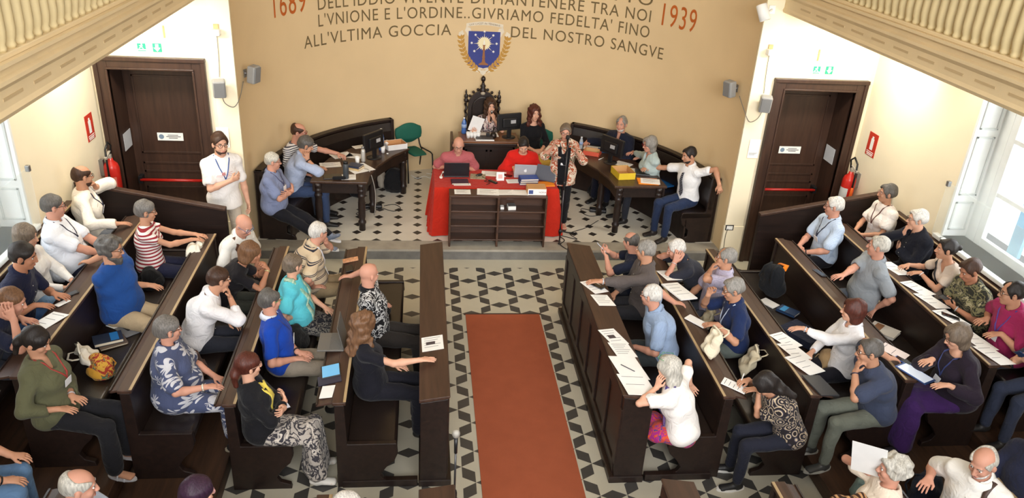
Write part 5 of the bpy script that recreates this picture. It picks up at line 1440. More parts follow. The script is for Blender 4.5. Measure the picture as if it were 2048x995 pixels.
def cup(label, loc, col=(238, 238, 236), group=None):
    t = thing('paper_cup', label, 'cup', loc, 0, group)
    mb = MB(); mb.lathe([(.026, 0), (.036, .095), (.0335, .095), (.024, .006), (.001, .006)], 16); mb.obj('wall', plain('cup_%d_%d_%d' % col, srgb(*col), .5), t, True)
    mb = MB(); mb.tube([(.0355 * math.cos(a), .0355 * math.sin(a), .095) for a in [2 * math.pi * k / 14 for k in range(15)]], .002, 5); mb.obj('rim', plain('cup_%d_%d_%d' % col, srgb(*col), .5), t, True)
    return t
def open_box(label, loc, rz, w, d, h, outer, inner=(190, 140, 92), flat=None):
    t = thing('cardboard_box', label, 'box', loc, math.radians(rz)); om = plain('card_%d_%d_%d' % outer, srgb(*outer), .6); im = plain('card_%d_%d_%d' % inner, srgb(*inner), .8)
    mb = MB(); e = .004
    mb.box(-w / 2, w / 2, -d / 2, -d / 2 + e, 0, h, 0); mb.box(-w / 2, w / 2, d / 2 - e, d / 2, 0, h, 0); mb.box(-w / 2, -w / 2 + e, -d / 2, d / 2, 0, h, 0); mb.box(w / 2 - e, w / 2, -d / 2, d / 2, 0, h, 0); mb.box(-w / 2, w / 2, -d / 2, d / 2, 0, e, 0)
    mb.obj('tray', om, t)
    mb = MB(); a, b = w / 2 - e - .001, d / 2 - e - .001
    for q in ((-a, a, -b, -b + .001, e, h - .002), (-a, a, b - .001, b, e, h - .002), (-a, -a + .001, -b, b, e, h - .002), (a - .001, a, -b, b, e, h - .002), (-a, a, -b, b, e, e + .002)): mb.box(*q)
    mb.obj('lining', im, t)
    return t
def bag(name, label, loc, rz, col, size, cat='bag', strap=True, pocket=True, tilt=0, col2=None, k=.05, group=None, pat=None):
    w, d, h = size; t = thing(name, label, cat, loc, math.radians(rz), group); m = cloth(*(pat or (col,)))
    G = Field(.011); G.slab((0, 0, h * .28), (0, .02, h * .72), w * .5, d * .5, w * .42, d * .36, (1, 0, 0), k); G.half((0, 0, 0), (0, 0, -1)); V, F = G.mesh(wavy(.010, (17, 13, 15), sum(map(ord, label)) % 9))
    npmesh('body', V, F, m, t, True)
    if pocket:
        G = Field(.011); G.slab((0, -d * .42, h * .22), (0, -d * .36, h * .42), w * .34, d * .14, w * .32, d * .12, (1, 0, 0), .03); V, F = G.mesh(wavy(.004)); npmesh('pocket', V, F, cloth(col2 if (col2 and name != 'rucksack') else col), t, True)
    if strap:
        for sx in (-1, 1):
            mb = MB(); mb.tube([(sx * w * .25, d * .3, h * .30), (sx * w * .28, d * .52, h * .55), (sx * w * .20, d * .42, h * .85), (sx * w * .12, d * .1, h * .97)], .016, 6, flat=.35); mb.obj('strap', m, t, True)
        if col2 and name == 'rucksack':
            mb = MB(); mb.tube([(-.07, -d * .2, h * .80), (-.05, -d * .42, h * .90), (.05, -d * .42, h * .86), (.09, -d * .40, h * .62)], .032, 6, flat=.25); mb.obj('top_handle', cloth(col2), t, True)
    return t
def tote(label, loc, rz, col=(222, 210, 184), w=.32, h=.30, lean=35, group=None, handle=True, cat='bag'):
    """limp cotton carrier bag slumped against something: a creased, flattened pillow of cloth"""
    t = thing('tote_bag', label, cat, loc, math.radians(rz), group); m = cloth(col); R = rotx(math.radians(lean)); sd = sum(map(ord, label)) % 11
    n = 16; f = lambda p: R @ np.array(p); rings = []
    for j in range(n + 1):
        v = j / n; ring = []
        for i in range(2 * n):
            u = (i / n if i <= n else 2 - i / n) * 2 - 1; sg = 1 if i <= n else -1
            th = (1 - abs(u) ** 3.5) * (.055 * (1 - v) ** .7 + .018) * min(1, (v + .03) * 6)
            fold = .012 * math.sin(7 * u + 5 * v + sd) + .010 * math.sin(11 * v - 4 * u + 2 * sd)
            ring.append(f((w / 2 * u * (1 - .10 * v + .03 * math.sin(9 * v + sd)), -sg * th + fold * (.4 + v) + .05 * math.sin(2.2 * v) * (v > .5) * (v - .5), h * v + .008 * math.sin(6 * u + sd))))
        rings.append(ring)
    zm = min(p[2] for r in rings for p in r); rings = [[p - np.array((0, 0, zm)) for p in r] for r in rings]
    mb = MB(); mb.loft(rings); mb.obj('cloth_body', m, t, True)
    if handle:
        for sy in (-1, 1):
            mb = MB(); mb.tube([q - np.array((0, 0, zm)) for q in (f((-.07, sy * .015, h - .02)), f((-.06, sy * .05, h + .03)), f((.0, sy * .08, h + .035)), f((.06, sy * .05, h + .02)), f((.07, sy * .015, h - .02)))], .011, 6, flat=.3); mb.obj('handle', m, t, True)
    return t

# ---- red table
zt = Z0 + .7445
laptop('dark laptop open before the man in the pink polo', (.51, 10.70, zt), 2, (36, 36, 40), 100, .36, .22)
laptop('silver laptop with a white lid emblem before the red sweater', (1.50, 10.72, zt), -3, (176, 176, 182), 104, .32, .21, logo=True)
laptop('half-closed grey laptop at the right end of the red table', (1.76, 10.56, zt + .02), -28, (84, 88, 100), 62, .30, .21)
sheet('orange folder under the half-closed laptop', (1.74, 10.47, zt), .30, .16, 4, m=plain('orange_folder', srgb(240, 140, 30), .5), lines=0, name='folder', cat='folder', thick=.015)
book('thick dark purple book on the red table', (.55, 10.50, zt), .24, .17, .022, 4, col=(74, 44, 60))
sheet('white sheet under the purple book on the red table', (.58, 10.425, zt), .24, .08, 3, lines=0)
for k in range(3): book('blue boxed volume, %s of the pile on the red table' % ('bottom', 'middle', 'top')[k], (1.52 + .004 * k, 10.52, zt + .031 * k), .26, .17, .03, 2 + 2 * k, col=((34, 52, 120), (28, 40, 96), (40, 70, 150))[k], group='blue volumes on the red table')
sheet('white papers spread at the middle back of the red table', (1.06, 10.86, zt), .36, .20, -8, lines=4)
sheet('white sheet lying before the silver laptop on the red table', (1.33, 10.58, zt), .22, .15, 6, lines=4)
t = thing('tent_card', 'small folded printed card standing on the red table', 'card', (1.13, 10.62, zt), math.radians(6))
mb = MB(); mb.add([(-.055, -.025, 0), (.055, -.025, 0), (.055, 0, .12), (-.055, 0, .12), (.055, .03, 0), (-.055, .03, 0)], [(0, 1, 2, 3), (3, 2, 4, 5)]); mb.obj('card', PAPER, t)
mb = MB(); mb.obox((0, -.0145, .06), (.06, .001, .06), rotx(-.2)); mb.obj('print', plain('pink_print', srgb(222, 176, 172), .6), t)
slate('black remote control lying on the red table', (1.02, 10.53, zt), .045, .15, 40, name='remote_control', cat='remote', th=.018)
slate('dark smartphone by the elbow of the red sweater', (1.25, 10.80, zt), .075, .15, 60, name='phone', cat='phone', col=(40, 24, 26))
t = thing('earphones', 'white earphones lying at the left end of the red table', 'earphones', (.29, 10.66, zt))
mb = MB(); mb.ell((0, 0, .014), (.025, .05, .014)); mb.tube([(0, .04, .012), (.01, .12, .01), (.03, .18, .012)], .008, 6); mb.ell((.035, .19, .016), (.018, .015, .015)); mb.obj('body', WHITE, t, True)
t = thing('magazine', 'small printed leaflet beside the dark laptop on the red table', 'leaflet', (.82, 10.74, zt), math.radians(-6))
mb = MB(); mb.box(-.11, .11, -.10, .10, 0, .004); mb.obj('cover', plain('leaflet_print', srgb(160, 150, 126), .6, var=.4, vs=30), t)
t = thing('stapler', 'small black gadget resting on the leaflet', 'gadget', (.84, 10.76, zt + .004), math.radians(30))
mb = MB(); mb.ell((0, 0, .018), (.06, .022, .018)); mb.obj('body', BLACK, t, True)
cable('thin dark cable snaking across the red table', [(.88, 10.72, zt + .006), (.95, 10.62, zt + .006), (.90, 10.55, zt + .006), (.98, 10.50, zt + .006), (.92, 10.42, zt + .006)], .004)
# ---- bookcase top and shelf
zb = Z0 + .761
sheet('single white sheet on the left of the bookcase top', (.57, 10.11, zb), .22, .16, 0, lines=5)
sheet('white sheets fanned on the bookcase top, left of the divider', (.92, 10.12, zb), .30, .22, -4, lines=5)
sheet('white sheet beside the divider on the bookcase top', (1.16, 10.11, zb + .002), .24, .19, 2, lines=4)
sheet('white sheet with a small mark near the projector box', (1.36, 10.105, zb + .004), .22, .19, -2, lines=1)
t = thing('projector_box', 'cardboard box with a white front on the bookcase top', 'box', (1.585, 10.12, zb))
mb = MB(); mb.box(-.13, .13, -.10, .10, 0, .095); mb.obj('carton', plain('carton_tan', srgb(196, 150, 100), .7), t, bevel=.003)
mb = MB(); mb.box(-.127, .127, -.102, -.100, .004, .090); mb.obj('printed_front', PAPER, t)
mb = MB(); mb.box(-.115, -.055, -.1035, -.102, .02, .075); mb.obj('blue_picture', plain('box_blue', srgb(70, 86, 140), .5), t)
flat_text('NOKIA', .032, (.075, -.1035, .035), plain('box_brown', srgb(130, 90, 80), .6), t)
t = thing('paper_cup', 'small white carton at the divider of the bookcase shelf', 'carton', (1.12, 10.08, Z0 + .5355)); mb = MB(); mb.box(-.025, .025, -.04, .04, 0, .035); mb.obj('body', WHITE, t, bevel=.003)
t = thing('keyboard_box', 'white box with grey top on the upper bookcase shelf', 'box', (1.25, 10.08, Z0 + .5355), .08); mb = MB(); mb.box(-.055, .055, -.06, .06, 0, .055); mb.obj('body', WHITE, t, bevel=.004); mb = MB(); mb.box(-.05, .05, -.055, .055, .055, .06); mb.obj('grey_top', METAL, t)

# ---- presiding desk
zp = Z0 + .801
monitor('black monitor seen from behind on the presiding desk', (1.42, 12.42, zp), 200, 4)
water_bottle('blue water bottle at the left of the presiding desk', (.70, 12.56, zp), h=.27)
for k in range(4): cup('white paper cup in the row before the presiding papers', (.76 + .055 * k, 12.33 + .02 * (k % 2), zp), group='white cups on the presiding desk')
sheet('white papers spread under the presiding hands', (1.05, 12.52, zp), .42, .22, 3, lines=4)
t = thing('document_tray', 'dark grey tray with a pale rim on the presiding desk', 'tray', (1.02, 12.30, zp), .03)
mb = MB(); mb.box(-.14, .14, -.10, .10, 0, .03); mb.obj('box', plain('tray_dark', srgb(66, 64, 66), .5), t, bevel=.006); mb = MB(); mb.box(-.15, .15, -.112, -.10, 0, .02); mb.box(-.15, -.14, -.11, .08, 0, .02); mb.obj('rim', WHITE, t, bevel=.003)
t = thing('brass_bell', 'dark round bell on the presiding desk', 'bell', (1.17, 12.38, zp)); mb = MB(); mb.lathe([(.05, 0), (.055, .02), (.048, .06), (.025, .09), (.012, .10), (.012, .15), (.018, .16), (.003, .175)], 18); mb.obj('body', plain('dark_bronze', srgb(44, 36, 32), .3, .5), t, True)
t = thing('desk_microphone', 'small black gooseneck microphone on the presiding desk', 'microphone', (1.08, 12.36, zp + .03)); mb = MB(); mb.box(-.03, .03, -.03, .03, 0, .05); mb.obj('base', BLACK, t, bevel=.006); mb = MB(); mb.tube([(0, 0, .05), (0, .02, .18), (0, .0, .24)], .004, 6); mb.obj('gooseneck', BLACK, t, True)

# ---- left curved desk
zd = Z0 + .7515
monitor('black monitor seen from behind on the left curved desk', (-.70, 11.45, zd), 233, 3)
water_bottle('tall blue water bottle behind the left monitor', (-.60, 11.80, zd), h=.34)
t = thing('flask', 'slim pale steel flask on the left curved desk', 'flask', (-.84, 11.27, zd)); mb = MB(); mb.lathe([(.03, 0), (.033, .01), (.033, .17), (.018, .20)], 16); mb.obj('body', plain('steel_pale', srgb(196, 194, 188), .3, .4), t, True); mb = MB(); mb.lathe([(.02, .20), (.02, .235), (.002, .238)], 14); mb.obj('cap', METAL, t, True)
t = thing('thermos', 'dark grey thermos at the near end of the left curved desk', 'thermos', (-1.03, 10.57, zd)); mb = MB(); mb.lathe([(.036, 0), (.04, .01), (.04, .20), (.03, .22)], 16); mb.obj('body', plain('thermos_grey', srgb(62, 66, 70), .4), t, True); mb = MB(); mb.lathe([(.034, .22), (.034, .255), (.003, .258)], 16); mb.obj('cap', BLACK, t, True)
cup('white plastic cup near the steel flask', (-.92, 11.20, zd)); cup('white plastic cup under the blue bottle', (-.57, 11.68, zd))
open_box('white shallow cardboard box with a sheet inside, left desk', (-.40, 11.93, zd), 24, .32, .25, .085, (226, 224, 222))
sheet('white sheet lying inside the shallow cardboard box', (-.40, 11.92, zd + .008), .18, .14, 10, lines=3)
sheet('large white sheet hanging over the left curved desk edge', (-.88, 10.98, zd), .34, .34, 35, lines=3)
sheet('white sheet under the thermos on the left desk', (-1.0, 10.62, zd), .20, .20, 5, lines=3)
sheet('white papers at the bald man\'s hand on the left desk', (-1.18, 11.52, zd), .30, .22, 30, lines=5)
sheet('crumpled white papers beside the steel flask', (-.98, 11.50, zd), .24, .20, -15, lines=4)
sheet('printed pages before the man resting his head', (-1.30, 11.10, zd), .30, .20, 12, lines=6)
sheet('white page at the back of the left curved desk', (-.95, 11.92, zd), .18, .14, 30, lines=2)
book('tan-edged book, lower of two on the left curved desk', (-.93, 10.96, zd + .003), .17, .20, .03, 62, col=(206, 178, 130)); book('dark blue book, upper of two on the left curved desk', (-.935, 10.97, zd + .034), .16, .20, .022, 66, col=(44, 56, 84))
slate('black tablet leaning flat at the near end of the left desk', (-1.22, 10.62, zd), .26, .18, 10, name='tablet')
t = thing('tissue', 'crumpled tissue at the far end of the left desk', 'tissue', (-.55, 12.05, zd)); G = Field(.01); G.ell((0, 0, .03), (.07, .05, .04)); G.half((0, 0, 0), (0, 0, -1)); V, F = G.mesh(curls(.012, 60)); npmesh('body', V, F, PAPER, t, True)
t = thing('bottle_cap', 'small white bottle cap on the left curved desk', 'cap', (-.50, 11.62, zd)); mb = MB(); mb.lathe([(.016, 0), (.016, .012), (.002, .013)], 12); mb.obj('cap', WHITE, t, True)
t = thing('pencil_case', 'black pencil case lying by the tablet on the left desk', 'case', (-1.12, 10.52, zd), .1); G = Field(.008); G.slab((-.07, 0, .025), (.07, 0, .025), .03, .024, .03, .024, (0, 1, 0)); V, F = G.mesh(); npmesh('body', V, F, cloth((26, 26, 28)), t, True)
cable('grey cable hanging from the left desk to the floor', [(-.80, 10.95, zd + .005), (-.72, 10.85, zd), (-.655, 10.90, .6), (-.66, 10.92, .3), (-.68, 11.0, .158), (-.70, 11.25, .156)], .006, plain('pale_cable', srgb(170, 166, 158), .6))
t = thing('power_strip', 'black power strip on the floor by the left desk', 'power strip', (-.72, 11.30, Z0), .1); mb = MB(); mb.box(-.14, .14, -.05, .05, 0, .05); mb.obj('body', BLACK, t, bevel=.01); mb = MB(); mb.box(-.10, .10, -.02, .02, .05, .052); mb.obj('sockets', plain('socket_grey', srgb(60, 60, 62), .5), t)
cable('looped black cable on the floor by the left power strip', [(-.58, 11.28, .156), (-.40, 11.16, .156), (-.30, 11.28, .156), (-.40, 11.42, .156), (-.55, 11.36, .156)], .005)
cable('black cable curling on the floor near the left desk leg', [(-.85, 10.95, .156), (-.95, 11.05, .156), (-.86, 11.15, .156), (-.74, 11.24, .156)], .005)
bag('rucksack', 'black rucksack on the floor under the left curved desk', (-.40, 11.98, Z0), 30, (22, 22, 24), (.38, .26, .40))
bag('briefcase', 'pale beige bag beside the rucksack under the left desk', (-.62, 12.12, Z0), 20, (170, 160, 146), (.16, .16, .30), strap=False, pocket=False)
bag('rucksack', 'black bag on the floor by the bald man at left desk', (-.98, 11.72, Z0), 10, (24, 24, 28), (.26, .20, .32))
cable('tangle of white cable on the floor under the empty chair', [(-.16, 12.70, .156), (-.05, 12.55, .156), (.06, 12.66, .156), (.16, 12.58, .156), (.22, 12.72, .156), (.10, 12.80, .156)], .006, WHITE)

# ---- right curved desk
monitor('black monitor seen from behind on the right curved desk', (2.92, 11.44, zd), 127, 6)
open_box('yellow open cardboard box on the right curved desk', (2.98, 10.86, zd), 8, .26, .34, .10, (222, 190, 46), (196, 150, 96))
sheet('orange folder at the near corner of the right desk', (3.30, 10.62, zd), .30, .22, -6, m=plain('orange_folder', srgb(240, 140, 30), .5), lines=0, name='folder', cat='folder', thick=.018)
sheet('white printed sheets on the orange folder, right desk', (3.33, 10.60, zd + .019), .28, .21, -12, lines=6)
sheet('blue folder on the bench beside the man in the tie', (3.72, 11.25, Z0 + .478), .24, .32, 24, m=plain('blue_folder', srgb(36, 110, 180), .5), lines=0, name='folder', cat='folder', thick=.02)
sheet('white papers under the grey-haired woman\'s hand, right desk', (3.10, 11.36, zd), .26, .20, -40, lines=5)
sheet('white papers beside the yellow box on the right desk', (3.16, 11.06, zd), .18, .26, -20, lines=5)
sheet('white papers before the man in the dark suit', (2.76, 12.10, zd), .28, .20, -20, lines=5)
sheet('blue folder under papers before the man in the dark suit', (2.92, 11.98, zd), .20, .20, -20, m=plain('blue_folder', srgb(36, 110, 180), .5), lines=0, name='folder', cat='folder', thick=.006)
open_box('red and white box of papers on the right curved desk', (2.70, 11.80, zd), -25, .26, .20, .07, (206, 84, 60), (200, 160, 110))
sheet('white papers inside the red and white box', (2.69, 11.80, zd + .008), .20, .15, -25, lines=3)
water_bottle('small clear bottle at the far end of the right desk', (2.56, 12.05, zd), (190, 200, 210), h=.20, r=.03)
t = thing('pen', 'white pen lying on the right curved desk', 'pen', (2.80, 11.58, zd + .006)); mb = MB(); mb.tube([(-.05, -.05, 0), (.05, .05, 0)], .006, 8); mb.obj('barrel', WHITE, t, True)
slate('dark closed laptop on the right curved desk by the reaching hand', (3.32, 11.02, zd), .22, .30, -14, name='laptop', cat='laptop', col=(52, 54, 60), th=.016)
t = thing('power_strip', 'black power strip on the floor by the right desk', 'power strip', (2.76, 11.25, Z0), -.2); mb = MB(); mb.box(-.13, .13, -.06, .06, 0, .05); mb.obj('body', BLACK, t, bevel=.01); mb = MB(); mb.box(-.10, .10, -.02, .02, .05, .052); mb.obj('sockets', plain('socket_grey', srgb(60, 60, 62), .5), t)
cable('black cable loop on the floor by the right power strip', [(2.66, 11.28, .156), (2.52, 11.34, .156), (2.50, 11.18, .156), (2.60, 11.06, .156), (2.76, 11.10, .156)], .005)
bag('rucksack', 'black bag on the floor under the right curved desk', (2.86, 11.86, Z0), -20, (24, 24, 28), (.30, .24, .32))

# ---- microphone stands
def mic_stand(label, loc, h, head, tip=(0, 0)):
    t = thing('microphone_stand', label, 'microphone stand', loc)
    for a in (20, 140, 260):
        mb = MB(); c, s = math.cos(math.radians(a)), math.sin(math.radians(a)); mb.tube([(0, 0, .09), (.13 * c, .13 * s, .045), (.27 * c, .27 * s, .012)], .011, 8); lg = mb.obj('leg', BLACK, t, True)
        mb = MB(); mb.ell((.27 * c, .27 * s, .014), (.02, .02, .014), None, 8, 6); mb.obj('rubber_foot', BLACK, lg, True)
    mb = MB(); mb.lathe([(.02, .05), (.03, .08), (.02, .12)], 12); mb.obj('hub', BLACK, t, True)
    mb = MB(); mb.tube([(0, 0, .08), (0, 0, h * .6)], .0115, 10); mb.tube([(0, 0, h * .6), (0, 0, h)], .008, 10); mb.obj('pole', plain('stand_grey', srgb(70, 70, 72), .35, .5), t, True)
    mb = MB(); mb.lathe([(.016, h * .56), (.02, h * .58), (.02, h * .64), (.016, h * .66)], 12); mb.obj('height_clutch', BLACK, t, True)
    mb = MB(); mb.tube([(0, 0, h), (tip[0] * .4, tip[1] * .4, h + .06), (tip[0], tip[1], h + .13)], [.012, .013, .016], 10); mb.obj('microphone_body', BLACK, t, True)
    mb = MB(); mb.ell((tip[0] * 1.15, tip[1] * 1.15, h + .16), (.030, .030, .036), None, 14, 10); mb.obj('microphone_head', plain('mic_%d' % head[0], srgb(*head), .45, .4, bump=.4, bs=400), t, True)
    return t
mic_stand('black microphone stand before the standing speaker', (2.01, 10.32, Z0), 1.30, (36, 36, 38), (.01, .10))
mic_stand('microphone stand with a grey mesh head at the aisle\'s near end', (.27, 4.62, 0), 1.06, (176, 172, 164), (.0, .02))
cable('black microphone cable trailing over the dais step', [(2.01, 10.30, .16), (2.06, 10.18, .157), (1.98, 10.05, .157), (2.02, 9.93, .157), (2.10, 9.86, .13), (2.16, 9.80, .02), (2.12, 9.5, .006), (2.2, 9.1, .006)], .006)
cable('black cable running from the mic stand towards the right desk', [(2.03, 10.34, .16), (2.25, 10.22, .157), (2.18, 10.42, .157), (2.45, 10.62, .157), (2.7, 10.9, .157)], .005)

# ---- on the front desks and pew ledges (slopes follow the ledges)
SL, SR = .16, -.16
z0 = lambda x: .9262 + .16 * x
sheet('white printed leaflet on the left aisle desk by the outstretched hand', (.12, 6.28, z0(.12)), .20, .24, 2, SL, lines=5, pic=True)
zr = lambda x: .967 - (x - 1.74) * .145
sheet('white paper under the phone on the right aisle desk', (1.86, 7.36, zr(1.86)), .20, .26, 30, SR, lines=4)
slate('grey phone under the hand on the right aisle desk', (1.89, 7.38, zr(1.89) + .003), .08, .16, 50, SR, col=(90, 92, 96), name='phone', cat='phone')
sheet('white leaflet behind the phone on the right aisle desk', (1.90, 7.08, zr(1.90)), .20, .22, 14, SR, lines=5)
sheet('printed white sheet, farthest of the near papers on right desk', (1.85, 6.36, zr(1.85)), .19, .27, 22, SR, lines=5, pic=True)
sheet('white sheet of text columns on the right aisle desk', (1.89, 6.14, zr(1.89) + .003), .21, .24, 12, SR, lines=6)
sheet('large blank white sheet before the long-haired woman', (1.88, 5.84, zr(1.88) + .006), .27, .36, 10, SR, lines=0)
sheet('large white sheet at the near end of the right aisle desk', (1.89, 5.58, zr(1.89) + .009), .28, .30, 8, SR, lines=2)
pen = thing('pen', 'thin grey pen lying on the large blank sheet', 'pen', (1.86, 5.82, zr(1.86) + .014)); mb = MB(); mb.tube([(-.05, .05, .006), (.06, -.04, -.008)], .004, 6); mb.obj('barrel', INK, pen, True)
zL = lambda i, x: TZ[i] + .908 - .22 * max(0, (LX[i] - .075) - x)
zR = lambda i, x: TZ[i] + .908 - .22 * max(0, x - (RX[i] + .075))
SB, SBR = .16, -.16
sheet('cigarette-coloured packet on the far end of the front pew ledge', (-0.77, 8.06, zL(0, -0.77)), .17, .07, 8, SB, m=plain('packet', srgb(206, 150, 110), .5, var=.3, vs=40), lines=0, name='packet', cat='packet', thick=.02)
slate('dark phone on the front pew ledge before the striped polo', (-0.77, 7.86, zL(0, -0.77)), .08, .15, 10, SB, name='phone', cat='phone')
laptop('grey laptop open on the front pew ledge by the blue polo', (-.685, 6.36, .908), 90, (104, 102, 98), 78, .30, .24, keyc=(92, 90, 86))
slate('tablet with a lit blue page on the front pew ledge', (-0.77, 5.92, zL(0, -0.77)), .17, .20, 8, SB, scr=(96, 160, 200))
sheet('dark blue folder under the lit tablet', (-0.77, 5.80, zL(0, -0.77)), .20, .14, 10, SB, m=plain('folder_navy', srgb(30, 34, 60), .4), lines=0, name='folder', cat='folder', thick=.004)
sheet('small white notepad at the near end of the front pew ledge', (-0.77, 5.62, zL(0, -0.77)), .11, .17, -4, SB, lines=0)
t = thing('pen', 'white pen beside the lit tablet', 'pen', (-0.73, 5.90, zL(0, -0.77) + .008)); mb = MB(); mb.tube([(.0, -.06, 0), (.005, .06, 0)], .005, 8); mb.obj('barrel', WHITE, t, True)
sheet('open white book on the right second-row ledge', (2.800, 7.34, zR(0, 2.800)), .24, .34, 24, SBR, lines=4, name='open_book', cat='book', thick=.014)
sheet('white papers before the man holding his head', (2.800, 7.72, zR(0, 2.800)), .22, .22, 20, SBR, lines=5)
sheet('white notebook under the hand of the navy polo', (2.800, 6.72, zR(0, 2.800)), .13, .22, 45, SBR, lines=0, name='notebook', cat='notebook', thick=.010)
sheet('small notepad under the writing woman\'s pen', (2.800, 5.62, zR(0, 2.800)), .13, .22, 55, SBR, lines=4, name='notepad', cat='notepad', thick=.006)
sheet('white papers, farthest of the fan on the third-row right ledge', (3.600, 6.36, zR(1, 3.600)), .21, .26, 30, SBR, lines=3)
sheet('white papers in the middle of the fan on the third-row right ledge', (3.600, 6.16, zR(1, 3.600) + .004), .21, .28, 20, SBR, lines=3)
sheet('open white magazine nearest in the fan on the third-row right ledge', (3.600, 5.93, zR(1, 3.600) + .008), .24, .30, 28, SBR, lines=3, name='magazine', cat='magazine', thick=.006)
sheet('black closed folder on the third-row right ledge', (3.600, 5.60, zR(1, 3.600)), .20, .30, 10, SBR, m=plain('folder_black', srgb(52, 54, 58), .4), lines=0, name='folder', cat='folder', thick=.012)
slate('phone in front of the man in the grey polo', (4.450, 7.50, zR(2, 4.450)), .08, .16, 20, SBR, name='phone', cat='phone', col=(70, 72, 80))
sheet('pale pamphlet with a pen before the woman in dark purple', (4.450, 5.92, zR(2, 4.450)), .20, .24, 40, SBR, m=plain('paper_pinkish', srgb(226, 212, 206), .7), lines=2, name='pamphlet', cat='pamphlet')
slate('tablet in a blue case before the woman in dark purple', (4.450, 5.56, zR(2, 4.450)), .20, .30, 30, SBR, col=(56, 84, 140), scr=(206, 214, 226))
slate('blue phone beside the blue-cased tablet', (4.450, 5.76, zR(2, 4.450)), .08, .15, 40, SBR, name='phone', cat='phone', col=(50, 80, 150))
for k, (x, y, a, lab) in enumerate(((5.24, 7.34, 18, 'white papers before the bun-haired woman'), (5.26, 6.88, 26, 'long white papers farthest on the back right ledge'), (5.28, 6.62, 16, 'long white papers beside the camouflage print woman'), (5.28, 6.28, 22, 'white leaflet under a dark phone on the back right ledge'), (5.27, 5.86, 14, 'long white sheet before the magenta polo'), (5.30, 5.62, 16, 'white sheet at the near end of the back right ledge'))):
    sheet(lab, (5.215, y, zR(3, 5.215) + .003 * (k % 2)), .22, .30, a, SBR, lines=3)
slate('dark phone lying on the white leaflets, back right ledge', (5.215, 6.30, zR(3, 5.215) + .004), .08, .17, 60, SBR, name='phone', cat='phone')
sheet('white papers on the back left ledge by the navy shirt', (-3.20, 6.28, zL(3, -3.20)), .20, .28, -30, SB, lines=3)
slate('black phone on the back left ledge', (-3.20, 6.74, zL(3, -3.20)), .08, .17, -50, SB, name='phone', cat='phone')
sheet('small white card on the back left ledge', (-3.20, 6.60, zL(3, -3.20)), .08, .12, -40, SB, lines=0, name='card', cat='card')
# ---- on the seats
zs = lambda i: TZ[i] + .462
sheet('white sheet lying on the fourth-row left seat', (-2.84, 6.98, zs(3)), .22, .28, -30, lines=2)
sheet('grey folder with a black phone pouch on the left seat', (-2.72, 6.88, zs(3)), .22, .30, -45, m=plain('folder_grey', srgb(120, 122, 128), .5), lines=0, name='folder', cat='folder', thick=.008)
slate('black tablet pouch on the grey folder, left seat', (-2.75, 6.92, zs(3) + .009), .13, .20, -40, name='tablet', cat='tablet')
book('brown book under the blue one on the left seat', (-2.84, 6.60, zs(3)), .17, .24, .02, -58, col=(96, 80, 68)); book('blue and black hardback on the left seat', (-2.88, 6.62, zs(3) + .021), .17, .25, .035, -64, col=(36, 44, 62), band=(40, 120, 190))
tote('white cotton bag slumped on the left seat by the olive blouse', (-2.84, 6.26, zs(3)), -60, (226, 220, 206), .30, .20, 50)
bag('handbag', 'colourful red and yellow patterned bag on the left seat', (-2.76, 6.10, zs(3)), -30, (150, 60, 40), (.28, .18, .18), col2=(190, 140, 50), k=.04, pat=((150, 54, 40), 'print', (196, 150, 60), 14, (70, 120, 96)))
bag('handbag', 'black handbag on the left seat beside the striped blouse', (-2.80, 7.72, zs(3)), 80, (20, 20, 22), (.26, .20, .20))
tote('white cotton bag in the lap of the striped blouse', (-2.50, 8.05, TZ[3] + .64), 90, (226, 220, 204), .26, .16, 75, handle=False)
bag('briefcase', 'brown leather briefcase on the third-row left seat', (-2.02, 6.30, zs(2)), 100, (84, 56, 44), (.32, .16, .24), k=.03)
sheet('white paper on the brown briefcase', (-1.98, 6.08, zs(2)), .20, .20, 10, lines=2)
bag('briefcase', 'black bag on the second-row left seat beside the blue polo', (-1.22, 6.98, zs(1)), 85, (26, 26, 28), (.34, .20, .24), k=.03)
slate('dark phone with a white face on the second-row left seat', (-1.22, 6.02, zs(1)), .09, .15, 30, name='phone', cat='phone', scr=(200, 200, 206))
bag('handbag', 'black bag on the front left seat by the patterned shirt', (-.44, 7.62, zs(0)), 80, (20, 20, 22), (.30, .22, .20))
tote('cream cotton bag standing on the front right ledge', (2.70, 6.10, .908), 95, (226, 216, 192), .22, .26, 20)
tote('cream cotton bag beside the navy polo on the second-row seat', (3.26, 6.48, zs(1)), 70, (216, 204, 176), .32, .28, 30)
tote('cream cotton bag beside the lilac shirt', (3.10, 7.30, zs(1)), 70, (206, 194, 164), .26, .26, 25)
bag('handbag', 'pale grey handbag behind the writing woman', (3.26, 5.92, zs(1)), 60, (190, 184, 176), (.28, .18, .20))
bag('rucksack', 'black rucksack with an orange handle on the third-row right seat', (4.08, 7.80, zs(2)), 110, (26, 28, 32), (.34, .26, .42), col2=(232, 130, 36))
sheet('small white pad by the black and orange rucksack', (3.98, 7.58, zs(2)), .13, .20, 30, lines=0, name='notepad', cat='notepad', thick=.01)
book('blue paperback on the third-row right seat', (4.12, 7.38, zs(2)), .15, .22, .03, 40, col=(36, 60, 96), band=(60, 150, 210))
sheet('dark blue jacket folded on the third-row right seat', (4.05, 6.86, zs(2)), .30, .40, 30, m=cloth((36, 42, 62)), lines=0, name='jacket', cat='jacket', thick=.08)
sheet('white papers on the third-row right seat by the jacket', (3.92, 6.86, zs(2)), .20, .24, 50, lines=2)
bag('handbag', 'beige woven bag beside the woman in the white blouse', (4.05, 6.28, zs(2)), 40, (170, 142, 104), (.28, .22, .18))
book('white paperback with brown photo on the fourth-row right seat', (4.86, 6.72, zs(3)), .22, .28, .03, 40, col=(226, 222, 214), band=(150, 110, 80))
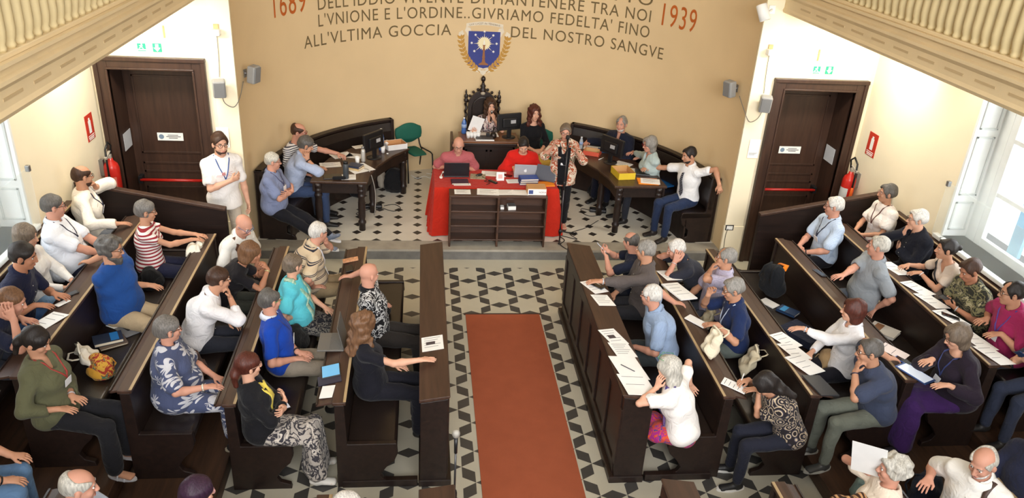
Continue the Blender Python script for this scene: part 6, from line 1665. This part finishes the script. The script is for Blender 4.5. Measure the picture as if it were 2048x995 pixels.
tote('beige bag on the fourth-row right seat behind the grey polo', (4.90, 7.22, zs(3)), 60, (196, 180, 150), .26, .18, 50)
tote('white plastic bag on the back right seat by the magenta polo', (5.62, 6.62, zs(4)), 60, (214, 212, 206), .26, .16, 40, handle=False)
bag('rucksack', 'dark navy rucksack on the floor by the bottom right pew', (4.30, 4.78, .15), 20, (32, 38, 52), (.34, .28, .42))
bag('rucksack', 'grey-green bag on the floor near the bottom right pew', (3.86, 4.92, .15), -20, (110, 128, 122), (.26, .22, .26))

# ---- aisle carpet
mb = MB(); mb.box(-.455, .455, -3.2, 3.2, 0, .008)
t = thing('carpet_runner', 'long rust-red carpet runner down the middle aisle', 'carpet', (1.01, 5.18, .0)); mb.obj('pile', plain('rust_carpet', srgb(158, 86, 60), .95, spec=.1, var=.06, vs=5, bump=.3, bs=260), t)
mb = MB(); mb.box(-.475, .475, 3.19, 3.215, 0, .010); mb.obj('end_binding', plain('carpet_binding', srgb(70, 50, 40), .9), t)

t = thing('shawl', 'brown striped shawl heaped over a pew back at the bottom edge', 'shawl', (3.06, 3.96, .905))
G = Field(.010); G.slab((-.16, -.10, -.02), (.14, .04, .05), .14, .08, .18, .10, (0, 1, 0), .05); G.ell((0, 0, .06), (.17, .20, .09)); V, F = G.mesh(wavy(.014, (22, 15, 18))); npmesh('body', V, F, cloth((62, 38, 26), 'vstripe', (196, 150, 104), 26), t, True)

# ---- things held in hands
def grip(pk, side):
    root, k = pk; h = [a for a in k['arms'] if a['side'] == side][0]
    M = rotz(root.rotation_euler[2]); F = nrm(h['F']); N = nrm(h['N'] - F * (h['N'] @ F)); T = np.cross(F, N)
    p = np.array(root.location) + M @ (h['W'] + F * .085 * k['s'] + N * .022)
    return p, M @ T, M @ F, M @ N
def put(o, p, X, Y, Z):
    X, Y, Z = nrm(X), nrm(Y), nrm(Z)
    o.matrix_world = Matrix(((X[0], Y[0], Z[0], p[0]), (X[1], Y[1], Z[1], p[1]), (X[2], Y[2], Z[2], p[2]), (0, 0, 0, 1))); return o
def hold_phone(label, pk, side, w=.075, h=.15, col=(26, 26, 30), fwd=.03):
    p, T, F, N = grip(pk, side); o = slate(label, (0, 0, 0), w, h, col=col, name='phone', cat='phone', scr=(120, 140, 160)); put(o, p + F * fwd, np.cross(F, N), F, N)
def hold_paper(label, pk, side, X, Y, w=.21, h=.297, off=(0, 0, 0), lines=6):
    p, T, F, N = grip(pk, side); o = sheet(label, (0, 0, 0), w, h, lines=lines); put(o, p + F * .11 + N * .006 + np.array(off), T, F, np.cross(T, F))

# ================================================================ the people
# ---- back left row (against the wall)
person('person', 'bearded bald man in a loose white long-sleeved shirt, hand at mouth, back left pew', loc=(-3.641, 8.500), lean=-2, hd=15, hy=28, hp=5, fz=.45, skin='mid', hair='fringe', hc='brown', beard=('short', 'brown'), glass=True, top=((238, 232, 220),), slv=1.85, neck='v', loose=.022, wr=.009, lany=True, bz=-.0, bot=('trousers', (104, 108, 116)), L=('mouth', {'p': (0.5, 1.0, 0.15)}), R=dk(-3.173, 8.230, 1.250))
person('person', 'heavy man in a white short-sleeved shirt and glasses, back left pew', loc=(-3.600, 7.679), lean=-4, hd=5, hy=25, hp=5, fz=.45, w=1.28, belly=.10, skin='red', hair='short', hc='dgrey', glass=True, top=((230, 234, 242),), neck='collar', slv=.75, loose=.018, wr=.008, lany=True, bz=0.02, bot=('trousers', (34, 38, 58)), R=('clasp', {'d': (0, .10, .02)}), L=('clasp', {'d': (0, .12, .0)}))
person('person', 'grey-haired woman in a white cardigan and pale jeans, back left pew', loc=(-3.631, 7.107), lean=-4, hd=-5, hy=10, hp=12, fz=.45, f=True, s=.93, skin='fair', hair='bob', hc='greybrown', top=((232, 230, 226),), slv=1.8, neck='v', bot=('trousers', (120, 146, 172)), R='clasp', L='clasp')
person('person', 'dark-haired man in a navy shirt, arm on the back left ledge', loc=(-3.630, 6.626), lean=16, hd=0, hy=8, hp=14, fz=.45, skin='tan', hair='full', hc='black', top=((30, 34, 58),), slv=.7, neck='collar', bot=('trousers', (66, 96, 140)), R=dk(-3.296, 6.486, 1.240), L=dk(-3.218, 6.666, 1.240))
person('person', 'man with cropped hair resting his head on his hand, left edge', loc=(-3.630, 5.968), lean=36, hd=0, hy=15, hp=22, fz=.45, skin='red', hair='buzz', hc='lbrown', top=((28, 32, 52),), slv=.7, bot=('trousers', (40, 44, 56)), R=('ear', {'d': (.0, .02, 0)}), L=dk(-3.315, 6.231, 1.240))
# ---- fourth left row
person('person', 'grey-haired woman in a red and white striped blouse, fourth left row', loc=(-2.887, 8.013), lean=0, hd=8, hy=12, hp=8, fz=.30, f=True, s=.95, w=1.1, skin='mid', hair='full', hc='salt', glass=True, top=((236, 230, 226), 'stripe', (150, 46, 56), 26), slv=.35, bot=('trousers', (34, 36, 56)), R=dk(-2.389, 8.114, 1.120), L=dk(-2.376, 8.217, 1.120))
person('person', 'man with bushy grey curls and full beard in a blue polo, fourth left row', loc=(-2.875, 7.039), lean=-4, hd=-18, hy=22, hp=10, fz=.30, w=1.22, belly=.06, skin='mid', hair='curly', hc='dgrey', beard=('full', 'dgrey'), glass=True, top=((32, 72, 138),), slv=.72, loose=.02, bot=('shorts', (178, 158, 128)), bare=1, shoe='sandal', R=dk(-2.531, 7.350, 0.940), L=dk(-3.277, 7.344, 1.240,.4,(.2,-.9,-.2),(0,0,-1),(.9,-.3,.2)))
person('person', 'dark-haired woman in an olive blouse with a lanyard, fourth left row', loc=(-2.875, 5.497), lean=-8, hd=-8, hy=8, hp=24, fz=.30, f=True, s=.97, w=1.15, skin='mid', hair='pony', hc='black', top=((92, 92, 68),), slv=1.62, neck='v', loose=.024, wr=.010, lany=(150, 50, 44), bz=-.0, bot=('wide', (30, 30, 34)), bare=1, shoe='sandal', sandrgb=(196, 196, 200), sandc='silver', watch=('L', (190, 190, 196)), R=dk(-2.706, 5.324, 0.980), L=dk(-2.673, 5.458, 0.980), near=.006)
# ---- third left row
person('person', 'stooping bald man in a white shirt with a bag strap, third left row', loc=(-2.116, 8.200), lean=26, hd=-30, hy=-6, hp=30, fz=.15, skin='red', hair=None, glass=(70, 110, 150), top=((232, 230, 224),), neck='collar', slv=.72, strap=((96, 62, 44), 1), bot=('trousers', (90, 86, 84)), R='lap', L='lap')
person('person', 'woman with a light brown bob in black, hands clasped at her chin', loc=(-2.061, 7.485), lean=36, hd=10, hy=8, hp=18, fz=.15, f=True, s=.95, skin='tan', hair='bob', hc='lbrown', top=((28, 26, 30),), slv=.6, bot=('trousers', (60, 62, 56)), watch=('R', (196, 180, 130)), R=('mouth', {'d': (-.03, .06, -.02)}), L=('mouth', {'d': (-.03, .06, -.02)}))
person('person', 'man seen from behind in a white shirt, chin on hand, third left row', loc=(-2.131, 6.754), lean=26, hd=12, hy=22, hp=8, fz=.15, skin='mid', hair='short', hc='brown', glass=True, top=((230, 228, 230),), neck='collar', slv=1.45, loose=.02, wr=.009, bot=('trousers', (36, 38, 46)), watch=('L', (50, 40, 36)), R=('chin', {'p': (.6, .6, -.6)}), L='lap')
person('person', 'grey-curled woman in a blue and white flowered outfit, third left row', loc=(-2.079, 5.879), lean=-2, hd=4, hy=28, hp=4, fz=.15, f=True, s=.97, w=1.3, belly=.08, skin='red', hair='full', hc='salt', glass=True, top=((74, 82, 112), 'flower', (196, 196, 202), 7.5), slv=.75, loose=.03, neck='collar', bot=('wide', (74, 82, 112), 'flower', (196, 196, 202), 7.5), leg=.7, bare=1, shoe=(44, 42, 42), sole=(160, 150, 130), watch=('R', (220, 216, 200)), R=dk(-1.655, 5.574, 1.000), L='lap', near=.006)
# ---- second left row
person('person', 'white-haired man in a beige striped polo, fist at mouth, second left row', loc=(-1.301, 8.086), lean=18, hd=14, hy=28, hp=6, fz=0, w=1.25, belly=.10, skin='red', hair='short', hc='white', glass=True, top=((204, 184, 156), 'stripe', (44, 44, 56), 12, (60, 60, 70)), neck='polo', slv=.75, loose=.02, lany=(200, 200, 210), bz=-.02, bot=('trousers', (150, 130, 100)), L=('mouth', {'p': (.5, .9, -.5)}), R=dk(-1.097, 7.893, 0.660))
person('person', 'woman in a turquoise blouse with a pale scarf, second left row', loc=(-1.298, 7.342), lean=0, hd=0, hy=48, hp=4, fz=0, f=True, s=.96, w=1.25, belly=.06, skin='fair', hair='full', hc='greybrown', top=((92, 196, 212),), slv=.7, loose=.024, wr=.008, scarf=((150, 190, 168), 'print', (190, 206, 180), 12, (120, 168, 150)), bot=('skirt', (34, 34, 42), 'print', (120, 116, 110), 16, (34, 34, 42)), R=dk(-1.197, 7.251, 0.660), L='lap')
person('person', 'man in a royal blue polo with white edging, second left row', loc=(-1.324, 6.590), lean=-8, hd=5, hy=38, hp=4, fz=0, w=1.1, skin='red', hair='receding', hc='dgrey', glass=(90, 160, 90), top=((24, 66, 164),), neck='polo', ccol=(210, 214, 226), slv=.72, lany=(40, 50, 110), bz=-.04, bot=('trousers', (140, 130, 116)), watch=('L', (36, 36, 40)), R=dk(-1.091, 6.448, 0.680), L=dk(-1.074, 6.533, 0.680), near=.006)
person('person', 'auburn-haired woman in a black cardigan and printed skirt, arms folded', loc=(-1.334, 5.583), lean=-8, hd=5, hy=26, hp=2, fz=0, f=True, s=.96, skin='fair', hair='pony', hc='auburn', glass=(190, 150, 130), top=((26, 26, 30),), slv=1.85, neck='v', loose=.02, open=('yellow_top', ((224, 204, 90),)), bot=('skirt', (176, 168, 160), 'print', (60, 58, 64), 11, (206, 198, 188)), slen=.85, bare=1, shoe=(226, 222, 214), R='fold', L='fold', near=.006)
# ---- front left row
person('person', 'bald man in a black and white patterned shirt, front left pew', loc=(-0.452, 7.107), lean=-8, hd=-4, hy=40, hp=12, fz=0, w=1.1, skin='red', hair=None, hc='grey', top=((26, 26, 30), 'print', (196, 196, 196), 13, (26, 26, 30)), neck='collar', slv=.72, bot=('trousers', (44, 40, 38)), R=dk(-0.358, 7.460, 0.680), L=dk(-0.798, 7.568, 0.960,.4,(.2,-.9,-.2),(0,0,-1),(.9,-.3,.2)))
person('person', 'woman with wavy light hair in black, arm stretched onto the aisle desk', loc=(-0.445, 6.203), lean=-8, hd=4, hy=30, hp=10, fz=0, f=True, s=.97, w=1.15, skin='fair', hair='curlylong', hc='lbrown', top=((26, 26, 34),), slv=.6, bot=('wide', (28, 28, 36)), R=dk(0.085, 5.966, 0.980,.12,(-.1,1,-.05),(0,0,-1),(.7,-.3,-.5)), L=dk(-0.158, 6.328, 0.660), near=.006)
# ---- front right row
PK = person('person', 'bald man in a navy tee holding up a phone, front right pew', loc=(2.502, 8.002), lean=10, hd=158, hy=-26, hp=8, fz=0, s=.93, skin='red', hair='fringe', hc='dgrey', top=((28, 32, 48),), slv=.62, bot=('trousers', (36, 38, 46)), L=('phone', {'d': (.04, .06, .22)}), R=('phone', {'d': (.0, .06, .22)}))
hold_phone('pale phone held up by the bald man in the navy tee', PK, -1, col=(190, 190, 196))
person('person', 'grey-haired man in a taupe shirt, arm stretched to the right aisle desk', loc=(2.491, 7.599), lean=2, hd=180, hy=-40, hp=6, fz=0, s=1.05, skin='mid', hair='short', hc='grey', top=((92, 84, 82),), neck='collar', slv=1.75, loose=.02, wr=.009, bot=('trousers', (44, 44, 48)), watch=('L', (190, 190, 196)), L=dk(1.836, 7.391, 1.000), R='lap')
person('person', 'man in a light blue polo seen from behind, front right pew', loc=(2.475, 6.699), lean=18, hd=176, hy=-36, hp=6, fz=0, w=1.15, skin='red', hair='receding', hc='white', glass=True, top=((144, 164, 194),), neck='polo', slv=.7, loose=.018, bot=('trousers', (62, 68, 70)), R=dk(2.700, 6.969, 0.970,.4,(.2,-.9,-.2),(0,0,-1),(.9,-.3,.2)), L='lap')
person('person', 'woman with long silver hair, white blouse and bright skirt, front right pew', loc=(2.316, 5.418), hd=146, hy=-14, hp=10, fz=0, f=True, s=.95, lean=22, skin='fair', hair='long', hc='silver', glass=(80, 160, 90), gtop=True, top=((236, 232, 228),), slv=.6, loose=.022, wr=.009, scarf=((110, 84, 130), 'print', (60, 60, 110), 14, (190, 150, 160)), bot=('skirt', (196, 78, 50), 'print', (150, 40, 120), 13, (70, 66, 130)), slen=.5, shoe=(30, 28, 30), L=('cheek', {'p': (.9, .5, -.3)}), R=dk(2.510, 5.819, 0.720,.5,(0.3,-.4,-.8),(-.5,-.6,0),(1,.1,.5)), near=.006)  # nolean
# ---- second right row
person('person', 'white-haired man in a charcoal polo, both hands at his temples', loc=(3.251, 7.877), lean=36, hd=172, hy=-10, hp=20, fz=0, skin='red', hair='short', hc='white', top=((44, 46, 56),), neck='polo', slv=.7, bot=('trousers', (36, 38, 46)), watch=('L', (200, 200, 206)), R='ear', L='ear')
person('person', 'grey-haired man in a lilac shirt, hand to his face, second right row', loc=(3.287, 7.508), lean=-8, hd=184, hy=-28, hp=0, fz=0, w=1.1, skin='mid', hair='receding', hc='grey', glass=True, top=((190, 184, 206), 'check', (172, 166, 194), 60), neck='collar', slv=.68, loose=.02, bot=('trousers', (60, 64, 76)), L=('mouth', {'p': (.5, .9, .2)}), R='lap')
person('person', 'grey-haired man in a dark blue polo reading a notebook, second right row', loc=(3.290, 6.824), lean=10, hd=178, hy=-6, hp=16, fz=0, skin='mid', hair='full', hc='grey', glass=True, top=((30, 44, 82),), neck='polo', slv=.72, loose=.02, lany=(180, 190, 210), bz=-.04, bot=('trousers', (92, 100, 96)), L=dk(2.892, 6.616, 0.930), R=('cheek', {'d': (.05, .18, .02), 'c': .9}), near=.006)
PK = person('person', 'black-haired woman bent over writing in a ring-patterned top', loc=(3.293, 5.381), lean=36, hd=176, hy=0, hp=48, fz=0, f=True, s=.93, skin='mid', hair='long', hc='black', top=((44, 40, 44), 'ring', (196, 178, 150), 15, (90, 84, 96)), slv=.68, loose=.02, bot=('trousers', (34, 36, 48)), shoe=(28, 28, 30), sole=(226, 224, 220), R=dk(2.858, 5.629, 0.940,.8), L=dk(2.903, 5.521, 0.930), near=.006)
p_, T_, F_, N_ = grip(PK, 1); pn = thing('pen', 'white pen in the writing woman\'s hand', 'pen', tuple(p_)); mb = MB(); mb.tube([(-.01, 0, -.05), (.02, .01, .10)], .005, 8); mb.obj('barrel', WHITE, pn, True)
# ---- third right row
person('person', 'brown-haired woman in a white blouse, hand on the ledge papers', loc=(4.140, 6.171), lean=2, hd=180, hy=-24, hp=4, fz=.15, f=True, s=.96, skin='fair', hair='bob', hc='auburn', top=((238, 238, 242),), neck='collar', slv=1.78, loose=.018, wr=.009, bot=('trousers', (30, 30, 38)), watch=('L', (190, 190, 196)), L=dk(3.615, 6.274, 1.090), R='lap', near=.0065)
person('person', 'grey-haired man in a slate blue polo, chin on hand, third right row', loc=(4.126, 5.499), lean=22, hd=184, hy=-18, hp=8, fz=.15, w=1.1, skin='mid', hair='short', hc='dgrey', glass=True, top=((62, 70, 92),), slv=.74, loose=.022, bot=('trousers', (104, 108, 98)), shoe=(60, 60, 58), sole=(170, 168, 160), watch=('L', (40, 50, 80)), L=('chin', {'p': (.5, .7, -.6)}), R=dk(4.338, 5.731, 1.100,.4,(.2,-.9,-.2),(0,0,-1),(.9,-.3,.2)), near=.006)
# ---- fourth right row
person('person', 'white-haired man in a pale blue checked shirt, fourth right row', loc=(4.900, 8.290), lean=-2, hd=184, hy=-32, hp=4, fz=.30, skin='red', hair='short', hc='white', glass=True, top=((196, 212, 234), 'check', (176, 196, 224), 70), neck='collar', slv=.72, loose=.02, wr=.008, lany=True, bz=-.02, bot=('trousers', (26, 26, 32)), watch=('L', (40, 40, 44)), R='clasp', L=('clasp', {'d': (.05, .02, 0)}))
person('person', 'tanned man in a grey polo propped on his arm, fourth right row', loc=(4.888, 7.250), lean=0, hd=176, hy=-30, hp=0, fz=.30, side=-6, w=1.12, belly=.04, skin='red', hair='short', hc='silver', top=((142, 148, 154),), neck='polo', slv=.72, loose=.02, bot=('trousers', (76, 82, 92)), L=dk(4.894, 7.055, 0.790,.3,(.1,.5,-.8),(0,-.3,-1),(.8,-.5,0)), R=dk(4.341, 7.022, 1.240))
person('person', 'grey-bobbed woman in dark purple reading at the ledge, fourth right row', loc=(4.857, 5.506), lean=16, hd=180, hy=-4, hp=22, fz=.30, f=True, s=.97, w=1.25, belly=.05, skin='fair', hair='bob', hc='greybrown', glass=True, top=((40, 32, 44),), slv=1.8, neck='wide', loose=.028, wr=.009, lany=(50, 60, 110), bz=-.03, bot=('skirt', (58, 32, 84)), slen=.95, shoe=(40, 36, 40), R=dk(4.436, 5.473, 1.240), L=dk(4.441, 5.227, 1.160), near=.006)
# ---- back right row
PK = person('person', 'grey-haired woman in a white blouse with a dark bead necklace, back right', loc=(5.669, 8.461), lean=2, hd=186, hy=-20, hp=2, fz=.45, f=True, s=.95, w=1.1, skin='mid', hair='full', hc='dgrey', glass=(170, 120, 110), top=((236, 228, 222),), slv=.6, loose=.022, lany=(90, 50, 44), bz=-.04, bot=('trousers', (92, 36, 44)), R='clasp', L='clasp')
hold_phone('dark phone in the lap of the woman with bead necklace', PK, 1)
person('person', 'white-haired person in black with a pendant, chin on hand, back right', loc=(5.694, 7.700), lean=12, hd=186, hy=-22, hp=4, fz=.45, s=.96, skin='fair', hair='full', hc='white', glass=True, top=((28, 30, 40),), slv=1.9, loose=.024, neck='collar', bot=('trousers', (28, 28, 36)), R=('chin', {'p': (.7, .5, -.6)}), L='fold')
person('person', 'woman with a dark bun and sunglasses on her head, beige blouse', loc=(5.680, 6.992), lean=20, hd=182, hy=-22, hp=4, fz=.45, f=True, s=.94, skin='mid', hair='bun', hc='black', glass=(60, 60, 56), gtop=True, top=((206, 190, 176),), slv=.6, neck='v', strap=((30, 30, 34), 1), bot=('trousers', (40, 40, 48)), watch=('L', (236, 236, 240)), L=dk(5.280, 7.114, 1.260), R=dk(5.252, 7.266, 1.260))
PK = person('person', 'woman in a camouflage-like leaf print top looking at her phone', loc=(5.659, 6.536), lean=22, hd=184, hy=-4, hp=26, fz=.45, f=True, s=.96, w=1.15, skin='tan', hair='full', hc='brown', top=((52, 52, 44), 'print', (120, 116, 84), 10, (160, 152, 120)), slv=.66, loose=.024, bot=('trousers', (40, 40, 40)), watch=('L', (196, 196, 200)), R='phone', L='phone')
hold_phone('dark phone in the hands of the leaf-print woman', PK, -1)
person('person', 'man in a magenta polo with a purple lanyard, right edge', loc=(5.670, 5.961), lean=18, hd=182, hy=-24, hp=6, fz=.45, w=1.18, belly=.05, skin='mid', hair='receding', hc='black', glass=True, top=((160, 44, 92),), neck='polo', slv=.74, loose=.02, lany=(84, 60, 140), bz=-.02, bot=('trousers', (36, 40, 58)), L=dk(5.352, 5.876, 1.260), R=dk(5.406, 6.129, 1.260))
PK = person('person', 'person cut off by the right edge, hands holding a phone', loc=(5.696, 5.393), lean=28, hd=184, hy=0, hp=20, fz=.45, f=True, s=.95, skin='fair', hair='bob', hc='brown', top=((52, 58, 76),), slv=.65, bot=('trousers', (50, 56, 74)), L=('phone', {'d': (0, .06, .08)}), R=('phone', {'d': (0, .06, .08)}))
hold_phone('blue-lit phone held at the right edge of the pews', PK, -1, col=(40, 60, 100))
# ---- bottom edge
person('person', 'person in blue jeans cut off at the bottom left corner', loc=(-3.27, 4.58), hd=16, fz=.30, w=1.1, skin='mid', hair='short', hc='brown', top=((60, 60, 64),), slv=.65, bot=('trousers', (92, 122, 156)), R='knee', L='knee', watch=('R', (30, 30, 30)))
person('person', 'balding man in a pale blue striped shirt at the bottom left', loc=(-2.098, 4.021), lean=-2, hd=12, hy=8, hp=12, fz=.15, w=1.15, skin='red', hair='fringe', hc='silver', top=((206, 216, 236), 'vstripe', (172, 188, 220), 60), neck='collar', slv=.7, bot=('trousers', (50, 54, 66)), near=.006)
person('person', 'person with dark purple hair and glasses at the bottom edge', loc=(-1.387, 4.161), lean=-8, hd=20, hy=10, hp=4, fz=.0, f=True, s=.95, skin='fair', hair='bob', hc='purple', glass=(200, 150, 160), top=((60, 50, 66),), slv=.65, bot=('trousers', (50, 50, 60)), near=.006)
person('person', 'person with white hair just peeking in at the bottom edge', loc=(-0.448, 3.914), lean=-4, hd=30, hy=10, hp=4, fz=.0, skin='fair', hair='full', hc='white', top=((120, 120, 130),), bot=('trousers', (50, 50, 60)))
PK = person('person', 'grey-curled woman in cream holding up a white sheet, bottom right', loc=(3.375, 4.180), lean=-8, hd=172, hy=-16, hp=6, fz=0, f=True, s=.96, w=1.1, skin='red', hair='curly', hc='silver', top=((232, 218, 200),), slv=.65, loose=.02, bot=('trousers', (70, 72, 84)), R=(('W', 3.335, 4.317, 1.100), (-.2, .25, .9), (-.75, .5, .3), .12, (.7, -.3, -.6)), L='lap', near=.006)
hold_paper('large white sheet held up by the curly-haired woman at bottom right', PK, 1, None, None, .24, .34, lines=0)
PK = person('person', 'white-bearded balding man in a white shirt with a bag strap, bottom right', loc=(4.122, 4.111), lean=14, hd=206, hy=0, hp=22, fz=.15, w=1.22, belly=.05, skin='red', hair='fringe', hc='silver', beard=('short', 'white'), top=((236, 234, 228),), neck='collar', slv=.74, loose=.022, strap=((70, 52, 44), -1), bot=('trousers', (70, 84, 110)), L='phone', R=dk(3.759, 4.230, 1.000), near=.006)
hold_phone('dark phone held by the white-bearded man', PK, -1)
person('person', 'person in a dark navy jacket cut off by the bottom right edge', loc=(4.480, 4.079), hd=190, hy=0, hp=15, fz=.30, w=1.15, skin='mid', hair='short', hc='brown', top=((36, 40, 62),), slv=1.85, loose=.03, bot=('trousers', (40, 42, 56)))  # nolean
# ---- on the dais
person('person', 'grey-haired man in a blue shirt, arms folded and legs stretched out', loc=(-1.927, 10.016), hd=-14, hy=26, hp=6, fz=.15, lean=0, s=.95, w=1.15, belly=.04, skin='red', hair='short', hc='silver', glass=True, top=((124, 134, 166),), neck='collar', slv=.7, loose=.02, wr=.008, lany=(60, 60, 90), bz=0.03, bot=('trousers', (26, 26, 32)), R='fold', L='fold', RL=(.10, .80, .10), LL=(.02, .86, .20), LF=(.2, .7, .45), shoe=(120, 130, 150), sole=(226, 226, 228))
person('person', 'man with dark grey hair resting his temple on his hand, left desk', loc=(-1.798, 10.667), hd=6, hy=8, hp=22, fz=.15, lean=22, skin='mid', hair='full', hc='dgrey', top=((166, 178, 204),), neck='collar', slv=1.35, loose=.02, wr=.009, bot=('trousers', (52, 66, 96)), watch=('R', (40, 36, 36)), R=('cheek', {'p': (.4, .8, -.4)}), L=dk(-1.388, 10.902, 0.930))
person('person', 'balding man in a striped shirt reaching across the left desk', loc=(-1.884, 11.116), hd=-22, hy=16, hp=10, fz=.15, lean=16, s=1.06, skin='red', hair='fringe', hc='brown', glass=(150, 60, 60), top=((226, 224, 222), 'stripe', (80, 80, 90), 36), slv=.66, bot=('trousers', (60, 66, 80)), L=dk(-1.110, 11.348, 0.950,.6), R='lap')
PK = person('person', 'dark-curled woman presiding in the carved chair with microphone and paper', loc=(1.134, 12.850), hd=-88, hy=8, hp=4, fz=.15, f=True, s=.97, skin='fair', hair='curlylong', hc='brown', top=((214, 200, 196), 'print', (70, 58, 72), 11, (160, 120, 124)), slv=.62, neck='v', bot=('trousers', (40, 40, 50)), L=('mouth', {'d': (-.02, .05, .0), 'p': (.5, .6, -.8)}), R=dk(0.854, 12.380, 1.050,.15,(-.25,.25,.9),(-.1,-1,.25),(.8,-.3,-.6)))
hold_paper('white sheet held up by the presiding woman', PK, 1, None, None, .20, .28, lines=4)
p_, T_, F_, N_ = grip(PK, -1); mic = thing('microphone', 'black hand microphone at the presiding woman\'s mouth', 'microphone', tuple(p_)); mb = MB(); mb.tube([(-.01, .02, -.12), (0, 0, .03)], [.011, .015], 10); mb.obj('handle', BLACK, mic, True); mb = MB(); mb.ell((0, 0, .05), (.022, .022, .026)); mb.obj('mesh_head', METAL, mic, True)
person('person', 'auburn-curled woman in a black top and yellow skirt beside the chair', loc=(1.805, 12.429), hd=-76, hy=-2, hp=2, fz=.15, f=True, s=1.0, skin='fair', hair='curlylong', hc='auburn', top=((24, 24, 28),), slv=1.5, neck='wide', bot=('skirt', (206, 168, 78)), slen=.9, shoe=(50, 40, 36), R='clasp', L='clasp')
person('person', 'bald man in a dusty pink polo typing at the dark laptop', loc=(0.530, 11.101), hd=-88, hy=0, hp=18, fz=.15, lean=20, s=.96, w=1.15, skin='red', hair=None, glass=True, top=((172, 92, 96),), neck='polo', slv=.7, loose=.02, bot=('trousers', (60, 60, 70)), R=(('W', .40, 10.86, .95), (-.2, .95, -.1), (0, 0, -1), .4, (.45, -.3, -.8)), L=(('W', .66, 10.84, .95), (-.2, .95, -.1), (0, 0, -1), .4, (.45, -.3, -.8)))
person('person', 'dark-haired man in a red sweater looking down at the silver laptop', loc=(1.492, 11.196), hd=-92, hy=0, hp=36, fz=.15, lean=22, s=.97, skin='fair', hair='short', hc='black', top=((206, 36, 28),), slv=1.9, loose=.024, wr=.008, bot=('trousers', (44, 46, 60)), R=(('W', 1.38, 10.90, .95), (-.2, .95, -.1), (0, 0, -1), .4, (.45, -.3, -.8)), L=(('W', 1.62, 10.86, .95), (-.2, .95, -.1), (0, 0, -1), .4, (.45, -.3, -.8)))
person('person', 'woman in a patterned jacket speaking at the standing microphone', loc=(2.024, 10.669), hd=-96, hy=-4, hp=6, fz=.15, f=True, stand=True, s=.91, w=1.08, skin='red', hair='full', hc='greybrown', glass=True, top=((214, 198, 180), 'print', (166, 84, 56), 9, (110, 96, 70)), tname='jacket', slv=1.25, loose=.03, hem=.16, open=('black_top', ((22, 22, 26),)), ow=.095, ol=.60, otaper=.3, bot=('trousers', (22, 22, 26)), bare=1, shoe='sandal', lany=(40, 40, 50), bz=-.06, R=((.17, .30, 1.34), (-.1, .25, 1), (-1, .2, .2), .6, (.6, -.2, -.8)), L=((.16, .30, 1.28), (-.1, .35, 1), (-1, .2, .2), .6, (.6, -.2, -.8)))
person('person', 'grey-bearded man in a dark suit and red tie on the right bench', loc=(3.156, 11.912), hd=228, hy=8, hp=2, fz=.15, lean=0, w=1.12, skin='red', hair='receding', hc='grey', beard=('short', 'white'), top=((28, 32, 48),), tname='suit_jacket', slv=1.92, loose=.03, neck='v', open=('dress_shirt', ((176, 176, 190),)), tie=((120, 44, 44),), bot=('trousers', (28, 30, 44)), R=dk(2.677, 12.225, 0.940), L='lap')
person('person', 'grey-bobbed woman in a pale mint shirt at the right desk', loc=(3.469, 11.048), hd=196, hy=-4, hp=10, fz=.15, f=True, s=.97, lean=8, skin='red', hair='bob', hc='grey', glass=(150, 50, 50), top=((176, 192, 190),), neck='v', slv=1.4, loose=.022, wr=.008, bot=('trousers', (40, 42, 50)), R=dk(3.222, 11.840, 0.940), L=dk(3.286, 11.631, 0.940))
person('person', 'dark-haired man in a white shirt and striped tie on the right bench', loc=(3.886, 10.484), hd=205, hy=-14, hp=14, fz=.15, lean=4, side=4, skin='mid', hair='short', hc='black', beard=('short', 'black'), top=((238, 238, 240),), neck='collar', slv=.6, loose=.014, tie=((30, 30, 40), 'stripe', (120, 120, 130), 40), bot=('trousers', (38, 50, 78)), shoe=(40, 34, 32), R=dk(3.148, 11.058, 0.950), L=dk(4.143, 9.964, 1.050,.5,(.3,-.1,-.9),(-.6,-.3,-.2),(.9,-.4,.5)))
person('person', 'bearded young man in a white printed tee standing before the left door', loc=(-2.440, 9.550), hd=-62, hy=6, hp=4, fz=0, stand=True, s=1.07, w=.95, skin='fair', hair='full', hc='brown', beard=('short', 'brown'), glass=True, top=((236, 232, 230),), slv=.7, loose=.022, hem=.10, motif=True, wr=.009, lany=(60, 90, 150), bz=-.02, bot=('trousers', (204, 192, 176)), R=('fold', {'d': (.0, .0, .02)}), L='hang')
